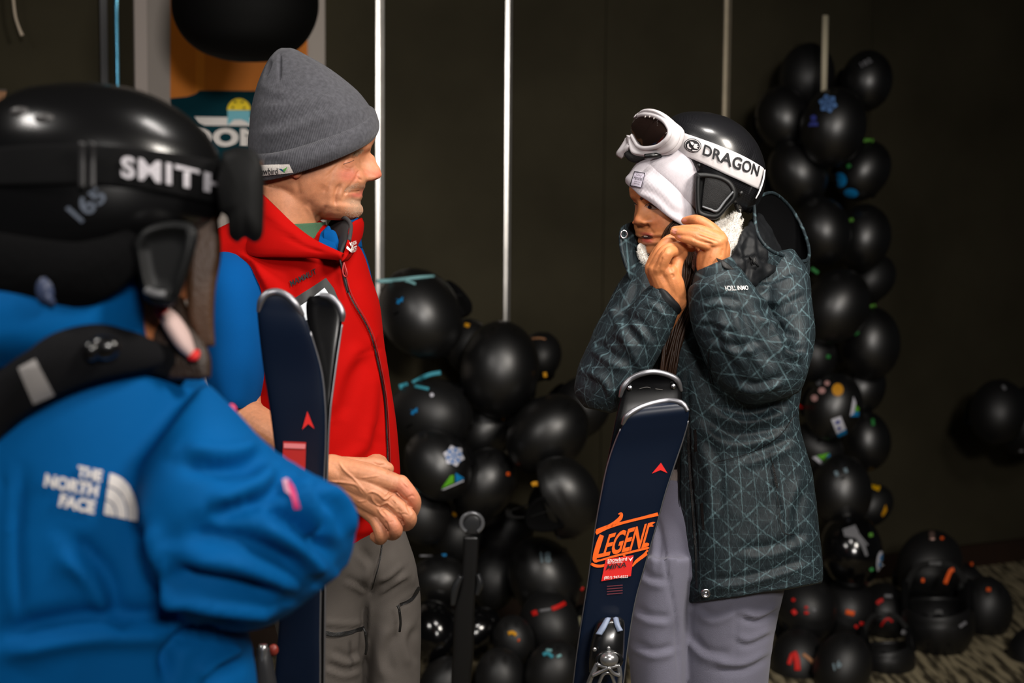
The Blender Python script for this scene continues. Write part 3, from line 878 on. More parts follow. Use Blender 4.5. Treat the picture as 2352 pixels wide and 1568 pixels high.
# ------------------------------------------------------------------ the man in the red vest
YM = 2.42
man = thing('person', (W(760, 1200, YM)[0], YM, 0.0), 'man in a grey beanie, red vest and grey trousers, hands clasped, smiling to the side', 'person')
HM = dict(
    front=[(-.1035, .070), (-.1015, .084), (-.096, .0935), (-.0875, .0985), (-.0793, .0985), (-.0735, .0950), (-.0695, .0958), (-.0640, .0985), (-.0600, .1002), (-.0572, .0990), (-.0548, .0992), (-.0500, .1000), (-.0460, .1030),
           (-.0380, .1030), (-.030, .1010), (-.02, .0985), (-.005, .1000), (.0126, .1045), (.020, .1080), (.030, .1150), (.040, .1185), (.060, .115), (.080, .100), (.100, .070), (.114, .01)],
    back=[(-.1035, .035), (-.09, .0), (-.07, -.045), (-.05, -.075), (0, -.092), (.04, -.093), (.08, -.075), (.105, -.04), (.114, .0)],
    width=[(-.1035, .024), (-.100, .036), (-.092, .050), (-.080, .060), (-.06, .068), (-.04, .0725), (-.02, .0750), (.0, .0770), (.03, .0785), (.06, .075), (.09, .056), (.106, .032), (.114, .008)],
    nose=[(-0.0385, .0, .014), (-0.0355, .004, .018), (-0.0343, .014, .0185), (-0.0320, .0195, .0185), (-0.0292, .0262, .0180), (-0.0255, .0305, .0172), (-0.0215, .0318, .0160), (-0.0180, .0305, .0145), (-0.0115, .0275, .0120), (-0.0039, .0215, .0105), (0.0080, .0135, .0095), (0.0126, .0045, .0095), (0.0220, .001, .012), (0.0300, 0, .014)],
    bumps=[(.0330, .000, .0150, .0100, -.0135), (.0300, .0190, .0200, .0070, .0050), (.0330, -.0005, .0090, .0062, .0070), (.0400, -.0300, .0170, .0150, .0085), (.0165, -.0290, .0050, .0062, .0075),
           (.0300, -.0580, .0070, .0060, -.0030), (0, -.0590, .0200, .0013, -.0030), (.045, -.060, .012, .016, -.004), (0, -.086, .016, .010, .0025)], ef=2.3)
VH, FH = head_geo(HM)
RMAN = frame((math.cos(.14), math.sin(.14), -.03), (0.0, 0, 1))
OM = W(700, 362, YM)
VH = VH @ RMAN + OM
def ML(x, y, z):
    return np.array([x, y, z]) @ RMAN + OM
neck = loft([(585, 420, 735, 455, YM, .062), (583, 450, 738, 480, YM, .064), (580, 490, 733, 515, YM, .064), (578, 530, 724, 545, YM, .066), (570, 600, 735, 610, YM, .07)], 30, 40)
ear = ellipsoid(ML(.078, -.012, -.006), (.009, .015, .024), 14, RMAN.T)
lobe = ellipsoid(ML(.079, -.012, -.030), (.007, .0085, .009), 10, RMAN.T)
ear2 = ellipsoid(ML(-.079, -.012, -.014), (.010, .016, .030), 14, RMAN.T)
HV, HF_ = union([(VH, FH), neck, ear, lobe, ear2], .0017, 2)
wr = [('r', [(785, 421), (776, 433), (770, 452), (771, 474)], 4.2, -.0042), ('r', [(794, 425), (784, 440), (780, 462)], 5, .0016), ('r', [(762, 425), (758, 450), (760, 478)], 7, .0016),
      ('r', [(822, 402), (812, 417), (802, 430), (792, 444), (787, 458)], 3.4, -.0020), ('r', [(827, 391), (821, 399), (823, 409), (832, 415)], 2.3, -.0030), ('r', [(784, 383), (796, 392), (812, 392)], 2.0, -.0012), ('r', [(789, 371), (800, 364), (814, 363)], 1.6, -.0016),
      ('r', [(776, 378), (762, 393), (748, 407)], 2.0, -.0013), ('r', [(776, 372), (758, 381), (740, 389)], 1.8, -.0012), ('r', [(772, 386), (758, 404), (750, 418)], 2.2, -.0012), ('r', [(768, 395), (756, 420), (744, 446)], 3, -.0013),
      ('r', [(787, 376), (795, 384), (806, 386), (816, 380)], 1.7, -.0016), ('r', [(785, 381), (796, 390), (810, 391)], 1.8, -.0010), ('r', [(788, 375), (800, 368), (812, 369)], 1.3, -.0020), ('r', [(792, 369), (803, 363), (815, 364)], 1.3, -.0012),
      ('r', [(799, 442), (812, 441), (828, 439)], 1.6, -.0022), ('r', [(797, 441), (793, 447)], 2.2, -.0018), ('r', [(806, 457), (820, 461), (829, 460)], 3, -.0012),
      ('r', [(752, 470), (738, 492), (720, 506)], 5, -.0022), ('r', [(700, 470), (720, 500), (728, 520)], 6, .0022), ('r', [(680, 410), (684, 430), (690, 452)], 6, -.0016), ('r', [(748, 425), (732, 452), (706, 480)], 12, -.0034),
      ('r', [(766, 484), (785, 490), (804, 492)], 5, -.001), ('r', [(838, 355), (846, 372), (856, 388)], 3, .0006), ('r', [(828, 372), (832, 388)], 3, -.0012)]
_p = proj(HV)[0]; HV = smooth_where(HV, HF_, np.exp(-((_p[:, 0] - 708) / 34) ** 2 - ((_p[:, 1] - 470) / 55) ** 2), 60)
HV = sculpt(HV, HF_, [(k, p, w * 1.15, h * .8) for k, p, w, h in wr])
# arms, hands (right hand laid over the left) and the covered body
def fingers(spec, flat=1.0):
    return [capsule(Wp(*[p[:3] for p in f]), [p[3] for f_ in [f] for p in f_], 14, 14) for f in spec]
YH = 2.20
armR = [capsule(Wp((545, 640, 2.37), (540, 780, 2.335), (548, 930, 2.31), (562, 960, 2.30)), [.040, .040, .037, .036], 20, 20),
        capsule(Wp((552, 955, 2.30), (600, 985, 2.27), (660, 1022, 2.24), (720, 1062, 2.215), (752, 1079, 2.205), (775, 1088, 2.20)), [.037, .036, .033, .026, .0235, .024], 24, 24, flat=.92)]
palm = [capsule(Wp((762, 1072, 2.205), (800, 1082, 2.195), (850, 1092, 2.19), (905, 1108, 2.19)), [.0205, .0200, .0190, .0150], 16, 16),
        capsule(Wp((764, 1080, 2.205), (810, 1105, 2.192), (855, 1128, 2.187), (893, 1146, 2.19)), [.0210, .0205, .0190, .0140], 16, 16),
        capsule(Wp((764, 1090, 2.208), (808, 1122, 2.196), (845, 1150, 2.190), (873, 1172, 2.19)), [.0200, .0200, .0180, .0130], 16, 16),
        capsule(Wp((766, 1096, 2.212), (800, 1128, 2.203), (835, 1160, 2.197), (858, 1186, 2.195)), [.0180, .0180, .0165, .0125], 16, 16),
        capsule(Wp((780, 1070, 2.215), (825, 1068, 2.222), (868, 1067, 2.225), (890, 1076, 2.228)), [.0160, .0130, .0115, .0105], 14, 14)]
fing = [capsule(Wp((920, 1110, 2.19), (940, 1132, 2.187), (951, 1152, 2.195), (947, 1176, 2.215), (934, 1188, 2.235)), [.0140, .0122, .0116, .0098, .0082], 14, 22),
        capsule(Wp((900, 1150, 2.188), (922, 1170, 2.178), (940, 1188, 2.180), (934, 1204, 2.205), (915, 1206, 2.225)), [.0135, .0122, .0122, .0108, .0085], 14, 22),
        capsule(Wp((880, 1176, 2.188), (897, 1196, 2.176), (908, 1214, 2.178), (902, 1226, 2.203), (885, 1224, 2.222)), [.0130, .0120, .0122, .0105, .0085], 14, 22),
        capsule(Wp((862, 1190, 2.195), (870, 1208, 2.185), (876, 1228, 2.186), (872, 1238, 2.205), (860, 1232, 2.222)), [.0122, .0110, .0112, .0095, .0080], 14, 22)]
AR = union(armR + palm + fing, .0014, 3)
veins = [('r', [(777, 1058), (790, 1078), (812, 1098), (832, 1122), (842, 1133)], 2.6, .0020), ('r', [(750, 1104), (790, 1108), (818, 1114), (832, 1133)], 2.6, .0018), ('r', [(842, 1133), (855, 1129), (870, 1135), (884, 1146), (898, 1137), (915, 1133)], 2.3, .0024),
         ('r', [(852, 1138), (860, 1153), (872, 1160), (888, 1154), (897, 1160), (906, 1168)], 2.2, .0022), ('r', [(866, 1165), (876, 1180), (884, 1188)], 2.4, .0020), ('r', [(884, 1138), (895, 1122), (902, 1108)], 1.8, .0010), ('r', [(828, 1097), (850, 1095), (872, 1091)], 2, .0010),
         ('r', [(820, 1151), (838, 1150), (842, 1143)], 2, .0010), ('r', [(932, 1116), (936, 1112)], 9, .0016), ('r', [(906, 1152), (908, 1150)], 8, .0018), ('r', [(884, 1178), (886, 1176)], 7, .0016), ('r', [(864, 1192), (866, 1190)], 7, .0012),
         ('r', [(936, 1143), (946, 1138), (953, 1141)], 2.0, -.0012), ('r', [(918, 1182), (928, 1180), (937, 1183)], 2, -.0012), ('r', [(894, 1200), (904, 1196)], 2, -.0010), ('r', [(912, 1165), (916, 1172), (924, 1176)], 4, -.0015),
         ('r', [(912, 1176), (922, 1190), (926, 1204)], 3, -.0022), ('r', [(884, 1196), (890, 1212), (892, 1226)], 3, -.0022), ('r', [(932, 1140), (936, 1160), (944, 1182)], 3, -.0020), ('r', [(856, 1062), (870, 1068), (886, 1066)], 3, -.0012), ('r', [(895, 1078), (890, 1088)], 3, -.001)]
AR = (sculpt(AR[0], AR[1], veins), AR[1])
armL = [capsule(Wp((770, 640, 2.62), (800, 800, 2.64), (815, 960, 2.60)), [.034, .036, .036], 16, 14),
        capsule(Wp((815, 960, 2.60), (840, 1040, 2.46), (866, 1105, 2.31), (878, 1130, 2.262)), [.040, .036, .027, .024], 16, 16),
        ellipsoid(W(892, 1160, 2.235), (.030, .022, .034), 14)]
fl = [capsule(Wp((905, 1146 + 14 * k, 2.225), (924 - 4 * k, 1164 + 14 * k, 2.215), (918 - 9 * k, 1178 + 14 * k, 2.218), (898 - 9 * k, 1172 + 14 * k, 2.226)), [.0105, .0100, .0095, .008], 12, 14) for k in range(4)]
fl.append(capsule(Wp((878, 1120, 2.25), (895, 1108, 2.235), (915, 1112, 2.222)), [.012, .0115, .009], 12, 10))
AL = union(armL + fl, .0028, 2)
core = loft([(560, 560, 760, 570, YM, .05), (520, 620, 830, 630, 2.45, .09), (540, 800, 850, 800, 2.45, .10), (560, 1100, 880, 1100, 2.45, .10), (590, 1280, 920, 1280, 2.45, .10)], 24, 24)
def leg(pts, r):
    return capsule(np.array(pts), r, 14, 20)
hx0, hx1 = W(720, 1300, YM)[0], W(868, 1300, YM)[0]
legs = [leg([(hx0, 2.43, .86), (hx0 + .01, 2.42, .46), (hx0 + .01, 2.45, .10), (hx0 + .02, 2.40, .055)], [.045, .036, .030, .028]), leg([(hx1, 2.47, .86), (hx1, 2.46, .46), (hx1, 2.49, .10), (hx1 + .01, 2.44, .055)], [.045, .036, .030, .028])]
CB = union([core, neck] + legs, .009, 1)
BV, BF = bunion([(HV, HF_), CB, AR, AL])
SK = (186, 126, 92)
spots = [(872, 402, 14, 13, (190, 92, 78), .55), (846, 396, 12, 10, (196, 102, 84), .45), (800, 402, 26, 17, (200, 98, 78), .65), (820, 448, 18, 6, (178, 88, 78), .75), (832, 441, 6, 9, (176, 86, 78), .6), (800, 374, 16, 9, (186, 112, 84), .5),
         (826, 480, 26, 18, (176, 150, 128), .55), (812, 462, 22, 8, (160, 138, 118), .5), (806, 430, 14, 5, (168, 138, 116), .5, -.5), (832, 429, 8, 6, (150, 124, 106), .5), (676, 404, 9, 9, (206, 112, 84), .7), (740, 420, 40, 40, (190, 120, 82), .3),
         (822, 349, 16, 4.5, (120, 92, 66), .75, -.45), (800, 362, 12, 4, (140, 104, 76), .5, -.4), (930, 1125, 26, 24, (205, 118, 96), .55), (905, 1205, 40, 26, (196, 116, 92), .45), (950, 1150, 14, 24, (200, 110, 88), .4), (760, 1075, 40, 26, (212, 146, 106), .5)]
m_body = mk('body', (BV, BF), m_skin, man, col=paint(BV, BF, SK, spots))
for sx in (.033, -.033):
    mk('eye', ellipsoid(ML(sx, .0700, -.001), (.0115,) * 3, 12), m_eye, man)
# short pale whiskers on the chin and lip
def whiskers(tree, region, n, length, mat, parent, name, lean=(0, 0, -1), thick=.00022, w=None):
    T, Fq = [], []
    for _ in range(n):
        x, y = region()
        d = Vector(ray(x, y)).normalized(); h, nn, i, L = tree.ray_cast(Vector(CAM), d)
        if h is None:
            continue
        if nn.dot(d) > 0:
            nn = -nn
        dirn = (nn + Vector(lean) * .7 + Vector(RNG.normal(0, .25, 3))).normalized() * length * RNG.uniform(.6, 1.2)
        side = dirn.cross(Vector(d)).normalized() * thick
        b = len(T); T += [(h - side)[:], (h + side)[:], (h + dirn)[:]]; Fq.append([b, b + 1, b + 2])
    return mk(name, (np.array(T), Fq), mat, parent, smooth_=False, kind='stuff')
bt = BVHTree.FromPolygons(BV.tolist(), BF)
def reg(cx, cy, rx, ry, a=0):
    def f():
        while True:
            u, v = RNG.uniform(-1, 1, 2)
            if u * u + v * v < 1:
                break
        c, s = math.cos(a), math.sin(a)
        return cx + u * rx * c - v * ry * s, cy + u * rx * s + v * ry * c
    return f
m_gray = M('grey_whisker', (158, 140, 122), .7)
whiskers(bt, reg(815, 480, 24, 20), 500, .0012, m_gray, man, 'stubble')
whiskers(bt, reg(808, 431, 20, 6, -.5), 170, .0012, m_gray, man, 'stubble')
m_brow = M('brow_hair', (128, 100, 76), .7)
whiskers(bt, reg(822, 349, 14, 3, -.5), 150, .006, m_brow, man, 'eyebrow', lean=(-.6, 0, -.2), thick=.0003)
whiskers(bt, reg(700, 393, 14, 4, -.25), 120, .004, M('short_hair', (120, 92, 70), .8), man, 'sideburn', lean=(-.3, 0, -1), thick=.0002)
decal('eyelash', *line2(cr([(789, 376.5), (797, 374), (805, 371.5), (813, 367.5)], 16), [1.3] * 16), bt, M('lash_brown', (104, 66, 50), .7), man, off=.0008)

# beanie with a folded cuff
m_knit = knit('grey_knit', (72, 72, 77), 200, .3, fuzz=.5, sheen=.1, var=.22)
bs = [(583, 392, 862, 300, YM, .094), (574, 350, 862, 282, YM, .098), (572, 322, 852, 250, YM, .099), (574, 300, 846, 240, YM, .098), (578, 255, 822, 210, YM, .090), (587, 212, 787, 180, YM, .076), (602, 168, 748, 152, YM, .058), (618, 136, 706, 128, YM, .038), (634, 117, 682, 115, YM, .020), (646, 110, 668, 110, YM, .008)]
V, F, UV = loft(bs, 70, 140, 2.15, uv=True)
V = sculpt(V, F, [('r', [(643, 125), (642, 160), (641, 186)], 3.5, -.006), ('r', [(690, 122), (712, 140), (728, 160)], 3.0, -.004), ('r', [(622, 140), (608, 175)], 4, -.004), ('f', [(590, 300), (660, 290), (760, 250)], 14, .003), ('f', [(600, 240), (680, 232), (770, 205)], 12, .0022), ('r', [(590, 190), (640, 215), (700, 220)], 10, .002)])
bean = mk('beanie', (V, F), m_knit, man, uv=UV)
cs = [(590, 403, 858, 316, YM, .095), (586, 405, 863, 313, YM, .101), (577, 388, 870, 300, YM, .107), (573, 365, 870, 282, YM, .109), (573, 345, 862, 260, YM, .108), (575, 336, 853, 254, YM, .102), (580, 334, 846, 252, YM, .098)]
V, F, UV = loft(cs, 30, 140, 2.15, cap=False, uv=True, tz=[.016, .017, .018, .020, .024, .025, .025])
V = sculpt(V, F, [('r', [(660, 372), (720, 362), (790, 330)], 12, .002), ('r', [(600, 370), (650, 372)], 10, -.002)])
cuff = mk('cuff', (V, F), m_knit, bean, uv=UV)
ct = bvh('cuff')
m_patch = M('patch_cream', (206, 198, 192), .8, bump=(600, .3)); m_ink = M('ink_black', (18, 18, 22), .8)
decal('patch', quad_map(np.array([[0, 0], [1, 0], [1, 1], [0, 1]], float), [(590, 379), (665, 377), (674, 396), (590, 405)]), [[0, 1, 2, 3]], ct, m_patch, bean, off=.002)
U, F = text_geo('snowbird', .01); decal('lettering', quad_map(U, [(586, 386), (638, 385.5), (639, 399), (586, 402)]), F, ct, m_ink, bean, off=.003, maxlen=12)
decal('blue_wing', *poly([(640, 387), (647, 387), (652, 390), (655, 396)]), ct, M('logo_blue', (30, 74, 110), .7), bean, off=.003)
decal('green_wing', *poly([(653, 396), (650, 389), (662, 382)]), ct, M('logo_green', (84, 158, 70), .7), bean, off=.003)

# red vest
def softshell(name, col, sc=900, var=.06):
    return M(name, col, .85, spec=.1, bump=(sc, .12, 2), var=(7, var))
m_red = softshell('red_softshell', (160, 3, 0)); m_blue = M('blue_cotton', (0, 68, 126), .9, spec=.08, bump=(1100, .15, 2), var=(6, .08))
YT = 2.45
vs_ = [(560, 545, 770, 560, YT, .06), (512, 560, 815, 560, YT, .10), (498, 600, 834, 585, YT, .122), (497, 650, 852, 640, YT, .134), (500, 720, 871, 700, YT, .140), (505, 800, 880, 780, YT, .142), (508, 900, 896, 880, YT, .142), (512, 1000, 910, 980, YT, .142),
       (520, 1090, 918, 1080, YT, .140), (530, 1200, 919, 1150, YT, .138), (540, 1290, 914, 1205, YT, .136), (546, 1325, 906, 1228, YT, .134)]
V1 = loft(vs_, 110, 120, 2.3)
sh = capsule(Wp((540, 580, 2.40), (620, 560, 2.40), (700, 570, 2.42)), [.050, .060, .055], 24, 14)
VV, VF = union([V1, sh], .0042, 3)
VV = sculpt(VV, VF, [('f', [(640, 560), (690, 585), (745, 592)], 10, .006), ('f', [(585, 600), (640, 640), (660, 700)], 22, .006), ('f', [(860, 990), (840, 1040), (770, 1090)], 18, .006), ('f', [(845, 800), (800, 860), (770, 960)], 20, .006), ('f', [(875, 850), (868, 940), (850, 1020)], 16, .004),
     ('f', [(905, 1100), (860, 1150), (800, 1180)], 14, .006), ('f', [(900, 1190), (850, 1205), (790, 1215)], 12, -.005), ('r', [(808, 1275), (850, 1262), (900, 1240)], 5, .003), ('f', [(700, 640), (720, 700), (700, 800)], 26, .004), ('r', [(810, 820), (850, 806), (880, 800)], 4, -.0016),
     ('r', [(775, 592), (800, 672), (842, 748), (860, 801), (881, 906), (888, 1000), (891, 1080), (893, 1180)], 7, .0030), ('r', [(820, 640), (850, 720), (866, 800)], 16, .003), ('f', [(540, 590), (580, 610), (615, 680)], 10, -.005)])
vest = mk('vest', (VV, VF), m_red, man)
vt = BVHTree.FromPolygons(VV.tolist(), VF)
zp = [(781, 594), (800, 672), (842, 748), (860, 801), (881, 906), (888, 1000), (891, 1080), (893, 1180)]
decal('zip', *line2(cr(zp, 60), [3.2] * 60), vt, m_zip, vest, off=.0025)
decal('zip_welt', *line2(cr(zp, 60) + np.array([5, 0]), [2] * 60), vt, M('dark_red_seam', (130, 8, 6), .8), vest, off=.0025)
m_pull = M('red_pull', (150, 14, 16), .5)
mk('zip_pull', join(tube(Wp((781, 596, 2.292), (786, 618, 2.289), (789, 632, 2.288)), [.0035, .003, .003], 8, 8, flat=.5), tube(Wp((789, 628, 2.286), (794, 650, 2.284), (799, 672, 2.284)), [.0042, .0045, .0030], 8, 8, flat=.6)), m_zip, vest)
mk('zip_puller_ring', tube(Wp((790, 603, 2.284), (796, 622, 2.28), (797, 634, 2.28), (791, 634, 2.28), (787, 622, 2.28), (790, 603, 2.284)), [.0015] * 6, 6, 24, cap=False), m_pull, vest)
U, F = text_geo('MAMMUT', .012); decal('lettering', quad_map(U, [(665, 645), (724, 616), (728, 629), (669, 659)]), F, vt, m_ink, vest, off=.002, label='black chest lettering')
decal('badge_holder', *poly([(676, 686), (748, 638), (766, 662), (785, 708), (720, 770), (690, 730)]), vt, M('badge_black', (24, 24, 25), .6), vest, off=.003)
decal('badge_card', *poly([(690, 703), (745, 661), (765, 690), (760, 720), (700, 736)]), vt, M('card_white', (226, 232, 240), .5), vest, off=.005)
# stand collar, folded open: near side, far side, dark lining, shirt collar, undershirt
colr = strip_surface(Wp((560, 500, 2.56), (525, 545, 2.44), (570, 585, 2.34), (640, 590, 2.31), (720, 592, 2.30), (784, 598, 2.292)), Wp((585, 428, 2.48), (590, 434, 2.36), (640, 481, 2.335), (684, 522, 2.325), (728, 553, 2.315), (790, 582, 2.295)), .008, 60, 14, .006)
CV = sculpt(colr[0], colr[1], [('r', [(650, 540), (700, 566), (745, 580)], 4, -.003), ('r', [(600, 470), (650, 520), (700, 552)], 8, .003)])
mk('collar', (CV, colr[1]), m_red, vest)
mk('collar', strip_surface(Wp((784, 600, 2.292), (800, 596, 2.33), (822, 560, 2.42), (825, 545, 2.50)), Wp((800, 552, 2.31), (806, 516, 2.36), (826, 502, 2.43), (830, 500, 2.50)), .007, 30, 10, .003), m_red, vest)
_cn = [o.name for o in vest.children if o.name.startswith('collar')]
vt2 = bvh(vest.name, *_cn)
decal('chest_logo', *join2(poly([(792, 568), (797, 565), (803, 572), (806, 563), (809, 562), (805, 580)])), vt2, m_white, vest, off=.004)
for wd, q in (('MOUNTAIN', [(802, 557), (815, 552), (817, 560), (804, 566)]), ('HOST', [(806, 567), (817, 563), (820, 575), (807, 580)])):
    U, F = text_geo(wd, .02); decal('logo_lettering', quad_map(U, q), F, vt2, m_white, vest, off=.004)
mk('collar_lining', strip_surface(Wp((783, 594, 2.297), (770, 560, 2.38), (752, 530, 2.46)), Wp((802, 548, 2.318), (800, 508, 2.38), (775, 500, 2.48)), .005, 24, 10, -.004), M('lining_black', (24, 24, 26), .8), vest)
mk('lining_hem', tube(Wp((802, 552, 2.312), (806, 520, 2.355), (798, 504, 2.38), (784, 498, 2.40)), [.0035] * 4, 8, 16), M('lining_grey', (44, 44, 46), .8), vest)
shirt = mk('shirt', strip_surface(Wp((728, 575, 2.33), (752, 585, 2.325), (780, 592, 2.32)), Wp((742, 530, 2.37), (757, 520, 2.37), (768, 555, 2.345)), .005, 20, 10, .003), m_blue, man)
mk('shirt_collar', strip_surface(Wp((746, 560, 2.345), (765, 578, 2.335), (778, 582, 2.335)), Wp((744, 528, 2.355), (768, 530, 2.35), (778, 552, 2.345)), .005, 16, 8, .002), m_blue, shirt)
mk('undershirt', loft([(582, 520, 747, 510, YM, .069), (577, 550, 751, 540, YM, .071), (570, 600, 758, 596, YM, .074)], 14, 48), M('green_jersey', (58, 92, 66), .9, bump=(800, .4)), man)
# blue short sleeves
slv = [(516, 566, 578, 578, 2.40, .03), (494, 590, 602, 618, 2.375, .056), (480, 640, 613, 672, 2.35, .068), (472, 720, 616, 742, 2.335, .072), (470, 800, 613, 815, 2.325, .070), (478, 870, 606, 872, 2.315, .066), (494, 915, 596, 915, 2.31, .062), (504, 934, 589, 938, 2.31, .058), (510, 934, 584, 937, 2.31, .054), (512, 920, 584, 924, 2.31, .05)]
V, F = loft(slv, 80, 80, 2.1)
V = sculpt(V, F, [('r', [(496, 607), (540, 602), (580, 622), (604, 660)], 2.0, -.0012), ('r', [(535, 585), (537, 605)], 2, -.002), ('f', [(560, 625), (545, 690), (550, 760)], 12, .005), ('f', [(500, 640), (492, 720), (500, 800)], 14, .004), ('f', [(600, 760), (570, 800), (520, 815)], 11, .005), ('f', [(600, 820), (560, 850), (505, 850)], 10, -.004), ('r', [(505, 913), (550, 918), (594, 916)], 2, -.0012), ('f', [(600, 700), (570, 730), (540, 740)], 9, .003)])
mk('sleeve', (V, F), m_blue, shirt)
mk('sleeve', loft([(770, 540, 826, 552, 2.66, .04), (752, 600, 850, 620, 2.66, .06), (760, 720, 866, 730, 2.66, .06), (775, 860, 866, 870, 2.64, .055)], 24, 30), m_blue, shirt)
mk('sleeve', loft([(792, 495, 822, 500, 2.60, .03), (790, 520, 826, 526, 2.58, .04), (780, 560, 832, 570, 2.58, .05)], 16, 24), m_blue, shirt)
# grey trousers
m_trs = M('grey_twill', (78, 73, 69), .85, spec=.2, bump=(1000, .2, 2), var=(9, .14))
fz = lambda px, z, Y: W(px, 784 + 0, Y) * np.array([1, 1, 0]) + np.array([0, 0, z])
legA = [(590, 1290, 868, 1290, 2.42, .11), (610, 1350, 850, 1350, 2.42, .105), (632, 1430, 842, 1430, 2.42, .10), (648, 1500, 836, 1500, 2.42, .096), (652, 1568, 829, 1568, 2.42, .092), (660, 1800, 815, 1800, 2.42, .085), (665, 2200, 800, 2200, 2.42, .075), (668, 2420, 796, 2420, 2.42, .07)]
legB = [(745, 1270, 948, 1270, 2.48, .11), (790, 1350, 964, 1350, 2.48, .105), (826, 1430, 967, 1430, 2.48, .098), (836, 1500, 966, 1500, 2.48, .094), (838, 1568, 964, 1568, 2.48, .09), (842, 1800, 955, 1800, 2.48, .082), (845, 2200, 945, 2200, 2.48, .072), (845, 2380, 945, 2380, 2.48, .068)]
hips = [(560, 1180, 918, 1180, YT, .118), (566, 1240, 934, 1230, YT, .122), (580, 1300, 954, 1290, YT, .124), (600, 1350, 962, 1340, YT, .118)]
TV, TF = union([loft(legA, 90, 60, 2.1), loft(legB, 90, 60, 2.1), loft(hips, 30, 80, 2.2)], .005, 3)
_p = proj(TV)[0]; TV = smooth_where(TV, TF, np.exp(-((_p[:, 0] - 850) / 75) ** 2 - ((_p[:, 1] - 1335) / 50) ** 2), 70)
TV = sculpt(TV, TF, [('r', [(872, 1262), (862, 1320), (848, 1380)], 4, -.004), ('f', [(845, 1375), (842, 1440), (836, 1520)], 8, -.005), ('f', [(820, 1262), (850, 1300), (848, 1340)], 10, .004), ('f', [(930, 1300), (895, 1330), (870, 1340)], 7, .003), ('f', [(940, 1325), (900, 1350), (872, 1370)], 6, .003), ('f', [(790, 1330), (820, 1345), (842, 1360)], 7, .003),
     ('r', [(738, 1428), (800, 1432), (840, 1428)], 5, .003), ('r', [(740, 1445), (790, 1448), (838, 1442)], 3, -.003), ('f', [(760, 1500), (800, 1515), (830, 1500)], 9, .004), ('f', [(745, 1530), (790, 1545), (828, 1535)], 8, .004), ('r', [(963, 1360), (940, 1378), (918, 1392)], 4, -.003), ('f', [(905, 1440), (880, 1500), (895, 1560)], 14, .004), ('f', [(955, 1430), (935, 1470), (950, 1530)], 12, .004)])
trs = mk('trousers', (TV, TF), m_trs, man)
tt = BVHTree.FromPolygons(TV.tolist(), TF)
decal('pocket_zip', *line2(cr([(740, 1452), (780, 1456), (838, 1440)], 24), [9] * 24), tt, m_zip, trs, off=.003)
decal('pocket_zip', *line2(cr([(962, 1348), (945, 1375), (918, 1388)], 24), [8] * 24), tt, m_zip, trs, off=.003)
decal('seam', *line2(cr([(878, 1245), (872, 1290), (855, 1352)], 24), [2.2] * 24), tt, m_zip, trs, off=.002)
for (x, y) in ((838, 1440), (916, 1388)):
    mk('zip_pull', join(tube(Wp((x - 3, y + 2, 2.335), (x + 2, y + 14, 2.333)), [.0035, .003], 8, flat=.6), tube(Wp((x + 1, y + 10, 2.333), (x + 4, y + 40, 2.34), (x + 2, y + 62, 2.345)), [.0022] * 3, 6, 10)), m_zip, trs)
def shoe(x, y, yaw, mat, parent, L=.29, w=.05):
    d = np.array([math.cos(yaw), math.sin(yaw), 0]); n = np.array([-d[1], d[0], 0]); P = np.array([x, y, 0])
    secs = [(-.09, .035, .030, .055), (-.075, .045, .034, .060), (-.02, .055, .040, .062), (.06, .045, .048, .048), (.13, .035, .046, .036), (.18, .026, .036, .027), (.20, .020, .020, .018)]
    S = cr(secs, 24); V = []; t = np.linspace(0, 2 * np.pi, 24, endpoint=False)
    for s, zc, hw, hh in S:
        z = zc + hh * np.sin(t); V.append(P + d * s + np.outer(hw * np.cos(t), n) + np.outer(np.clip(z, .002, 1), [0, 0, 1]))
    V, F = capped(np.vstack(V), 24, 24); o = mk('shoe', (V, F), mat, parent, fix=True)
    mk('sole', (np.vstack([P + np.array([0, 0, zz]) + d * (s * 1.02) + n * hw * 1.05 * sg for zz in (0.0, .018) for sg, lst in ((1, S), (-1, S[::-1])) for s, _, hw, _ in lst]), [[i, (i + 1) % 48, 48 + (i + 1) % 48, 48 + i] for i in range(48)] + [list(range(48))[::-1], list(range(48, 96))]), m_black, o, smooth_=False)
m_boot = M('boot_leather', (30, 28, 27), .5, bump=(200, .2))
shoe(hx0 + .04, 2.40, .1, m_boot, man); shoe(hx1 + .03, 2.45, .1, m_boot, man)
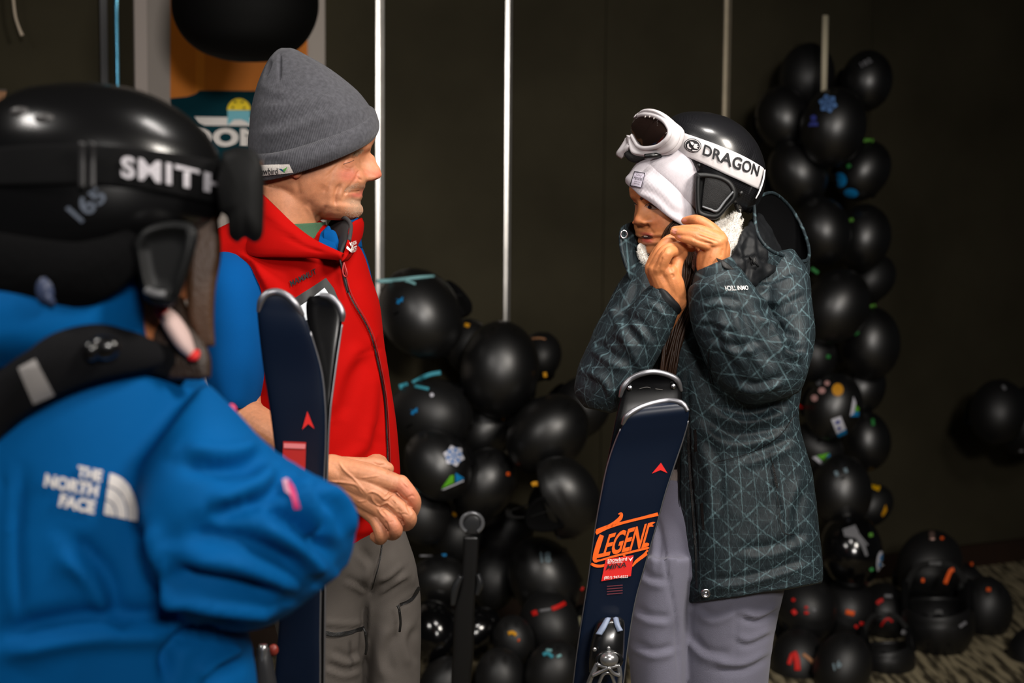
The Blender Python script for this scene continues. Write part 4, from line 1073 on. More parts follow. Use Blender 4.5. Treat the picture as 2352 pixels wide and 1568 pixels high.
# ------------------------------------------------------------------ the woman fastening a helmet
YW = 2.50
wom = thing('person', (W(1650, 1200, YW)[0], YW, 0.0), 'woman in a white knit hat and dark patterned ski jacket, both hands at the chin', 'person')
HWm = dict(
    front=[(-.104, .058), (-.101, .072), (-.095, .083), (-.088, .0885), (-.081, .0885), (-.075, .0868), (-.0735, .0885), (-.0690, .0945), (-.0645, .0935), (-.0615, .0870), (-.0580, .0930), (-.0545, .0955), (-.0505, .0930), (-.044, .0925), (-.036, .0895),
           (-.02, .0865), (-.005, .0860), (.008, .0880), (.020, .0920), (.030, .0920), (.045, .085), (.065, .070), (.085, .050), (.1, .03), (.11, .0)],
    back=[(-.104, .02), (-.09, -.01), (-.07, -.045), (-.045, -.07), (0, -.088), (.04, -.09), (.08, -.07), (.1, -.04), (.11, -.005)],
    width=[(-.104, .018), (-.100, .030), (-.092, .042), (-.08, .051), (-.06, .0600), (-.04, .0660), (-.02, .0695), (0, .0705), (.03, .072), (.06, .068), (.09, .048), (.103, .026), (.11, .006)],
    nose=[(-0.0380, 0, .011), (-0.0350, .006, .0145), (-0.0325, .0140, .0180), (-0.0290, .0190, .0175), (-0.0240, .0215, .0155), (-0.0190, .0195, .0135), (-0.0110, .0135, .0110), (-0.0010, .0095, .0090), (0.0090, .0055, .0090), (0.0120, .002, .011), (0.0240, 0, .014)],
    bumps=[(.0310, -.001, .0150, .0095, -.0085), (.0290, .0150, .0180, .0060, .0022), (.0310, -.0010, .0115, .0060, .0060), (.0370, -.0320, .0170, .0160, .0050), (.0160, -.0285, .0055, .0062, .0070), (.0080, -.0345, .0035, .0030, -.0040), (.0260, -.0610, .0060, .0050, -.0030)], ef=2.25)
VH, FH = head_geo(HWm)
RW = frame((-math.cos(.62), -math.sin(.62), -.20), (-.03, 0, 1))
OW = W(1557, 452, YW)
VH = VH * .95 @ RW + OW
neckW = loft([(1525, 540, 1640, 520, YW, .050), (1522, 600, 1645, 590, YW, .052), (1510, 680, 1665, 670, YW, .06), (1500, 740, 1690, 730, YW, .07)], 24, 36)
HV, HF2 = union([(VH, FH), neckW], .0017, 2)
HV = sculpt(HV, HF2, [('r', [(1473, 551), (1485, 553.5), (1498, 549)], 4.2, .0026), ('r', [(1470, 538), (1482, 536), (1499, 541)], 3.2, .0016), ('r', [(1482, 470), (1491, 466), (1503, 470), (1512, 476)], 1.6, -.0012), ('r', [(1484, 478), (1494, 480), (1504, 480)], 1.4, -.0007), ('r', [(1488, 517), (1494, 527), (1503, 537)], 3.5, -.0012), ('r', [(1472, 541), (1486, 542), (1501, 544)], 1.4, -.0022), ('r', [(1478, 563), (1486, 566)], 3, -.001), ('r', [(1486, 513), (1488, 519), (1484, 523)], 2.0, -.0018)])
# her left hand (right in view), back of the hand to the camera, fingers pointing left
LW = [capsule(Wp((1760, 830, 2.36), (1690, 720, 2.335), (1640, 625, 2.325), (1636, 606, 2.325)), [.036, .032, .0235, .0235], 18, 20, flat=.85),
      capsule(Wp((1634, 612, 2.325), (1640, 585, 2.322), (1650, 556, 2.320)), [.0215, .0205, .0150], 16, 12), capsule(Wp((1626, 612, 2.330), (1626, 590, 2.328), (1632, 567, 2.326)), [.0190, .0180, .0140], 16, 12),
      capsule(Wp((1646, 604, 2.332), (1655, 575, 2.330), (1652, 545, 2.330)), [.0170, .0165, .0120], 16, 12),
      capsule(Wp((1653, 552, 2.328), (1642, 532, 2.330), (1620, 514, 2.330), (1602, 506, 2.332), (1587, 505, 2.345), (1573, 507, 2.355)), [.0112, .0104, .0094, .0092, .0080, .0064], 14, 28),
      capsule(Wp((1656, 551, 2.318), (1632, 539, 2.314), (1607, 529, 2.314), (1578, 527, 2.322), (1549, 528, 2.335)), [.0118, .0096, .0094, .0082, .0064], 14, 28),
      capsule(Wp((1648, 558, 2.314), (1622, 549, 2.308), (1597, 541, 2.308), (1570, 536, 2.316), (1547, 533, 2.328)), [.0116, .0094, .0092, .0080, .0062], 14, 28),
      capsule(Wp((1634, 567, 2.318), (1614, 560, 2.308), (1594, 553, 2.306), (1574, 548, 2.312), (1558, 543, 2.322)), [.0108, .0088, .0084, .0074, .0058], 14, 28),
      capsule(Wp((1632, 600, 2.355), (1618, 578, 2.375), (1600, 560, 2.385), (1586, 548, 2.39)), [.0130, .0115, .0100, .0080], 14, 20)]
LWu = union(LW, .0013, 2)
kn = lambda x, y, w=6, h=.0012: ('b', [(x - 1, y), (x + 1, y)], w, h)
LWv = sculpt(LWu[0], LWu[1], [kn(1657, 552, 7), kn(1640, 561, 7, .0016), kn(1628, 569, 5), kn(1606, 529, 4, .0008), kn(1596, 541, 4, .0008), kn(1593, 553, 4, .0008), ('r', [(1604, 524), (1607, 530)], 1, -.0006), ('r', [(1594, 537), (1597, 543)], 1, -.0006), ('r', [(1592, 549), (1594, 556)], 1, -.0006),
    ('r', [(1602, 571), (1612, 574), (1618, 580)], 2.4, -.0014), ('r', [(1650, 556), (1630, 549), (1600, 538)], 2.2, -.0016), ('r', [(1640, 560), (1616, 556), (1590, 547)], 2.2, -.0016), ('r', [(1660, 570), (1656, 590)], 4, -.001), ('r', [(1640, 570), (1632, 592)], 3, .0008)])
# her right hand (left in view), palm turned to her chin, fingers bent over
RWp = [capsule(Wp((1400, 890, 2.40), (1470, 800, 2.37), (1535, 710, 2.35), (1548, 690, 2.348)), [.036, .034, .0245, .0235], 18, 20, flat=.85),
       capsule(Wp((1549, 690, 2.345), (1530, 655, 2.335), (1510, 624, 2.330)), [.0215, .0215, .0150], 16, 14), capsule(Wp((1544, 688, 2.355), (1522, 654, 2.350), (1500, 620, 2.345)), [.0190, .0190, .0140], 16, 14),
       capsule(Wp((1551, 680, 2.342), (1545, 650, 2.330), (1538, 626, 2.322)), [.0190, .0185, .0140], 16, 12),
       capsule(Wp((1513, 624, 2.326), (1524, 600, 2.314), (1534, 582, 2.312), (1546, 577, 2.322), (1560, 580, 2.340), (1570, 586, 2.355)), [.0125, .0105, .0100, .0092, .0082, .0064], 14, 26),
       capsule(Wp((1503, 620, 2.338), (1514, 596, 2.330), (1530, 574, 2.328), (1560, 566, 2.336), (1590, 570, 2.352)), [.0120, .0100, .0098, .0084, .0064], 14, 26),
       capsule(Wp((1497, 616, 2.350), (1508, 590, 2.345), (1526, 562, 2.345), (1552, 556, 2.352), (1578, 560, 2.360)), [.0112, .0094, .0092, .0080, .0062], 14, 26),
       capsule(Wp((1494, 614, 2.362), (1506, 584, 2.362), (1528, 556, 2.362), (1546, 545, 2.366), (1560, 544, 2.37)), [.0100, .0084, .0082, .0072, .0056], 14, 26),
       capsule(Wp((1546, 640, 2.330), (1551, 615, 2.330), (1558, 596, 2.335), (1568, 584, 2.345)), [.0140, .0118, .0105, .0085], 14, 20)]
RWu = union(RWp, .0013, 2)
RWv = sculpt(RWu[0], RWu[1], [kn(1493, 616, 6), kn(1506, 621, 6, .0014), kn(1522, 620, 5, .0008), kn(1534, 582, 5, .0010), ('r', [(1502, 612), (1514, 588), (1530, 568)], 2.2, -.0016), ('r', [(1512, 612), (1522, 590)], 2.2, -.0014), ('r', [(1541, 630), (1547, 633), (1546, 640)], 2, -.0014), ('r', [(1541, 600), (1540, 615), (1544, 626)], 3, -.0012)])
coreW = loft([(1530, 640, 1680, 640, YW, .05), (1470, 680, 1830, 680, 2.52, .08), (1500, 850, 1810, 850, 2.52, .09), (1540, 1050, 1800, 1050, 2.52, .09), (1530, 1250, 1790, 1250, 2.52, .09)], 20, 24)
wx0, wx1 = W(1508, 1250, 2.5)[0], W(1668, 1250, 2.5)[0]
upr = [capsule(Wp((1470, 690, 2.51), (1420, 790, 2.45), (1392, 880, 2.41), (1402, 888, 2.40)), [.036, .036, .036, .034], 14, 12), capsule(Wp((1795, 690, 2.51), (1800, 780, 2.44), (1790, 858, 2.38), (1762, 834, 2.362)), [.036, .036, .036, .034], 14, 12)]
CW = union([coreW, neckW] + upr + [capsule(np.array([(x, 2.5, .80), (x + .005, 2.49, .44), (x, 2.52, .10), (x - .02, 2.47, .05)]), [.045, .036, .030, .028], 14, 20) for x in (wx0, wx1)], .009, 1)
BVw, BFw = bunion([(HV, HF2), CW, (LWv, LWu[1]), (RWv, RWu[1])])
SKW = (190, 120, 74)
spw = [(1485, 538, 17, 4.8, (146, 58, 52), .9, .18), (1485, 552, 16, 7.5, (164, 66, 60), .9, .1), (1455, 505, 9, 8, (192, 104, 74), .4), (1508, 512, 22, 16, (190, 104, 70), .35), (1486, 516, 5, 4, (90, 44, 30), .5), (1570, 506, 6, 4, (214, 140, 118), .6), (1548, 530, 6, 5, (214, 140, 118), .6), (1560, 544, 5, 4, (214, 140, 118), .5),  # the small dark brown spot paints the shade inside the nostril
       (1650, 556, 20, 12, (206, 132, 84), .4), (1535, 578, 12, 8, (210, 140, 92), .4)]
mk('body', (BVw, BFw), m_skin, wom, col=paint(BVw, BFw, SKW, spw))
wt = BVHTree.FromPolygons(BVw.tolist(), BFw)
m_lash = M('lash_black', (18, 10, 8), .6); m_mouth = M('mouth_dark', (52, 16, 14), .5); m_tooth = M('tooth', (168, 150, 136), .4)
m_eye2 = M('eye_white_soft', (150, 134, 124), .2)
def eye_w(pts, iris, lash, brow):
    decal('eye', *fan(pts), wt, m_eye2, wom, off=.0010, maxlen=3); decal('iris', *fan(oval(*iris)), wt, m_iris, wom, off=.0016, maxlen=3)
    decal('eyelash', *line2(cr(lash, 20), np.interp(np.linspace(0, 1, 20), [0, .5, 1], [1.2, 2.6, 1.6])), wt, m_lash, wom, off=.0020, maxlen=3)
    if brow:
        decal('eyebrow', *line2(cr(brow, 20), np.interp(np.linspace(0, 1, 20), [0, .4, 1], [5, 6, 2.5])), wt, M('brow_dark', (62, 36, 22), .8), wom, off=.0012, maxlen=3)
eye_w([(1484, 474.5), (1489, 471.5), (1497, 472), (1505, 476.5), (1509, 480), (1500, 480), (1490, 478.5)], (1492.5, 475, 4.2, 3.8, 0, 16), [(1481, 474), (1487, 468.5), (1497, 469), (1506, 475), (1513, 480)], [(1471, 457), (1478, 452), (1487, 453), (1497, 460)])
eye_w([(1451, 468), (1456, 466), (1461, 469), (1458, 473), (1452, 472)], (1457, 469.5, 2.6, 3.4, 0, 14), [(1450, 467), (1456, 464), (1463, 469)], None)
decal('mouth', *fan([(1473, 542), (1480, 541), (1490, 541.5), (1501, 545), (1492, 547.5), (1480, 547)]), wt, m_mouth, wom, off=.0010, maxlen=3)
decal('teeth', *poly([(1479, 542), (1484, 541.8), (1489, 542.4), (1488, 543.6), (1480, 543.6)]), wt, m_tooth, wom, off=.0016, maxlen=3)
m_nail = M('nail_pink', (206, 132, 112), .25)
for c in ((1572, 506, 6, 3.2, .1), (1550, 528, 6, 3, .15), (1549, 534, 5, 2.6, .5), (1560, 543, 5, 2.6, .6)):
    decal('fingernail', *fan(oval(*c, 14)), wt, m_nail, wom, off=.0006, maxlen=3)
# dark hair beside the cheek, round the neck and down the front
m_hair = M('dark_brown_hair', (46, 28, 17), .5, spec=.25); hb = []
for k in range(120):
    o = RNG.uniform(-3, 32); j_ = RNG.normal(0, 3.5, 6); y_ = RNG.uniform(-.012, .012)
    hb.append(tube(Wp((1562 + o * .6 + j_[0], 500, 2.437 + y_), (1541 + o * .9 + j_[1], 518, 2.432 + y_), (1528 + o + j_[2], 542, 2.436 + y_), (1525 + o + j_[3], 568, 2.44 + y_), (1534 + o * .8 + j_[4], 602, 2.445 + y_), (1552 + o * .4, 660, 2.445)), [.0008, .0014, .0017, .0016, .0015, .001], 5, 20))
for k in range(130):
    o = RNG.uniform(0, 46); j_ = RNG.normal(0, 4, 6); y_ = RNG.uniform(-.02, .012)
    hb.append(tube(Wp((1566 + o * .6, 560, 2.46), (1570 + o + j_[0], 620, 2.42 + y_), (1556 + o * .9 + j_[1], 690, 2.41 + y_), (1532 + o * .75 + j_[2], 770, 2.395 + y_), (1516 + o * .65 + j_[3], 850, 2.385 + y_), (1510 + o * .5 + j_[4], 935, 2.385)), [.0012, .0022, .0025, .0024, .002, .0006], 5, 24))
mk('hair', join(*hb), m_hair, wom, kind='stuff')

# patterned jacket
def printed(name, base, line, sc=1.0, amt=1.0):
    m, nt, b = _nodes(name); L = nt.links
    a = nd(nt, 'ShaderNodeAttribute', attribute_name='uvp'); tc = nd(nt, 'ShaderNodeTexCoord')
    wn = nd(nt, 'ShaderNodeTexNoise', i_Scale=5.0, i_Detail=1.0); L.new(a.outputs['Vector'], wn.inputs['Vector'])
    acc = None
    for i, (ang, fr, wd, gain) in enumerate([(2, 21, .055, .85), (62, 19, .055, .9), (122, 20, .055, .9), (35, 37, .05, .36), (92, 33, .05, .36), (155, 41, .05, .36)]):
        r = math.radians(ang); d = nd(nt, 'ShaderNodeVectorMath', operation='DOT_PRODUCT'); d.inputs[1].default_value = (math.cos(r) * fr * sc, math.sin(r) * fr * sc, 0)
        L.new(a.outputs['Vector'], d.inputs[0])
        w = nd(nt, 'ShaderNodeMath', operation='MULTIPLY_ADD'); w.inputs[1].default_value = .4; L.new(wn.outputs['Fac'], w.inputs[0]); L.new(d.outputs['Value'], w.inputs[2])
        pp = nd(nt, 'ShaderNodeMath', operation='PINGPONG'); pp.inputs[1].default_value = .5; L.new(w.outputs[0], pp.inputs[0])
        ss = nd(nt, 'ShaderNodeMapRange', interpolation_type='SMOOTHSTEP'); ss.inputs[1].default_value = 0.015; ss.inputs[2].default_value = wd * 1.15; ss.inputs[3].default_value = gain; ss.inputs[4].default_value = 0
        L.new(pp.outputs[0], ss.inputs[0])
        # each line comes and goes along its length
        mp = nd(nt, 'ShaderNodeMapping'); mp.inputs['Rotation'].default_value = (0, 0, -r); mp.inputs['Scale'].default_value = (70 * sc, 9 * sc, 1); mp.inputs['Location'].default_value = (i * 3.7, i, 0)
        L.new(a.outputs['Vector'], mp.inputs[0]); n = nd(nt, 'ShaderNodeTexNoise', i_Scale=1.0, i_Detail=3.0); L.new(mp.outputs[0], n.inputs['Vector'])
        mr = nd(nt, 'ShaderNodeMapRange'); mr.inputs[1].default_value = .38; mr.inputs[2].default_value = .62; L.new(n.outputs['Fac'], mr.inputs[0])
        mu = nd(nt, 'ShaderNodeMath', operation='MULTIPLY'); L.new(ss.outputs[0], mu.inputs[0]); L.new(mr.outputs[0], mu.inputs[1])
        # hatching beside the lines
        hp = nd(nt, 'ShaderNodeMapping'); hp.inputs['Rotation'].default_value = (0, 0, -r); hp.inputs['Scale'].default_value = (420 * sc, 28 * sc, 1); L.new(a.outputs['Vector'], hp.inputs[0])
        hn = nd(nt, 'ShaderNodeTexNoise', i_Scale=1.0, i_Detail=2.0); L.new(hp.outputs[0], hn.inputs['Vector'])
        hr = nd(nt, 'ShaderNodeMapRange'); hr.inputs[1].default_value = .55; hr.inputs[2].default_value = .75; hr.inputs[4].default_value = .15; L.new(hn.outputs['Fac'], hr.inputs[0])
        s = nd(nt, 'ShaderNodeMath', operation='ADD'); L.new(mu.outputs[0], s.inputs[0]); L.new(hr.outputs[0], s.inputs[1])
        if acc is None:
            acc = s
        else:
            x = nd(nt, 'ShaderNodeMath', operation='ADD'); L.new(acc.outputs[0], x.inputs[0]); L.new(s.outputs[0], x.inputs[1]); acc = x
    cl = nd(nt, 'ShaderNodeMath', operation='MULTIPLY', use_clamp=True); cl.inputs[1].default_value = .62 * amt; L.new(acc.outputs[0], cl.inputs[0])
    mx = nd(nt, 'ShaderNodeMix', data_type='RGBA'); mx.inputs['A'].default_value = (*lin(base), 1); mx.inputs['B'].default_value = (*lin(line), 1)
    L.new(cl.outputs[0], mx.inputs['Factor']); L.new(mx.outputs['Result'], b.inputs['Base Color'])
    b.inputs['Roughness'].default_value = .62; b.inputs['Specular IOR Level'].default_value = .3
    n = nd(nt, 'ShaderNodeTexNoise', i_Scale=34.0, i_Detail=4.0); L.new(tc.outputs['Object'], n.inputs['Vector'])
    bp = nd(nt, 'ShaderNodeBump', i_Strength=.35, i_Distance=.006); L.new(n.outputs['Fac'], bp.inputs['Height']); L.new(bp.outputs[0], b.inputs['Normal'])
    return m
m_print = printed('triangle_print', (16, 25, 30), (80, 103, 109), 1.12)
m_dk = M('dark_shell', (11, 13, 16), .6, spec=.25, bump=(40, .6)); m_dkin = M('dark_lining', (5, 5, 6), .95, spec=.05, bump=(30, .5))
m_fleece = M('white_fleece', (206, 201, 194), .95, spec=.05, bump=(260, 1.0, 4), sheen=.4)
YJ = 2.52
tor = [(1540, 600, 1730, 590, YJ, .05), (1470, 622, 1822, 600, YJ, .085), (1448, 660, 1848, 650, YJ, .105), (1450, 740, 1852, 740, YJ, .122), (1470, 820, 1842, 820, YJ, .130), (1505, 900, 1829, 900, YJ, .130), (1535, 980, 1826, 970, YJ, .130), (1548, 1060, 1846, 1050, YJ, .134), (1553, 1150, 1862, 1140, YJ, .138), (1558, 1250, 1871, 1230, YJ, .142), (1564, 1330, 1877, 1300, YJ, .145), (1569, 1384, 1878, 1338, YJ, .146), (1574, 1386, 1872, 1341, YJ, .142)]
fore = [(1592, 652, 1690, 606, 2.325, .043), (1580, 668, 1708, 625, 2.325, .050), (1586, 730, 1742, 672, 2.33, .056), (1604, 790, 1782, 730, 2.335, .062), (1632, 850, 1822, 790, 2.345, .068), (1672, 902, 1846, 838, 2.355, .070), (1725, 930, 1848, 872, 2.365, .066), (1775, 925, 1834, 900, 2.37, .048)]
upa = [(1730, 590, 1820, 572, 2.50, .05), (1726, 640, 1852, 625, 2.49, .074), (1738, 710, 1864, 700, 2.46, .078), (1752, 780, 1867, 775, 2.43, .076), (1768, 850, 1856, 845, 2.40, .066), (1780, 890, 1838, 890, 2.39, .05)]
upl = [(1455, 600, 1530, 590, 2.50, .05), (1422, 650, 1540, 640, 2.49, .07), (1390, 715, 1525, 735, 2.46, .072), (1352, 785, 1500, 815, 2.44, .072), (1324, 850, 1462, 880, 2.425, .068), (1320, 900, 1430, 930, 2.415, .06), (1342, 936, 1400, 946, 2.41, .04)]
fol = [(1334, 880, 1400, 946, 2.405, .05), (1352, 840, 1430, 930, 2.40, .06), (1392, 775, 1482, 868, 2.385, .058), (1440, 712, 1518, 802, 2.365, .052), (1476, 674, 1546, 748, 2.355, .046), (1500, 652, 1562, 712, 2.35, .041)]
parts, uvp = [], []
for sec, circ, ln, off in ((tor, 1.15, .95, 0), (fore, .42, .40, 3.3), (upa, .46, .34, 6.1), (upl, .46, .36, 9.2), (fol, .40, .36, 12.4)):
    V, F, UV = loft(sec, 110, 120, 3.3 if off == 0 else 2.15, uv=True); parts.append((V, F)); uvp.append(UV * [circ, ln] + [off, off * .37])
JV, JF = union(parts, .0042, 2)
kd = KDTree(sum(len(p[0]) for p in parts)); allv = np.vstack([p[0] for p in parts]); alluv = np.vstack(uvp)
for i, v in enumerate(allv):
    kd.insert(v, i)
kd.balance()
JUV = np.empty((len(JV), 2))
for i, v in enumerate(JV):
    nn = kd.find_n(Vector(v), 3); w = np.array([1 / (d + 1e-5) for _, _, d in nn]); u = alluv[[k for _, k, _ in nn]]
    JUV[i] = (u * w[:, None]).sum(0) / w.sum() if np.ptp(u[:, 0]) < .2 and np.ptp(u[:, 1]) < .2 else u[0]
JV = JV + normals(JV, JF) * nz(JV, 14, .0030, 1.0, 2)[:, None]
fold = [(1800, 770, 1750, 745), (1838, 800, 1790, 800)]
JV = sculpt(JV, JF, [('f', [(1770, 742), (1800, 770), (1835, 780)], 9, .007), ('f', [(1782, 770), (1815, 805), (1850, 812)], 9, .008), ('f', [(1790, 790), (1805, 830), (1842, 850)], 8, .006), ('f', [(1742, 720), (1778, 735), (1830, 712)], 10, .006), ('f', [(1735, 690), (1780, 700), (1850, 670)], 9, -.005), ('f', [(1730, 650), (1775, 650), (1830, 625)], 9, .005),
    ('f', [(1690, 700), (1720, 780), (1770, 850)], 14, .006), ('f', [(1640, 720), (1660, 790), (1710, 860)], 14, -.005), ('f', [(1610, 700), (1650, 690), (1700, 700)], 8, .004), ('f', [(1620, 780), (1690, 800), (1750, 790)], 9, .004), ('f', [(1690, 880), (1740, 890), (1800, 870)], 9, .006), ('f', [(1600, 740), (1640, 745), (1690, 760)], 7, -.003),
    ('f', [(1640, 940), (1720, 960), (1810, 935)], 12, .008), ('f', [(1600, 960), (1680, 1010), (1800, 990)], 14, .006), ('f', [(1700, 1060), (1760, 1040), (1830, 1010)], 12, .005), ('f', [(1610, 1000), (1640, 1080), (1640, 1180)], 16, .004), ('f', [(1850, 1100), (1820, 1180), (1830, 1260)], 14, .005), ('f', [(1620, 1340), (1720, 1330), (1860, 1290)], 9, .005),
    ('f', [(1700, 1270), (1780, 1262), (1860, 1230)], 12, .005), ('r', [(1770, 1046), (1782, 1120), (1798, 1215)], 4, -.003), ('r', [(1800, 1218), (1825, 1228)], 3, -.003), ('r', [(1578, 850), (1583, 1060), (1597, 1235), (1602, 1345)], 4, -.005), ('r', [(1586, 1376), (1700, 1360), (1876, 1330)], 4, -.002), ('r', [(1826, 925), (1815, 965), (1770, 990), (1700, 1000)], 3, -.003),
    ('f', [(1410, 700), (1440, 760), (1470, 800)], 12, .006), ('f', [(1360, 790), (1400, 820), (1440, 840)], 11, .006), ('f', [(1340, 860), (1380, 880), (1400, 920)], 10, -.005), ('f', [(1440, 730), (1470, 750), (1500, 790)], 10, .005), ('f', [(1480, 690), (1510, 700), (1540, 730)], 7, .004), ('f', [(1400, 770), (1430, 790), (1470, 860)], 9, -.004), ('f', [(1460, 640), (1440, 690), (1400, 730)], 10, .004)])
jac = mk('jacket', (JV, JF), m_print, wom, uv=JUV)
jt = BVHTree.FromPolygons(JV.tolist(), JF)
def jd(name, P, F, mat, off=.003, **k):
    return decal(name, P, F, jt, mat, jac, off=off, **k)
jd('zip', *line2(cr([(1580, 930), (1584, 1060), (1597, 1235), (1602, 1350)], 50), [5] * 50), m_zip)
jd('placket_edge', *line2(cr([(1562, 1020), (1560, 1150), (1563, 1260), (1573, 1380)], 50), [5] * 50), m_dk)
for pts in ([(1598, 985), (1600, 1036)], [(1613, 1155), (1617, 1216)], [(1774, 1062), (1786, 1120)]):
    jd('vent_zip', *line2(cr(pts, 10), [5] * 10), m_zip)
jd('pocket_seam', *line2(cr([(1768, 1040), (1782, 1120), (1796, 1215), (1826, 1228)], 40), [2] * 40), m_dk)
jd('waist_seam', *line2(cr([(1640, 1062), (1720, 1040), (1790, 1000), (1826, 950)], 40), [1.8] * 40), m_dk)
jd('chest_seam', *line2(cr([(1630, 800), (1628, 850), (1632, 880)], 20), [3] * 20), m_dk)
mk('snap', tube(W(1621, 1362, 2.362) + np.array([[.006 * math.cos(a), 0, .006 * math.sin(a)] for a in np.linspace(0, 2 * np.pi, 17)]), [.0022] * 17, 8, cap=False), m_metal, jac)
mk('snap', ellipsoid(W(1621, 1362, 2.363), (.0035, .002, .0035), 8), m_metal, jac)
U, F = text_geo('OMNI TECH', .01); U = 1 - U
F = [f for f in F]
jd('lettering', quad_map(U, [(1664, 656), (1716, 656), (1718, 666), (1667, 667)]), F, m_white, maxlen=10)
mk('cuff_tab', strip_surface(Wp((1646, 592, 2.30), (1664, 600, 2.287), (1682, 614, 2.29)), Wp((1652, 604, 2.292), (1664, 616, 2.282), (1690, 628, 2.292)), .005, 16, 8), m_zip, jac)
# cuffs, collar, fleece, hood
mk('cuff', loft([(1600, 622, 1674, 590, 2.325, .034), (1594, 634, 1682, 592, 2.325, .042), (1590, 652, 1692, 608, 2.325, .044)], 10, 48, cap=False), m_print, jac, uv='xz')
mk('cuff', loft([(1508, 642, 1565, 704, 2.35, .036), (1502, 646, 1566, 712, 2.35, .042), (1494, 656, 1560, 722, 2.352, .044)], 10, 48, cap=False), m_dk, jac)
cl_ = strip_surface(Wp((1588, 655, 2.385), (1650, 662, 2.372), (1720, 660, 2.385), (1775, 625, 2.43), (1795, 590, 2.52)), Wp((1612, 600, 2.40), (1672, 594, 2.38), (1700, 545, 2.39), (1722, 512, 2.44), (1735, 490, 2.53)), .012, 90, 30, .004)
clv = cl_[0] + normals(*cl_) * nz(cl_[0], 45, .004, 3)[:, None]
mk('collar', (sculpt(clv, cl_[1], [('f', [(1700, 560), (1712, 610), (1700, 655)], 8, .005), ('f', [(1735, 530), (1740, 580), (1760, 630)], 8, .005), ('r', [(1690, 600), (1725, 590), (1765, 600)], 3, -.003)]), cl_[1]), m_dk, jac)
mk('collar', strip_surface(Wp((1450, 650, 2.44), (1432, 596, 2.44), (1424, 550, 2.452), (1430, 520, 2.475), (1455, 509, 2.52)), Wp((1500, 665, 2.45), (1482, 622, 2.465), (1470, 586, 2.48), (1464, 552, 2.50), (1472, 530, 2.53)), .012, 50, 12, .008), m_print, jac, uv='xz')
mk('snap', tube(W(1433, 538, 2.45) + np.array([[.0055 * math.cos(a), 0, .0066 * math.sin(a)] for a in np.linspace(0, 2 * np.pi, 17)]), [.0016] * 17, 8, cap=False), m_metal, jac)
fl1 = strip_surface(Wp((1600, 640, 2.40), (1640, 620, 2.385), (1674, 596, 2.38), (1694, 545, 2.395), (1706, 500, 2.44)), Wp((1606, 580, 2.42), (1625, 530, 2.425), (1655, 510, 2.425), (1680, 496, 2.44), (1700, 484, 2.48)), .016, 50, 14, .008)
fl1 = (fl1[0] + normals(*fl1) * nz(fl1[0], 60, .006)[:, None], fl1[1])
fl2 = strip_surface(Wp((1464, 576, 2.47), (1472, 596, 2.462), (1486, 620, 2.455), (1500, 648, 2.45)), Wp((1478, 560, 2.47), (1486, 584, 2.458), (1500, 606, 2.448), (1512, 630, 2.44)), .014, 30, 10, .005)
for fl in (fl1, fl2):
    o = mk('fleece', fl, m_fleece, jac)
    tr_ = BVHTree.FromPolygons(fl[0].tolist(), fl[1])
    P, _ = proj(fl[0]); c = (P.min(0) + P.max(0)) / 2; h = (P.max(0) - P.min(0)) / 2
    whiskers(tr_, reg(c[0], c[1], h[0] * 1.1, h[1] * 1.1, 0), 9000 if fl is fl1 else 3500, .0045, m_fleece, o, 'fleece_pile', lean=(0, 0, 0), thick=.00022)
rim = cr(np.array([W(*p) for p in ((1732, 470, 2.46), (1748, 450, 2.54), (1778, 444, 2.62), (1815, 476, 2.68), (1845, 528, 2.68), (1859, 580, 2.61), (1846, 600, 2.52), (1802, 588, 2.45), (1764, 570, 2.42), (1738, 530, 2.43), (1732, 470, 2.46))]), 61)[:-1]
cen = W(1790, 640, 2.56); rings = []
for k, (t_, s_) in enumerate([(0, 1), (.12, 1.06), (.3, 1.10), (.5, 1.06), (.7, .92), (.88, .66), (.98, .3)]):
    c0 = rim.mean(0) * (1 - t_) + cen * t_; rings.append(c0 + (rim - rim.mean(0)) * s_ * (1 - .15 * t_))
hv = np.vstack(rings); hF = grid_faces(7, 60)
hUV = np.stack([np.tile(np.linspace(0, .7, 60), 7), np.repeat(np.linspace(0, .25, 7), 60)], 1) + 15
inn = np.vstack([rim.mean(0) + (r - rim.mean(0)) * .965 for r in rings]); inn[:60] = rim
mk('hood', (hv, hF), m_print, jac, uv=hUV); mk('hood_lining', (inn, [f[::-1] for f in hF]), m_dkin, jac)
mk('hood_edge', tube(np.vstack([rim, rim[:1]]), [.0032] * 61, 8, cap=False), m_print, jac, uv='xz')
mk('cord_lock', join(ellipsoid(W(1732, 600, 2.375), (.004, .004, .006), 8), tube(Wp((1722, 590, 2.385), (1732, 600, 2.373), (1742, 612, 2.38)), [.002] * 3, 6, 8)), m_zip, jac)
# white knit hat with a deep folded cuff
m_wk = knit('white_knit', (190, 184, 190), 170, .22, .2, .1, .04)
cf = [(1452, 420, 1602, 532, YW, .082), (1443, 424, 1608, 545, YW, .087), (1437, 419, 1613, 545, YW, .091), (1437, 408, 1615, 534, YW, .093), (1445, 398, 1614, 520, YW, .095), (1455, 384, 1610, 506, YW, .094), (1463, 376, 1606, 497, YW, .091), (1467, 376, 1602, 495, YW, .087)]
V, F, UV = loft(cf, 36, 150, 2.1, cap=False, uv=True, tz=[.001, .002, .002, -.002, -.008, -.016, -.020, -.020])
V = sculpt(V, F, [('f', [(1480, 400), (1530, 430), (1570, 480)], 16, .003), ('r', [(1450, 440), (1500, 456), (1540, 494), (1580, 512)], 8, .003)])
cr_ = [(1462, 392, 1622, 512, YW, .086), (1460, 376, 1622, 486, YW, .092), (1474, 358, 1628, 434, YW, .094), (1498, 340, 1640, 384, YW, .086), (1530, 326, 1645, 346, YW, .06), (1570, 322, 1610, 328, YW, .02)]
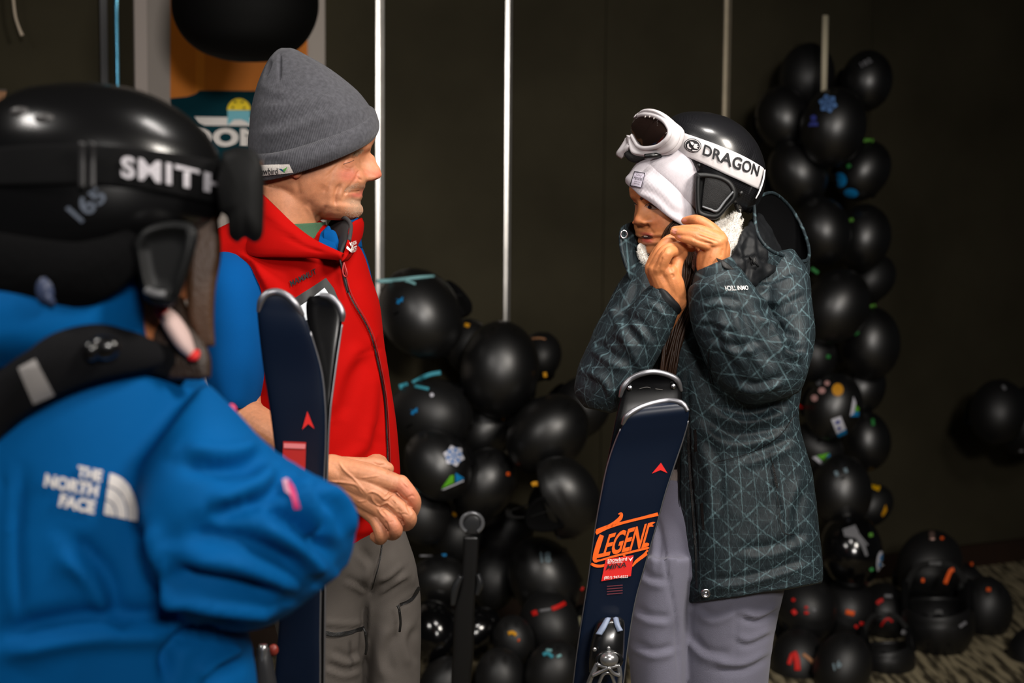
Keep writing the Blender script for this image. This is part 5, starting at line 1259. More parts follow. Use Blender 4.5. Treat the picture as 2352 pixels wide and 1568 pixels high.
V2, F2, UV2 = loft(cr_, 40, 150, 2.1, uv=True, tz=[-.014, -.014, -.010, -.004, 0, 0])
hat = mk('beanie', (V2, F2), m_wk, wom, uv=UV2); mk('cuff', (V, F), m_wk, hat, uv=UV)
flap = strip_surface(Wp((1560, 470, 2.405), (1575, 500, 2.402), (1592, 520, 2.405)), Wp((1600, 440, 2.40), (1602, 470, 2.40), (1606, 508, 2.41)), .008, 20, 12, .004)
ht = bvh('cuff.%03d' % max(int(n[5:]) for n in REG if n.startswith('cuff.')))
q = [(1458, 393), (1484, 397), (1475, 433), (1447, 427)]
decal('patch', quad_map(np.array([[0, 0], [1, 0], [1, 1], [0, 1]], float), q), [[0, 1, 2, 3]], ht, M('patch_lilac', (214, 206, 222), .8), hat, off=.002)
qa = np.array(q, float); cq = qa.mean(0); bord = ringstrip(cq + (qa - cq) * .96, cq + (qa - cq) * .86)
decal('patch_border', *bord, ht, m_ink, hat, off=.003)
for s_, a_, b_ in (('SUPPLY', .74, .82), ('Herschel', .46, .72), ('SUPPLY CO', .30, .38), ('TRADE MARK', .19, .26)):
    U, F = text_geo(s_, .0); w0, w1 = (.16, .86) if len(s_) == 8 else (.26, .76)
    decal('lettering', quad_map(np.stack([w0 + U[:, 0] * (w1 - w0), a_ + U[:, 1] * (b_ - a_)], 1), q), F, ht, m_ink, hat, off=.003, maxlen=5)
# trousers
m_tw = M('lilac_grey_twill', (104, 103, 118), .82, spec=.2, bump=(1000, .4, 2), var=(8, .07), sheen=.1)
la = [(1452, 1280, 1600, 1280, 2.5, .10), (1446, 1380, 1584, 1380, 2.5, .095), (1441, 1470, 1578, 1470, 2.5, .09), (1450, 1568, 1576, 1568, 2.5, .086), (1462, 1800, 1566, 1800, 2.5, .08), (1470, 2200, 1560, 2200, 2.5, .07), (1470, 2390, 1560, 2390, 2.5, .066)]
lb = [(1520, 1280, 1802, 1280, 2.52, .12), (1540, 1345, 1800, 1345, 2.52, .115), (1546, 1400, 1788, 1400, 2.52, .11), (1548, 1470, 1774, 1470, 2.52, .105), (1550, 1568, 1762, 1568, 2.52, .10), (1575, 1800, 1740, 1800, 2.52, .09), (1585, 2200, 1715, 2200, 2.52, .078), (1585, 2380, 1715, 2380, 2.52, .07)]
hp = [(1512, 1100, 1780, 1100, 2.54, .094), (1505, 1150, 1795, 1150, 2.54, .098), (1478, 1250, 1802, 1250, 2.53, .108), (1452, 1330, 1802, 1330, 2.53, .112)]
TV, TF = union([loft(la, 80, 50, 2.1), loft(lb, 80, 60, 2.1), loft(hp, 30, 70, 2.2)], .005, 3)
TV = sculpt(TV, TF, [('r', [(1524, 1240), (1532, 1320), (1552, 1420), (1561, 1568)], 4, -.005), ('f', [(1460, 1300), (1490, 1330), (1530, 1340)], 9, .004), ('f', [(1455, 1400), (1490, 1420), (1540, 1425)], 9, .004), ('f', [(1450, 1480), (1500, 1500), (1550, 1490)], 9, .004), ('f', [(1790, 1395), (1740, 1420), (1700, 1410)], 8, .005), ('f', [(1775, 1450), (1720, 1475), (1690, 1465)], 8, .004), ('f', [(1770, 1500), (1710, 1530), (1640, 1530)], 9, .005), ('f', [(1580, 1460), (1620, 1500), (1680, 1510)], 10, .004), ('f', [(1600, 1400), (1640, 1420), (1690, 1400)], 9, .003), ('r', [(1695, 1370), (1690, 1470), (1682, 1568)], 2, -.002), ('f', [(1495, 1180), (1510, 1230), (1505, 1300)], 8, .004)])
mk('trousers', (TV, TF), m_tw, wom)
mk('base_layer', loft([(1535, 640, 1700, 640, 2.52, .05), (1500, 800, 1790, 800, 2.53, .085), (1508, 950, 1790, 950, 2.54, .085), (1520, 1096, 1784, 1096, 2.54, .085)], 30, 50), M('black_jersey', (17, 16, 17), .9, bump=(500, .4)), wom)
mk('belt_strip', loft([(1514, 1078, 1784, 1078, 2.54, .09), (1508, 1116, 1788, 1116, 2.54, .096)], 6, 60), M('grey_shirt', (120, 112, 108), .9, bump=(300, .4)), wom)
shoe(wx0 - .03, 2.46, math.pi - .5, m_boot, wom, .25); shoe(wx1 - .03, 2.46, math.pi - .5, m_boot, wom, .25)
# ------------------------------------------------------------------ helmet and goggles on the woman's head
def on(tree, px, py, off=0.0, Y=None):
    d = Vector(ray(px, py)).normalized(); h, n, i, L = tree.ray_cast(Vector(CAM), d)
    return np.array(h - d * off) if h is not None else W(px, py, Y)
def carbon():
    m, nt, b = _nodes('carbon_weave'); L = nt.links
    a = nd(nt, 'ShaderNodeAttribute', attribute_name='uvp'); mp = nd(nt, 'ShaderNodeMapping'); mp.inputs['Scale'].default_value = (230, 92, 1); mp.inputs['Rotation'].default_value = (0, 0, .0)
    L.new(a.outputs['Vector'], mp.inputs[0]); v = nd(nt, 'ShaderNodeTexChecker', i_Scale=1.0); L.new(mp.outputs[0], v.inputs['Vector'])
    v.inputs[1].default_value = (*lin((25, 25, 28)), 1); v.inputs[2].default_value = (*lin((13, 13, 15)), 1)
    L.new(v.outputs[0], b.inputs['Base Color']); b.inputs['Roughness'].default_value = .3; b.inputs['Coat Weight'].default_value = .25; b.inputs['Coat Roughness'].default_value = .16
    bp = nd(nt, 'ShaderNodeBump', i_Strength=.25, i_Distance=.0008); L.new(v.outputs[1], bp.inputs['Height']); L.new(bp.outputs[0], b.inputs['Normal'])
    return m
hm = thing('ski_helmet', W(1640, 480, YW), 'black carbon-weave helmet perched on the woman over the white hat', 'helmet')
hs = [(1541, 362, 1718, 492, YW, .083), (1533, 352, 1728, 485, YW, .090), (1523, 330, 1746, 458, YW, .099), (1521, 306, 1756, 420, YW, .104), (1527, 285, 1755, 375, YW, .103), (1545, 268, 1738, 330, YW, .094), (1572, 258, 1711, 296, YW, .072), (1604, 256, 1678, 273, YW, .042), (1630, 258, 1655, 264, YW, .012)]
V, F, UV = loft(hs, 70, 110, 2.1, uv=True)
V = sculpt(V, F, [('r', [(1560, 375), (1600, 400), (1660, 420), (1700, 450)], 3, -.003), ('r', [(1735, 345), (1720, 380), (1735, 400)], 3, -.003), ('r', [(1600, 392), (1584, 380)], 3, -.002)])
mk('shell', (V, F), carbon(), hm, uv=UV); HT = BVHTree.FromPolygons(V.tolist(), F)
mk('front_brim', tube(np.array([on(HT, x, y, .002, 2.42) for x, y in ((1480, 359), (1510, 357), (1545, 360), (1570, 368), (1586, 382), (1594, 398))]), [.004, .005, .0055, .0055, .005, .004], 10, 30), M('brim_gloss', (9, 9, 10), .36), hm)
def padring(outline, layers, n=60):
    P = cr(np.array(outline + outline[:1], float), n + 1)[:-1]; c = P.mean(0); V = []
    for k, Y in layers:
        V.append(np.array([W(*(c + (p - c) * k), Y) for p in P]))
    V, F = capped(np.vstack(V), len(layers), n); return fixn(V, F)
po = [(1598, 396), (1620, 396), (1642, 399), (1660, 404), (1680, 416), (1692, 436), (1691, 456), (1672, 478), (1650, 502), (1630, 504), (1606, 498), (1599, 486), (1597, 440)]
m_rub = M('rubber_black', (10, 11, 12), .5, spec=.3)
mk('ear_pad', padring(po, [(1.0, 2.44), (1.0, 2.402), (.985, 2.392), (.95, 2.387), (.80, 2.387), (.76, 2.389), (.735, 2.394)]), m_rub, hm)
pi = [(1620, 402), (1640, 402), (1662, 409), (1676, 424), (1684, 438), (1668, 458), (1648, 484), (1630, 482), (1613, 477), (1615, 440)]
mk('ear_mesh', padring(pi, [(1.0, 2.40), (.99, 2.3905), (.93, 2.389), (.4, 2.388)]), M('mesh_cloth', (12, 12, 13), .85, bump=(900, .7)), hm)
mk('pad_trim', tube(Wp((1613, 474, 2.3845), (1630, 480, 2.3842), (1647, 484, 2.3842), (1665, 462, 2.3845), (1684, 440, 2.3845)), [.0016, .002, .0022, .002, .0016], 8, 40), M('trim_grey', (92, 94, 97), .3), hm)  # pale grey line stands in for the highlight along the pad's lower rim
for (x, y) in ((1606, 379), (1702, 443)):
    p = on(HT, x, y, .001, 2.41); mk('rivet', ellipsoid(p, (.0042, .0025, .0042), 8), m_black, hm)
back = [(1706, 426), (1730, 405), (1756, 398), (1752, 430), (1732, 470), (1712, 486), (1694, 480)]
mk('rear_adjuster', padring(back, [(1.0, 2.50), (1.0, 2.458), (.96, 2.448), (.7, 2.441), (.3, 2.439)]), M('gloss_black', (10, 9, 9), .32), hm)
mk('goggle_clip', tube(Wp((1757, 390, 2.44), (1753, 414, 2.432), (1745, 438, 2.425), (1736, 456, 2.425)), [.0012, .0016, .0016, .001], 8, 40), M('clip_white', (205, 205, 208), .3), hm)
mk('chin_strap', tube(Wp((1606, 494, 2.40), (1609, 503, 2.395), (1606, 512, 2.39), (1598, 522, 2.385)), [.0072] * 4, 8, 16, flat=.2, up=(.1, 1, 0)), M('teal_webbing', (70, 130, 148), .8), hm)
mk('chin_strap', tube(Wp((1690, 470, 2.43), (1696, 486, 2.43), (1700, 500, 2.44), (1690, 512, 2.45)), [.006] * 4, 8, 16, flat=.4), m_web, hm)

gg = thing('ski_goggles', W(1500, 355, 2.45), 'white ski goggles strapped around the black carbon-weave helmet', 'goggles')
m_gw = M('goggle_white', (192, 187, 189), .4, spec=.5, var=(30, .05)); m_strap = M('white_elastic', (200, 195, 196), .8, bump=(1200, .1, 2), var=(14, .06))
pairs = [((1461, 266), (1466, 266), 2.488), ((1477, 252.5), (1482, 263), 2.462), ((1500, 253), (1506, 267), 2.434), ((1522, 263), (1525, 278), 2.412), ((1545, 282), (1536, 294), 2.398), ((1563, 300), (1538, 303), 2.393), ((1557, 328), (1535, 314), 2.393),
         ((1540, 346), (1526, 325), 2.398), ((1515, 353), (1508, 337), 2.413), ((1474, 356), (1480, 341), 2.442), ((1452, 351), (1466, 336), 2.466), ((1445, 334), (1457, 322), 2.480), ((1444, 313), (1451, 311), 2.488)]
def gpts(idx, dy=0.0, mirror=False):
    out = []
    for o, l, Y in pairs:
        p = o if idx == 0 else l; q = W(p[0], p[1], Y + dy)
        if mirror:
            q = q.copy(); q[1] = 2 * 2.49 - q[1]
        out.append(q)
    return np.array(out)
for mir in (False, True):
    mk('frame', strip_surface(gpts(0, .006, mir), gpts(1, 0, mir), .009, 90, 10, .003), m_gw, gg)
    mk('frame_rim', tube(gpts(1, -.001, mir), [.0042] * 13, 8, 90), m_gw, gg)
    o = gpts(0, .006, mir); bk = o + np.array([.007, .008, -.002]); mk('frame_skirt', strip_surface(o, bk, .005, 80, 6), m_gw, gg)
L = gpts(1, .002); top, bot = L[:6], L[6:][::-1]
Lf = gpts(1, .002, True); topf, botf = Lf[:6], Lf[6:][::-1]
A = np.vstack([cr(top[::-1], 24), cr(topf, 24)]); B = np.vstack([cr(bot[::-1], 24), cr(botf, 24)])
mk('lens', strip_surface(A, B, .002, 48, 16, 0.006), M('lens_smoke', (30, 21, 18), .06, spec=.5, coat=.4), gg)
for x, y in ((1481, 270), (1491, 270), (1501, 274)):
    mk('lens_vent', tube(Wp((x, y, 2.428), (x + 2, y - 4, 2.428)), [.0012] * 2, 6), M('vent_pale', (150, 145, 140), .4), gg)
mk('nose_bridge', strip_surface(Wp((1444, 312, 2.492), (1452, 322, 2.490), (1446, 336, 2.484), (1441, 346, 2.490)), Wp((1438, 320, 2.51), (1426, 338, 2.515), (1417, 354, 2.52), (1429, 364, 2.515)), .010, 30, 10, .003), m_gw, gg)
mk('face_foam', tube(Wp((1443, 352, 2.50), (1455, 361, 2.48), (1475, 361, 2.46), (1500, 358, 2.44), (1530, 352, 2.42)), [.008, .009, .0075, .006, .005], 10, 40), M('foam_black', (13, 12, 12), .95, bump=(300, .6)), gg)
st_top = [(1548, 290), (1560, 299), (1600, 313), (1640, 327), (1680, 343), (1716, 360), (1748, 379), (1756, 386)]; st_bot = [(1536, 344), (1552, 352), (1590, 367), (1630, 385), (1668, 403), (1704, 419), (1734, 433), (1744, 437)]
G = np.array([[i / 40, j / 8] for i in range(41) for j in range(9)]); GF = [[i * 9 + j, i * 9 + j + 1, (i + 1) * 9 + j + 1, (i + 1) * 9 + j] for i in range(40) for j in range(8)]
SP = strip_map(G, st_top, st_bot)
def edgept(p, off):
    d = Vector(ray(*p)).normalized(); h, n, i, L_ = HT.ray_cast(Vector(CAM), d)
    return np.array(h - d * off) if h is not None else None
pts3 = [edgept(p, .0045) for p in SP]; last = None
for i, p in enumerate(pts3):
    if p is None:
        k = i % 9; prev = pts3[i - 9] if i >= 9 and pts3[i - 9] is not None else None
        yy = (prev[1] + .006) if prev is not None else (2.405 if i < 60 else 2.47)
        pts3[i] = W(SP[i][0], SP[i][1], yy)
SV = np.array(pts3); SV = smooth(SV, GF, 2); SI = SV + np.array([0, .003, 0]); n = len(SV)
bor = [i * 9 for i in range(41)] + [40 * 9 + j for j in range(1, 9)] + [i * 9 + 8 for i in range(39, -1, -1)] + [j for j in range(7, 0, -1)]
SF = GF + [[n + i for i in f[::-1]] for f in GF] + [[bor[k], bor[(k + 1) % len(bor)], n + bor[(k + 1) % len(bor)], n + bor[k]] for k in range(len(bor))]
mk('strap', (np.vstack([SV, SI]), SF), m_strap, gg, fix=True); STt = bvh('strap')
U, F = text_geo('DRAGON', .022, 1.02)
decal('lettering', strip_map(U, [(1618.5, 331), (1650, 343), (1690, 358), (1720, 370), (1745, 381)], [(1613, 355), (1646, 369), (1684, 386), (1714, 396), (1740, 405)]), F, STt, m_ink, gg, off=.0015, maxlen=5)
a = math.radians(14); E = lambda rx, ry, dx=0, dy=0: oval(1591.5 + dx, 334 + dy, rx, ry, a, 40)
decal('emblem', *join2(ringstrip(E(20, 15.6), E(18.4, 14.2)), fan(E(16.4, 12.6))), STt, m_ink, gg, off=.0015, maxlen=5)
sw = [poly([(1586, 325), (1592, 326), (1595, 330), (1592, 334), (1588, 331)]), poly([(1596, 330), (1604, 331), (1601, 334), (1606, 336), (1601, 338), (1604, 342), (1596, 341), (1593, 337)]), poly([(1579, 332), (1583, 329), (1583, 336), (1589, 341), (1586, 343), (1580, 339)]), poly([(1590, 344), (1600, 345), (1604, 343), (1599, 347), (1592, 347)])]
decal('emblem_light', *join2(*sw), STt, m_strap, gg, off=.0024, maxlen=5)

# ------------------------------------------------------------------ skis
m_navy = M('ski_navy', (4, 15, 33), .4, spec=.3, var=(3, .08)); m_base = M('ski_base_black', (7, 7, 8), .22, spec=.3); m_edge = M('ski_edge_steel', (140, 140, 145), .42, metal=.9)
m_orange = M('print_orange', (240, 96, 16), .55); m_redp = M('print_red', (212, 30, 26), .55)
def ski(name, secs, th, mat, label, group, rim, edges, dys=None, flip=1):
    S = [s + (th,) if len(s) == 5 else s for s in secs]
    b = S[-1]; root = W((b[0] + b[2]) / 2, (b[1] + b[3]) / 2, b[4])
    t = thing('ski', root, label, 'ski', group)
    V, F = loft(S, 120, 40, 5.0); mk('deck', (V, F), mat, t)
    if rim is not None:
        mk('tip_guard', tube(Wp(*rim), [.0030] + [.0048] * (len(rim) - 2) + [.0030], 10, 50), m_edge, t, label='bright metal rim round the tip')
    for side in edges:
        P = [W(s[0] if side == 0 else s[2], s[1] if side == 0 else s[3], s[4] + .001 - (s[6] if len(s) > 6 else 0) * (1 if side == 0 else -1)) for s in S[3:]]
        mk('edge', tube(P, [.0020] * len(P), 6, 80), m_edge, t)
    return t
GS = 'skis leaning beside the woman'
fr = [(1512, 924, 1534, 921, 2.26), (1470, 937, 1568, 927, 2.247), (1440, 958, 1581, 941, 2.243), (1426, 985, 1580, 966, 2.247), (1408, 1030, 1567, 1012, 2.255), (1393, 1080, 1550, 1062, 2.26), (1379, 1150, 1527, 1132, 2.265), (1367, 1220, 1507, 1205, 2.27), (1352, 1330, 1474, 1320, 2.275), (1341, 1400, 1456, 1390, 2.277), (1326, 1500, 1440, 1490, 2.28), (1314, 1600, 1428, 1592, 2.285), (1285, 1850, 1396, 1842, 2.29), (1240, 2200, 1352, 2196, 2.295), (1200, 2500, 1312, 2496, 2.3)]
s1 = ski('ski', fr, .005, m_navy, 'navy ski with big orange lettering leaning beside the woman, top sheet to the front', GS, [(1430, 975, 2.245), (1440, 955, 2.239), (1466, 938, 2.243), (1500, 926, 2.251), (1535, 920, 2.253), (1566, 926, 2.243), (1581, 944, 2.239)], (1, 0))
rr = [(1480, 858, 1510, 855, 2.31), (1448, 872, 1548, 868, 2.315), (1431, 892, 1563, 888, 2.317), (1423, 925, 1566, 915, 2.315), (1412, 970, 1560, 960, 2.31), (1398, 1040, 1548, 1030, 2.305), (1384, 1110, 1530, 1100, 2.3), (1364, 1240, 1500, 1230, 2.295), (1349, 1350, 1466, 1340, 2.295), (1324, 1520, 1438, 1510, 2.295), (1285, 1850, 1396, 1842, 2.305), (1240, 2200, 1352, 2196, 2.31), (1200, 2500, 1312, 2496, 2.315)]
s2 = ski('ski', rr, .005, m_base, 'second ski of the pair behind the navy one, black rounded tip with rivets', GS, [(1424, 912, 2.315), (1432, 888, 2.31), (1450, 869, 2.31), (1478, 857, 2.305), (1505, 854, 2.305), (1535, 861, 2.307), (1556, 874, 2.31), (1565, 898, 2.315)], ())
for x, y in ((1447, 891), (1547, 887)):
    mk('rivet', ellipsoid(W(x, y, 2.305), (.0042, .002, .0042), 8), m_metal, s2)
for pts in ([(1468, 893), (1484, 889), (1494, 891)], [(1505, 893), (1522, 895)]):
    mk('scuff', tube(Wp(*[(x, y, 2.3095) for x, y in pts]), [.002] * len(pts), 6, 8, flat=.3), M('scuff_grey', (88, 86, 84), .6), s2)
dk = BVHTree.FromPolygons(REG['deck'][0].tolist(), REG['deck'][1])
def sd(name, P, F, mat, off=.0012, **k):
    return decal(name, P, F, dk, mat, s1, off=off, **k)
sd('chevron', *poly([(1518, 1062), (1533, 1086), (1517, 1079), (1497, 1087)]), m_redp)
def band(pts, w):
    return line2(cr(pts, 24), np.interp(np.linspace(0, 1, 24), np.linspace(0, 1, len(w)), w))
U, F = text_geo('LEGEND', .02, .92)
sd('lettering', quad_map(U, [(1382, 1231), (1514, 1193), (1498, 1253), (1366, 1283)]), F, m_orange, maxlen=12, label='orange lettering')
sw = join2(band([(1368, 1222), (1395, 1210), (1430, 1200), (1470, 1190), (1511, 1180)], [12, 9, 6, 6, 8]), band([(1385, 1213), (1405, 1205), (1424, 1190), (1427, 1179), (1420, 1180)], [7, 9, 9, 6, 2]), band([(1382, 1228), (1372, 1252), (1366, 1285), (1378, 1286)], [9, 8, 9, 4]), band([(1358, 1294), (1370, 1299), (1386, 1298), (1400, 1290)], [6, 7, 6, 3]),
           band([(1372, 1288), (1410, 1277), (1450, 1267), (1494, 1256)], [4, 5, 5, 5]), band([(1496, 1255), (1482, 1272), (1462, 1288), (1452, 1300)], [9, 8, 7, 3]), band([(1428, 1270), (1438, 1282), (1430, 1292), (1416, 1292)], [3, 6, 6, 4]))
sd('lettering_swash', *sw, m_orange, off=.0014)
sd('sticker', *poly([(1391, 1284), (1455, 1274), (1449, 1322), (1381, 1334)]), m_redp, off=.002)
for tx, q, mt in (('snowbird', [(1396, 1280), (1440, 1278), (1440, 1286), (1395, 1291)], m_white), ('MINA', [(1396, 1296), (1440, 1289), (1438, 1301), (1392, 1308)], m_ink), ('(801) 947-8222', [(1388, 1322), (1443, 1320), (1442, 1327), (1387, 1331)], m_white), ('SKI SCHOOL', [(1396, 1291), (1430, 1288), (1430, 1291), (1395, 1294)], m_white)):
    U, F = text_geo(tx, .01); sd('sticker_lettering', quad_map(U, q), F, mt, off=.0032, maxlen=8)
sd('sticker_wing', *poly([(1442, 1278), (1447, 1283), (1455, 1277), (1448, 1288)]), m_white, off=.0032)
bl = join2(*[band([(1394, y), (1430, y - 3)], [2.2, 2.2]) for y in (1346, 1352, 1358, 1364)]); sd('small_print', *bl, M('print_faint', (92, 32, 44), .6), off=.0014)
# binding on the front ski
bd = thing('ski_binding', W(1395, 1500, 2.27), 'black and silver binding low on the lettered navy ski', 'binding')
m_pb = M('binding_pale', (112, 124, 148), .5); m_sil = M('binding_silver', (150, 150, 152), .25, metal=.8); m_bb = M('binding_black', (14, 14, 15), .25, coat=.3)
mk('toe_housing', loft([(1384, 1418, 1424, 1416, 2.257, .012), (1370, 1432, 1434, 1428, 2.251, .020), (1358, 1470, 1434, 1466, 2.247, .028), (1352, 1510, 1432, 1506, 2.245, .030), (1352, 1545, 1424, 1540, 2.247, .026)], 30, 40, 3), m_bb, bd)
mk('toe_wing', strip_surface(Wp((1390, 1420, 2.237), (1378, 1440, 2.227), (1368, 1456, 2.223)), Wp((1403, 1419, 2.235), (1392, 1442, 2.223), (1382, 1458, 2.219)), .006, 16, 6), m_pb, bd)
mk('toe_wing', strip_surface(Wp((1408, 1419, 2.235), (1412, 1436, 2.225), (1418, 1451, 2.221)), Wp((1420, 1419, 2.237), (1424, 1434, 2.225), (1431, 1447, 2.221)), .006, 16, 6), m_pb, bd)
mk('adjuster_knob', ellipsoid(W(1399, 1514, 2.21), (.015, .012, .012), 14), m_sil, bd)
mk('knob_collar', tube(W(1399, 1516, 2.215) + np.array([[.019 * math.cos(a), 0, .013 * math.sin(a)] for a in np.linspace(0, 2 * np.pi, 25)]), [.004] * 25, 8, cap=False), m_bb, bd)
for k, pts in enumerate([[(1374, 1520, 2.215), (1362, 1545, 2.215), (1352, 1570, 2.22), (1345, 1600, 2.225)], [(1420, 1525, 2.215), (1424, 1550, 2.215), (1422, 1580, 2.22), (1418, 1610, 2.225)], [(1372, 1526, 2.21), (1395, 1532, 2.207), (1421, 1528, 2.21)], [(1360, 1552, 2.21), (1384, 1540, 2.207), (1399, 1533, 2.205)], [(1424, 1552, 2.21), (1408, 1545, 2.207), (1399, 1533, 2.205)], [(1375, 1570, 2.215), (1386, 1548, 2.211), (1402, 1546, 2.211), (1412, 1570, 2.215)]]):
    mk('brake_arm', tube(Wp(*pts), [.0042 if k < 2 else .003] * len(pts), 8, 16), m_sil, bd)
mk('heel_block', loft([(1330, 1640, 1410, 1636, 2.255, .03), (1322, 1720, 1400, 1715, 2.25, .04), (1318, 1780, 1392, 1775, 2.255, .03)], 14, 24, 3), m_bb, bd)
for x, y in ((1366, 1491), (1398, 1489)):
    mk('screw', ellipsoid(W(x, y, 2.215), (.0035, .002, .0035), 8), m_sil, bd)

GS2 = 'skis held by the person in the blue jacket'
lf = [(614, 671, 640, 669, 1.872), (600, 682, 672, 681, 1.868), (592, 706, 694, 714, 1.868), (594, 750, 712, 762, 1.87), (606, 850, 737, 850, 1.88), (620, 940, 746, 932, 1.885), (633, 1040, 747, 1012, 1.89), (646, 1150, 743, 1110, 1.895), (650, 1300, 737, 1290, 1.90), (640, 1450, 734, 1450, 1.905), (632, 1568, 734, 1568, 1.91), (620, 2000, 730, 2000, 1.93), (610, 2500, 722, 2500, 1.95), (606, 2930, 716, 2930, 1.965)]
s3 = ski('ski', lf, .006, m_navy, 'blurred navy ski tip in front of the man, held at the left', GS2, [(594, 716, 1.866), (600, 690, 1.862), (614, 674, 1.862), (636, 670, 1.864), (660, 680, 1.862), (680, 700, 1.862), (696, 724, 1.866)], (1,))
d3 = bvh(s3.children[0].name)
decal('chevron', *poly([(706, 944), (722, 984), (708, 973), (694, 986)]), d3, m_redp, s3, off=.001)
decal('sticker', *poly([(651, 1013), (703, 1015), (701, 1084), (648, 1084)]), d3, M('sticker_dark_red', (168, 24, 20), .55), s3, off=.001)
decal('sticker_strip', *poly([(652, 1017), (702, 1019), (701, 1030), (652, 1028)]), d3, M('sticker_pink', (214, 120, 124), .6), s3, off=.002)
lr = [(712, 680, 745, 676, 1.93), (705, 690, 768, 690, 1.93), (703, 708, 784, 712, 1.93), (706, 740, 785, 745, 1.928), (716, 800, 776, 806, 1.922), (728, 880, 765, 886, 1.915), (738, 950, 757, 954, 1.91), (738, 1050, 752, 1050, 1.91), (735, 1300, 747, 1300, 1.915), (734, 1568, 744, 1568, 1.92), (728, 2000, 740, 2000, 1.94), (720, 2500, 734, 2500, 1.96), (712, 2930, 726, 2930, 1.975)]
s4 = ski('ski', lr, .006, m_base, 'black ski base with a bright edge behind the blurred navy ski tip', GS2, [(735, 678, 1.926), (757, 682, 1.926), (776, 698, 1.924), (786, 720, 1.922), (786, 738, 1.924)], (1,))
b2 = thing('ski_binding', W(610, 1560, 1.885), 'dim binding low beside the blue jacket, on the navy ski at the left', 'binding')
mk('heel_lever', loft([(590, 1488, 622, 1486, 1.87, .012), (588, 1530, 628, 1530, 1.868, .016), (586, 1600, 640, 1600, 1.87, .018)], 16, 24, 3), M('lever_grey', (40, 40, 42), .4), b2)
mk('release_knob', ellipsoid(W(628, 1492, 1.868), (.007, .006, .008), 10), M('knob_red', (120, 40, 30), .4), b2)
mk('spring_tube', tube(Wp((604, 1480, 1.86), (603, 1540, 1.86), (600, 1620, 1.862)), [.006, .0065, .0065], 10, 10), m_sil, b2)
# narrow upright board with a round tip by the left heap
kb = thing('kids_ski', W(1060, 2050, 3.15), 'narrow black upright ski with a grey rounded tip before the left heap', 'ski')
mk('deck', loft([(1064, 1232, 1101, 1232, 3.2, .006), (1062, 1290, 1098, 1290, 3.2, .006), (1056, 1350, 1094, 1352, 3.2, .006), (1044, 1400, 1090, 1402, 3.2, .006), (1040, 1500, 1088, 1500, 3.2, .006), (1036, 1568, 1082, 1568, 3.2, .006), (1030, 1800, 1078, 1800, 3.2, .006), (1026, 2020, 1074, 2020, 3.2, .006)], 60, 24, 5), M('ski_black', (17, 17, 18), .35), kb)
ring = np.array([W(1084 + 25 * math.cos(a), 1201 + 23 * math.sin(a), 3.19) for a in np.linspace(math.radians(120), math.radians(420), 30)])
mk('tip', loft([(1070, 1180, 1098, 1180, 3.2, .006), (1059, 1195, 1110, 1195, 3.2, .008), (1061, 1212, 1108, 1212, 3.2, .008), (1068, 1226, 1101, 1226, 3.2, .006)], 16, 24, 3), M('tip_smoke', (46, 47, 49), .3), kb)
mk('tip_rim', tube(ring, [.005] * 30, 8), M('tip_grey', (112, 113, 116), .25, metal=.3), kb)
mk('side_bumper', tube(Wp((1059, 1322, 3.19), (1046, 1350, 3.19), (1040, 1390, 3.19)), [.007, .010, .006], 8, 16), M('bumper_grey', (42, 43, 45), .3), kb)
mk('side_bumper', tube(Wp((1098, 1318, 3.19), (1103, 1340, 3.19), (1095, 1366, 3.19)), [.006, .009, .005], 8, 16), M('bumper_grey2', (42, 43, 45), .3), kb)
# ------------------------------------------------------------------ person in front, seen from behind at the left
YF = 1.47
fp = thing('person', (W(250, 1200, YF)[0], YF, 0.0), 'person in a blue hooded jacket and black helmet seen from behind, an arm around skis', 'person')
RF = frame((math.cos(.35), math.sin(.35), -.06), (0, 0, 1)); OF = W(238, 470, YF)
VH, FH = head_geo(HWm, 90, 120)
VH = VH * 1.02 @ RF + OF
neckF = loft([(130, 560, 390, 600, YF, .05), (140, 680, 400, 690, YF, .055), (110, 800, 380, 800, YF, .06)], 14, 30)
coreF = loft([(40, 760, 330, 740, 1.5, .06), (-60, 960, 380, 960, 1.52, .09), (-90, 1300, 440, 1300, 1.52, .11), (-60, 1900, 480, 1900, 1.52, .11)], 20, 30)
armF = [capsule(Wp((430, 1080, 1.47), (560, 1170, 1.47), (690, 1240, 1.50), (672, 1210, 1.62), (656, 1190, 1.78)), [.03, .032, .030, .026, .022], 16, 26), ellipsoid(W(655, 1188, 1.80), (.032, .030, .040), 14)]
fF = [capsule(Wp((640, 1160 + 16 * k, 1.79), (632, 1160 + 16 * k, 1.84), (650, 1162 + 16 * k, 1.858), (690, 1164 + 16 * k, 1.862)), [.010, .010, .0095, .008], 10, 14) for k in range(4)] + [capsule(Wp((672, 1150, 1.79), (700, 1140, 1.83), (715, 1145, 1.865)), [.012, .011, .009], 10, 12)]
fx = [W(p, 1200, YF)[0] for p in (60, 330)]
BVf, BFf = bunion([(VH, FH), union([neckF, coreF] + armF + fF + [capsule(np.array([(x, 1.52, .80), (x, 1.50, .45), (x, 1.53, .10), (x + .02, 1.49, .05)]), [.07, .05, .036, .034], 14, 20) for x in fx], .006, 1)])
mk('body', (BVf, BFf), m_skin, fp, col=paint(BVf, BFf, (196, 122, 78), []))
for sx in (.031, -.031):
    mk('eye', ellipsoid(np.array([sx, .074, -.001]) @ RF + OF, (.011,) * 3, 10), m_eye, fp)
hb = []
m_hair2 = M('brown_hair', (70, 46, 28), .5, bump=(300, .6))
for k in range(8):
    o = k * 6
    hb.append(tube(Wp((446 + o, 500, 1.46), (450 + o * .9, 580, 1.455), (449 + o * .6, 660, 1.45), (452 + o * .5, 730, 1.45), (470 + o * .4, 795, 1.45)), [.006, .009, .009, .008, .003], 8, 24))
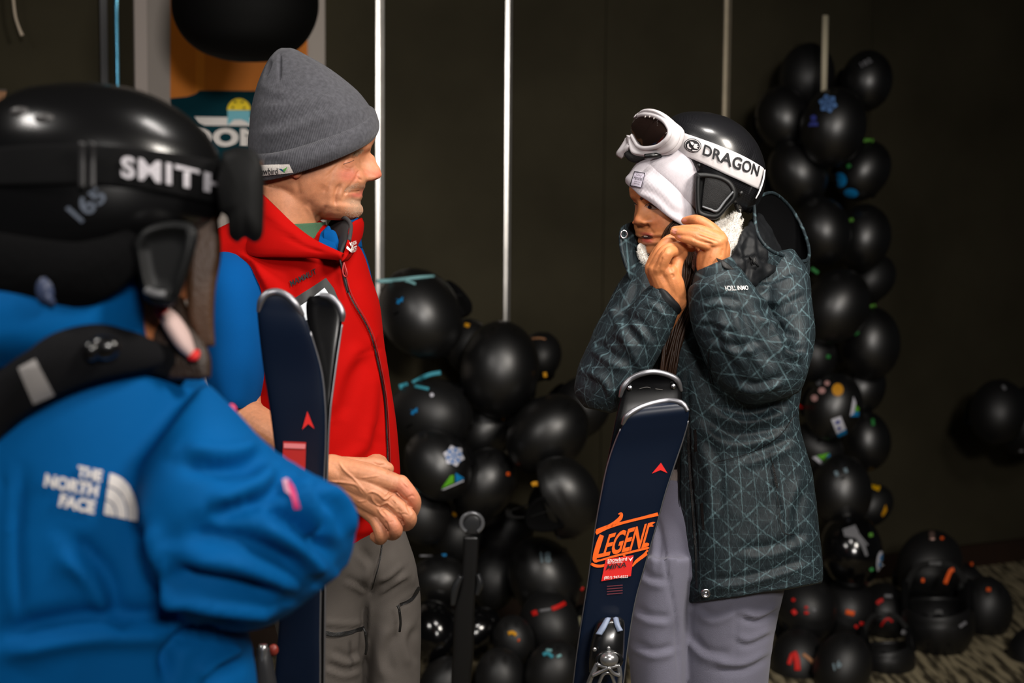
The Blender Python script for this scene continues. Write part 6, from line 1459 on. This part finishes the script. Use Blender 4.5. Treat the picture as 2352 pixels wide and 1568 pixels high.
mk('hair', join(*hb), m_hair2, fp, kind='stuff')
hb = [tube(Wp((352 + k * 7, 690, 1.47), (368 + k * 8, 760, 1.455), (392 + k * 9, 820, 1.445), (405 + k * 9, 868, 1.44)), [.010, .013, .013, .008], 8, 24) for k in range(8)]
mk('braid', join(*hb), M('hair_dark', (46, 31, 20), .5, bump=(300, .6)), fp, kind='stuff')
mk('neck_scarf', tube(Wp((372, 706, 1.432), (395, 740, 1.428), (422, 785, 1.425), (446, 822, 1.43)), [.010, .019, .018, .006], 12, 20, flat=.5), M('scarf_white', (206, 178, 172), .9), fp)
mk('scarf_hem', tube(Wp((364, 700, 1.425), (372, 716, 1.42), (380, 730, 1.42)), [.004, .007, .005], 8, 10), m_redp, fp)
mk('scarf_hem', tube(Wp((434, 822, 1.42), (446, 818, 1.42), (454, 806, 1.425)), [.003, .005, .003], 8, 10), m_redp, fp)
# blue jacket
m_bj = M('blue_shell', (0, 84, 146), .75, spec=.08, bump=(26, .4), var=(4, .08)); m_bj2 = M('blue_shell_dark', (0, 66, 130), .7, spec=.15, bump=(26, .4))
tf = [(-20, 690, 330, 640, 1.50, .09), (-90, 790, 392, 800, 1.51, .125), (-150, 860, 450, 860, 1.52, .150), (-175, 950, 500, 940, 1.53, .165), (-185, 1100, 530, 1100, 1.53, .172), (-185, 1250, 530, 1250, 1.53, .172), (-180, 1420, 560, 1430, 1.53, .172), (-180, 1568, 584, 1568, 1.53, .172), (-180, 1800, 586, 1800, 1.53, .172), (-175, 1960, 580, 1960, 1.53, .17)]
sf = [(310, 1080, 470, 878, 1.44, .07), (318, 1190, 540, 950, 1.42, .088), (345, 1320, 615, 1030, 1.42, .092), (420, 1410, 700, 1082, 1.43, .094), (500, 1442, 762, 1118, 1.45, .090), (590, 1440, 808, 1178, 1.48, .080), (665, 1408, 812, 1240, 1.51, .066), (728, 1362, 798, 1300, 1.53, .04)]
V1 = loft(tf, 60, 70, 2.2); V2 = loft(sf, 60, 60, 2.1)
JV, JF = union([V1, V2, loft([(560, 1330, 770, 1290, 1.56, .05), (585, 1290, 740, 1150, 1.64, .062), (588, 1268, 738, 1120, 1.70, .060), (594, 1262, 734, 1122, 1.715, .052)], 20, 30)], .006, 3)
JV = sculpt(JV, JF, [(k, p, w, h * 1.6) for k, p, w, h in [('f', [(640, 1080), (600, 1130), (480, 1170)], 22, .010), ('f', [(690, 1090), (720, 1160), (740, 1240)], 16, .012), ('f', [(600, 1180), (680, 1230), (760, 1300)], 26, .012), ('f', [(420, 1250), (560, 1270), (700, 1330)], 28, .010), ('f', [(380, 1330), (480, 1360), (640, 1380)], 22, .012), ('f', [(330, 1200), (350, 1280), (400, 1400)], 20, -.008),
    ('f', [(600, 1040), (520, 1060), (420, 1050)], 22, .008), ('f', [(0, 1480), (200, 1440), (420, 1440)], 26, .010), ('r', [(560, 1440), (480, 1450), (400, 1480), (380, 1568)], 16, -.014), ('f', [(40, 1080), (30, 1250), (40, 1420)], 12, .004), ('f', [(150, 1250), (230, 1330), (260, 1420)], 24, .008), ('f', [(740, 1120), (790, 1170), (800, 1230)], 12, -.006), ('f', [(560, 1500), (500, 1530), (460, 1568)], 18, .008)]])
jf = mk('jacket', (JV, JF), m_bj, fp)
ft = BVHTree.FromPolygons(JV.tolist(), JF)
def lmap(pts):
    return np.array(pts, float)
for tx, q in (('THE', [(180, 1068), (236, 1080), (232, 1106), (176, 1094)]), ('NORTH', [(106, 1086), (228, 1112), (223, 1142), (101, 1116)]), ('FACE', [(140, 1132), (221, 1149), (216, 1180), (134, 1162)])):
    U, F = text_geo(tx, .05); decal('lettering', quad_map(U, q), F, ft, m_white, jf, off=.003, maxlen=16)
O_, ex, ey = np.array([238, 1180.]), np.array([80, 16.]), np.array([14, -94.])
def qarc(r0, r1):
    t = np.linspace(0, np.pi / 2, 16)
    f = lambda r: O_ + np.outer(np.cos(t) * r, ex) + np.outer(np.sin(t) * r, ey)
    n = 16; return np.vstack([f(r1), f(r0)]), [[i, i + 1, n + i + 1, n + i] for i in range(n - 1)]
decal('half_dome', *join2(qarc(.70, 1.0), qarc(.37, .66), qarc(.02, .33)), ft, m_white, jf, off=.003, maxlen=14)
decal('arm_badge', *poly([(662, 1100), (676, 1118), (690, 1166), (676, 1168), (664, 1130)]), ft, M('badge_pink', (206, 50, 110), .6), jf, off=.003)
decal('arm_badge_trim', *poly([(648, 1102), (660, 1100), (668, 1138), (656, 1130)]), ft, M('badge_pale', (206, 150, 170), .6), jf, off=.004)
mk('cuff_pull', ellipsoid(W(531, 944, 1.60), (.007, .006, .009), 8), M('pull_pink', (206, 40, 80), .5), jf)
# lowered hood and stand collar
hg = loft([(-60, 640, 300, 590, 1.46, .10), (-80, 690, 335, 615, 1.45, .118), (-85, 750, 345, 690, 1.45, .125), (-90, 800, 355, 770, 1.46, .13), (-90, 850, 385, 830, 1.48, .12)], 70, 90, 2.1)
hg = (sculpt(hg[0], hg[1], [('f', [(0, 720), (90, 745), (170, 735), (220, 690)], 12, .014), ('f', [(330, 600), (325, 700), (360, 800)], 12, -.012), ('f', [(0, 800), (120, 790), (200, 760)], 16, .008), ('f', [(215, 680), (235, 740), (240, 780)], 9, .009), ('r', [(300, 610), (312, 700), (340, 790)], 7, .008)]), hg[1])
mk('hood', hg, m_bj, jf)
hn = [n for n in REG if n.startswith('hood') and n.replace('hood', '').strip('.').isdigit()]; hn = sorted(hn)[-1]
hd = REG[hn]
mk('hood_toggle', join(ellipsoid(W(105, 664, 1.325), (.009, .009, .014), 10), tube(Wp((100, 640, 1.33), (108, 680, 1.32), (120, 696, 1.325)), [.004] * 3, 6, 10)), M('toggle_grey', (52, 62, 90), .5), jf)
mk('fleece_collar', tube(Wp((-60, 600, 1.40), (60, 625, 1.36), (170, 632, 1.352), (250, 605, 1.36), (310, 565, 1.38)), [.034, .034, .032, .026, .018], 16, 40), M('fleece_black', (4, 4, 5), .95, spec=.1, bump=(120, .8)), jf)
mk('trousers', union([loft([(20, 1900, 560, 1900, 1.53, .16), (40, 2300, 310, 2300, 1.53, .10), (60, 3550, 270, 3550, 1.53, .08)], 30, 40), loft([(20, 1900, 560, 1900, 1.53, .16), (320, 2300, 560, 2300, 1.53, .10), (330, 3550, 540, 3550, 1.53, .08)], 30, 40)], .012, 2), M('black_twill', (22, 22, 24), .8), fp)
shoe(fx[0] + .05, 1.50, .35, m_boot, fp, .26); shoe(fx[1] + .06, 1.50, .35, m_boot, fp, .26)
# backpack: shoulder strap in view, the bag itself out of the frame
bp_ = thing('backpack', W(-320, 1500, 1.45), 'black backpack of the person in blue, padded shoulder strap with a grey patch', 'backpack')
m_pk = M('pack_black', (18, 18, 20), .9, spec=.15, bump=(500, .5))
both = BVHTree.FromPolygons(*[x if i else x.tolist() for i, x in enumerate(join((JV, JF), hd))])
tp = [(-40, 880), (20, 838), (80, 795), (150, 762), (230, 748), (300, 760), (365, 800), (425, 858)]; bt_ = [(-40, 1050), (20, 985), (75, 935), (140, 898), (215, 872), (300, 858), (360, 860), (420, 880)]
A = np.array([on(both, x, y, .012, 1.38) for x, y in tp]); B = np.array([on(both, x, y, .012, 1.36) for x, y in bt_])
mk('shoulder_strap', strip_surface(A, B, .022, 60, 12, -.010), m_pk, bp_); sst = bvh('shoulder_strap')
decal('reflective_patch', *poly([(44, 846), (82, 824), (124, 905), (76, 926)]), sst, M('patch_grey', (148, 144, 142), .6), bp_, off=.003)
mk('strap_buckle', join(ellipsoid(on(sst, 238, 798, .006, 1.34), (.016, .010, .012), 10), ellipsoid(on(sst, 210, 805, .006, 1.34), (.008, .008, .010), 10)), m_bb, bp_, kind='stuff')
mk('bag', loft([(-620, 820, -250, 800, 1.45, .10), (-680, 1000, -230, 980, 1.45, .14), (-680, 1300, -220, 1300, 1.45, .15), (-640, 1600, -240, 1600, 1.45, .13)], 24, 40, 3), m_pk, bp_)
# helmet with goggles
fh = thing('ski_helmet', W(230, 560, YF), 'blurred black helmet with white lettered goggle strap, closest to the camera', 'helmet')
m_fs = M('helmet_front', (12, 12, 13), .26, coat=.2)
hs = [(140, 189, 200, 188, YF, .012), (60, 203, 305, 204, YF, .055), (0, 240, 395, 245, YF, .088), (-30, 290, 462, 300, YF, .104), (-42, 350, 500, 362, YF, .110), (-46, 430, 510, 446, YF, .112), (-40, 500, 496, 506, YF, .110), (-24, 560, 440, 545, YF, .104), (0, 590, 390, 560, YF, .098)]
V, F = loft(hs, 80, 100, 2.1)
V = sculpt(V, F, [('r', [(0, 318), (120, 312), (260, 318), (400, 330)], 5, -.003), ('r', [(60, 258), (100, 262)], 8, -.004), ('r', [(150, 265), (190, 275)], 8, -.004), ('r', [(0, 446), (200, 440), (380, 470), (490, 490)], 6, .003)])
mk('shell', (V, F), m_fs, fh); FT = BVHTree.FromPolygons(V.tolist(), F)
for x, y in ((46, 257), (101, 272)):
    mk('vent', ellipsoid(on(FT, x, y, 0, 1.36), (.010, .004, .005), 8), M('vent_grey', (70, 68, 68), .4), fh)
pe = [(306, 560), (326, 530), (360, 514), (405, 508), (440, 515), (456, 540), (440, 600), (408, 690), (380, 704), (340, 694), (322, 650)]
mk('ear_pad', padring(pe, [(1.0, 1.44), (1.0, 1.365), (.97, 1.355), (.92, 1.350), (.8, 1.350), (.76, 1.353), (.4, 1.353)]), m_rub, fh)
mk('pad_trim', tube(Wp((336, 666, 1.348), (356, 674, 1.346), (380, 676, 1.348)), [.004] * 3, 8, 12), M('trim_grey3', (96, 96, 98), .4), fh)
mk('pad_trim', tube(Wp((438, 530, 1.352), (430, 580, 1.35), (412, 640, 1.35), (398, 680, 1.352)), [.004] * 4, 8, 20), m_rub, fh)
U, F = text_geo('165', .02); decal('lettering', quad_map(U, [(150, 478), (222, 428), (248, 455), (188, 512)]), F, FT, M('chalk_grey', (92, 100, 114), .8), fh, off=.002, maxlen=14)
fg = thing('ski_goggles', W(560, 550, 1.47), 'black goggles on the blurred helmet, strap reading five white letters', 'goggles')
st = [(-60, 338), (60, 328), (160, 326), (270, 330), (380, 343), (460, 356), (505, 366), (530, 372)]; sb = [(-60, 432), (60, 430), (160, 428), (270, 432), (380, 448), (460, 466), (505, 478), (530, 486)]
G = np.array([[i / 50, j / 8] for i in range(51) for j in range(9)]); GF = [[i * 9 + j, i * 9 + j + 1, (i + 1) * 9 + j + 1, (i + 1) * 9 + j] for i in range(50) for j in range(8)]
SP = strip_map(G, st, sb); pts3 = []
for i, p in enumerate(SP):
    d = Vector(ray(*p)).normalized(); h, n_, k_, L_ = FT.ray_cast(Vector(CAM), d)
    if h is None:
        prev = pts3[i - 9] if i >= 9 else W(p[0], p[1], 1.47); pts3.append(W(p[0], p[1], prev[1] + .004))
    else:
        pts3.append(np.array(h - d * .005))
SV = smooth(np.array(pts3), GF, 3); SI = SV + np.array([0, .004, 0]); n = len(SV)
SF = GF + [[n + i for i in f[::-1]] for f in GF]
bor = [i * 9 for i in range(51)] + [50 * 9 + j for j in range(1, 9)] + [i * 9 + 8 for i in range(49, -1, -1)] + [j for j in range(7, 0, -1)]
SF += [[bor[k], bor[(k + 1) % len(bor)], n + bor[(k + 1) % len(bor)], n + bor[k]] for k in range(len(bor))]
mk('strap', (np.vstack([SV, SI]), SF), M('strap_black', (12, 12, 13), .9, spec=.15, bump=(900, .4)), fg, fix=True)
s_n = [o.name for o in fg.children if o.name.startswith('strap')][0]; SB = bvh(s_n)
U, F = text_geo('SMITH', .03, 1.14); decal('lettering', strip_map(U, [(278, 358), (350, 368), (430, 384), (531, 412)], [(278, 408), (350, 418), (430, 432), (527, 452)]), F, SB, M('lettering_grey', (190, 186, 192), .7), fg, off=.003, maxlen=14)
for x in (188, 211):
    mk('strap_keeper', tube(np.array([on(SB, x, y, .003, 1.35) for y in (326, 360, 400, 432)]), [.004] * 4, 6, 14, flat=.5), M('keeper_grey', (44, 43, 44), .5), fg)
fo = [(512, 348), (545, 338), (580, 344), (600, 368), (607, 420), (606, 500), (602, 542), (585, 556), (562, 545), (545, 556), (526, 540), (522, 500), (505, 480), (500, 420)]
mk('frame', padring(fo, [(.8, 1.50), (.95, 1.46), (1.0, 1.43), (1.0, 1.40), (.96, 1.39), (.8, 1.385), (.3, 1.383)], 80), M('frame_black', (8, 8, 8), .6, spec=.2), fg)
mk('frame', padring(fo, [(.3, 1.60), (.8, 1.60), (.96, 1.59), (1.0, 1.58), (1.0, 1.54), (.95, 1.51), (.8, 1.49)], 80), M('frame_black2', (8, 8, 8), .6, spec=.2), fg)
mk('lens', tube(Wp((606, 380, 1.41), (618, 440, 1.49), (606, 380, 1.57)), [.012] * 3, 8, 16) if False else strip_surface(Wp((592, 362, 1.41), (606, 362, 1.49), (594, 362, 1.57)), Wp((598, 480, 1.41), (606, 480, 1.49), (598, 480, 1.57)), .004, 24, 10, .006), M('lens_dark', (16, 14, 14), .1, coat=.4), fg)
# ------------------------------------------------------------------ stickers and strap ends on the hung helmets
c_ = lambda n, c, r=.6: M(n, c, r, spec=.3)
K = dict(pale=c_('strap_pale_teal', (124, 176, 180)), teal=c_('strap_teal', (58, 146, 164)), yel=c_('strap_yellow', (214, 150, 14)), org=c_('strap_orange', (226, 86, 14)), red=c_('strap_red', (206, 26, 20)), grn=c_('strap_green', (46, 128, 62)),
         lgrn=c_('strap_light_green', (96, 158, 60)), blu=c_('sticker_blue', (24, 128, 190), .35), dblu=c_('sticker_deep_blue', (60, 70, 150), .5), wht=c_('sticker_white', (205, 205, 215), .4), ice=c_('sticker_ice', (92, 132, 190), .4), gry=c_('print_grey', (112, 112, 116)), pnk=c_('sticker_pink', (196, 150, 146)),
         gold=c_('sticker_gold', (204, 142, 36), .4), lime=c_('sticker_lime', (96, 176, 40), .4), chalk=c_('print_chalk', (120, 140, 150)), tan=c_('strap_tan', (170, 120, 84)), dark=m_dark, metal=m_sil, copper=M('buckle_copper', (206, 170, 160), .3, metal=.8))
TABS = [('L1', [(862, 646), (900, 644), (930, 641), (965, 637), (1008, 635)], 9, 'pale'), ('L1', [(928, 643), (945, 648), (956, 653)], 6, 'pale'), ('L3', [(917, 889), (940, 882)], 13, 'teal'), ('L3', [(946, 880), (968, 868), (990, 859), (1018, 855)], 10, 'teal'), ('L3', [(950, 886), (970, 890), (988, 894)], 8, 'teal'),
        ('L10', [(948, 1122), (975, 1132), (1008, 1148)], 7, 'pale'), ('L2', [(1251, 854), (1253, 868)], 9, 'yel'), ('L6c', [(1066, 745), (1080, 749)], 10, 'yel'), ('L6c', [(1142, 758), (1164, 763)], 10, 'yel'), ('L6b', [(1218, 778), (1240, 776), (1256, 780)], 4, 'tan'), ('L5', [(1155, 957), (1157, 966)], 7, 'yel'), ('L8', [(1163, 1088), (1172, 1089)], 9, 'org'),
        ('L9', [(1221, 1114), (1229, 1110), (1238, 1113)], 11, 'yel'), ('L10b', [(1039, 1178), (1050, 1184)], 9, 'yel'), ('L12', [(1014, 1276), (1027, 1276)], 9, 'blu'), ('L12', [(962, 1276), (1000, 1276)], 4, 'gry'), ('L15', [(1221, 1410), (1236, 1405)], 13, 'red'), ('L15', [(1236, 1403), (1270, 1398)], 7, 'gry'), ('L15', [(1266, 1399), (1284, 1392), (1302, 1382)], 11, 'red'),
        ('L15', [(1178, 1417), (1183, 1420)], 7, 'org'), ('L16', [(1166, 1455), (1178, 1452), (1187, 1461)], 9, 'yel'), ('L16', [(1189, 1469), (1194, 1471)], 7, 'org'), ('L17', [(1246, 1504), (1258, 1500), (1272, 1512)], 9, 'teal'), ('L17', [(1253, 1492), (1270, 1494)], 7, 'pale'), ('L17', [(1278, 1509), (1291, 1503)], 7, 'pale'), ('L20', [(1335, 1350), (1340, 1354)], 9, 'red'), ('L20', [(1430, 1460), (1444, 1462)], 10, 'red'),
        ('R5', [(1982, 322), (2010, 323)], 9, 'lgrn'), ('R5', [(1945, 384), (1955, 378)], 9, 'grn'), ('R8', [(1948, 508), (1962, 503)], 9, 'lgrn'), ('R8', [(1938, 556), (1946, 552)], 7, 'grn'), ('R10', [(1863, 615), (1882, 629)], 8, 'grn'), ('R11', [(1994, 706), (2013, 700)], 9, 'lgrn'), ('R11', [(1960, 768), (1974, 760)], 10, 'grn'), ('R12', [(1898, 818), (1908, 820)], 9, 'grn'), ('R16', [(2004, 960), (2006, 980)], 8, 'grn'),
        ('R14', [(1829, 929), (1846, 938)], 7, 'red'), ('R19', [(1996, 1229), (2006, 1227)], 9, 'lgrn'), ('R19', [(1998, 1310), (2006, 1304)], 9, 'grn'), ('F1', [(1819, 1375), (1826, 1380)], 8, 'red'), ('F1', [(1820, 1400), (1829, 1412)], 11, 'red'), ('F1', [(1848, 1395), (1857, 1394)], 6, 'red'), ('F1', [(1847, 1407), (1859, 1407)], 7, 'red'), ('F1', [(1868, 1405), (1872, 1396)], 9, 'gry'),
        ('F2', [(1941, 1404), (1966, 1410)], 12, 'org'), ('F2', [(1974, 1431), (1990, 1434)], 8, 'red'), ('F2', [(1963, 1436), (1971, 1442)], 7, 'red'), ('F3', [(2014, 1387), (2020, 1380), (2030, 1377)], 9, 'red'), ('F3', [(2030, 1368), (2052, 1369)], 8, 'gry'), ('F3', [(2022, 1440), (2032, 1424), (2042, 1421), (2052, 1430)], 5, 'red'), ('F4', [(2140, 1218), (2141, 1242)], 13, 'copper'), ('F4', [(2160, 1236), (2168, 1236)], 8, 'org'),
        ('F5', [(2170, 1342), (2178, 1322), (2184, 1310), (2193, 1307)], 10, 'org'), ('F5', [(2116, 1332), (2124, 1333)], 10, 'org'), ('F5', [(2203, 1440), (2222, 1426)], 8, 'gry'), ('F10', [(2224, 1295), (2236, 1295)], 8, 'org'), ('F10', [(2232, 1330), (2236, 1350)], 11, 'org'), ('F10', [(2233, 1366), (2242, 1366)], 8, 'org'), ('F10', [(2244, 1372), (2242, 1390), (2232, 1402)], 9, 'org'), ('F6', [(2265, 1353), (2277, 1354)], 9, 'org'),
        ('F7', [(1822, 1495), (1830, 1515), (1832, 1545)], 15, 'red'), ('F7', [(1820, 1500), (1810, 1530)], 10, 'red'), ('F7', [(1843, 1501), (1858, 1512), (1872, 1526)], 9, 'tan'), ('F9', [(1973, 1514), (1984, 1522)], 7, 'gry'), ('F9', [(2070, 1450), (2082, 1455)], 11, 'gry'), ('E1', [(2302, 884), (2310, 896)], 8, 'gry'), ('E2', [(2340, 1036), (2352, 1034)], 7, 'gry')]
for key, pts, w, c in TABS:
    tab(key, pts, w, K[c])
def star(cx, cy, r, k, n=6, a0=.26):
    t = np.linspace(0, 2 * np.pi, 2 * n * 3, endpoint=False); q = np.abs((t / (2 * np.pi) * n) % 1 - .5) * 2
    rr = r * (1 - k + k * q); return np.stack([cx + rr * np.cos(t + a0), cy + rr * np.sin(t + a0)], 1)
def flake(key, cx, cy, r, m1, m2):
    sticker(key, 'snowflake_sticker', *fan(star(cx, cy, r, .30)), m1, .0025)
    arms = []
    for k in range(6):
        a = .26 + np.pi / 6 + k * np.pi / 3; d = np.array([math.cos(a), math.sin(a)]); n = np.array([-d[1], d[0]]); c = np.array([cx, cy])
        arms.append(line2([c + d * r * .08, c + d * r * .80], [r * .13] * 2))
        for s in (1, -1):
            arms.append(line2([c + d * r * .40, c + d * r * .62 + n * s * r * .24], [r * .11] * 2))
    sticker(key, 'snowflake_arms', *join2(*arms), m2, .0035)
flake('L7', 1042, 1047, 25, K['wht'], K['ice']); flake('R4', 1902, 238, 22, K['ice'], c_('sticker_dim', (54, 78, 120)))
def bow(key, x, y):
    sticker(key, 'bow_print', *join2(poly([(x - 9, y - 3), (x, y - 1), (x + 2, y + 2), (x - 7, y + 8), (x - 2, y)]), poly([(x + 1, y - 1), (x + 9, y - 8), (x + 8, y + 5), (x + 3, y + 2)]), poly([(x - 2, y + 1), (x + 3, y + 1), (x, y + 9), (x - 5, y + 8)])), K['blu'])
bow('L1', 917, 689); bow('L3', 950, 943); bow('L7', 1062, 1003)
sticker('L3', 'white_dot', *fan(oval(992, 907, 4.5, 4.5, 0, 12)), K['wht'])
for k_, x, y, w in (('L1', 910, 719, 8), ('L3', 940, 978, 10), ('R15', 1882, 1012, 7), ('R17', 1936, 1098, 7)):
    sticker(k_, 'vent_slot', *fan(oval(x, y, w, 2.6, -.5, 14)), K['dark'], .0008)
sticker('L7', 'badge_green', *poly([(1013, 1122), (1034, 1092), (1042, 1090), (1042, 1108)]), K['lime']); sticker('L7', 'badge_blue', *poly([(1046, 1085), (1066, 1098), (1046, 1108)]), K['blu']); sticker('L7', 'badge_white', *poly([(1013, 1124), (1045, 1110), (1064, 1101), (1064, 1105), (1020, 1124)]), K['wht'], .003)
for key, tx, q, m in (('L11', '18', [(1240, 1268), (1264, 1268), (1266, 1292), (1243, 1292)], 'chalk'), ('R2', '182', [(1974, 145), (1998, 132), (2004, 142), (1980, 156)], 'gry'), ('R17', '11', [(1916, 1083), (1944, 1074), (1948, 1084), (1920, 1094)], 'chalk'), ('F8', '16', [(1912, 1524), (1930, 1514), (1934, 1530), (1916, 1540)], 'chalk')):
    U, F = text_geo(tx, .03); sticker(key, 'lettering', quad_map(U, q), F, K[m])
sticker('L20', 'eye_sticker', *fan(oval(1327, 1440, 6, 26, .25, 24)), c_('sticker_cream', (190, 184, 150), .5)); sticker('L20', 'eye_pupil', *fan(oval(1328, 1444, 3.4, 7, .25, 14)), K['dark'], .004)
sticker('R4', 'small_sticker', *join2(fan(oval(1869, 271, 7, 7, 0, 14)), poly([(1857, 290), (1861, 280), (1878, 280), (1880, 289)])), K['dblu'])
sticker('R5', 'oval_sticker', *fan(oval(1930, 413, 15, 17, -.3)), K['blu']); sticker('R5', 'oval_sticker', *fan(oval(1955, 443, 16.5, 10, .1)), K['blu'])
for x, y, rx, ry, c in ((1881, 879, 6, 6, 'gry'), (1900, 880, 6, 5.5, 'pnk'), (1888, 897, 8, 7, 'pnk'), (1871, 914, 7.5, 7.5, 'pnk'), (1924, 895, 13, 14.5, 'gold')):
    sticker('R14', 'button_sticker', *fan(oval(x, y, rx, ry, 0, 18)), K[c])
sticker('R14', 'white_label', *poly([(1909, 963), (1931, 955), (1943, 985), (1922, 996)]), K['wht']); sticker('R14', 'blue_label', *poly([(1922, 996), (1943, 984), (1946, 1006), (1929, 1011)]), K['blu']); sticker('R14', 'label_mark', *join2(poly([(1918, 968), (1928, 964), (1930, 970), (1920, 974)]), fan(oval(1927, 983, 4, 4, 0, 10))), K['dblu'], .004)
sticker('R14', 'wing_white', *poly([(1960, 910), (1966, 925), (1961, 950), (1952, 955)]), K['wht']); sticker('R14', 'wing_blue', *poly([(1953, 956), (1962, 944), (1973, 946), (1972, 956)]), K['blu']); sticker('R14', 'wing_green', *poly([(1966, 930), (1973, 938), (1970, 946), (1963, 944)]), K['lime'])
sticker('R15', 'badge_green', *poly([(1876, 1046), (1905, 1040), (1889, 1056)]), K['lime']); sticker('R15', 'badge_blue', *poly([(1906, 1041), (1905, 1068), (1892, 1064), (1895, 1054)]), K['blu']); sticker('R15', 'badge_white', *poly([(1866, 1050), (1875, 1047), (1893, 1064), (1893, 1073)]), K['wht'])
sticker('R18', 'yellow_sticker', *poly([(1998, 1097), (2010, 1102), (2022, 1118), (2018, 1128), (2000, 1120)]), c_('sticker_yellow', (226, 172, 10), .4)); sticker('R18', 'yellow_sticker', *poly([(2034, 1158), (2037, 1172), (2028, 1186), (2024, 1182)]), K['yel'])
sticker('R19', 'forked_clip', *join2(poly([(1936, 1216), (1964, 1206), (1972, 1222), (1966, 1236), (1940, 1232)]), line2([(1966, 1230), (1982, 1252), (1990, 1276)], [9, 9, 6]), line2([(1970, 1226), (1992, 1252)], [5, 4])), K['gry'], .006)
sticker('R19', 'oval_sticker', *fan(oval(2022, 1292, 9, 27, .06)), K['wht']); sticker('R19', 'oval_mark', *join2(fan(oval(2024, 1280, 4, 8, .3, 12)), fan(oval(2020, 1296, 3, 6, 0, 12))), K['blu'], .004)
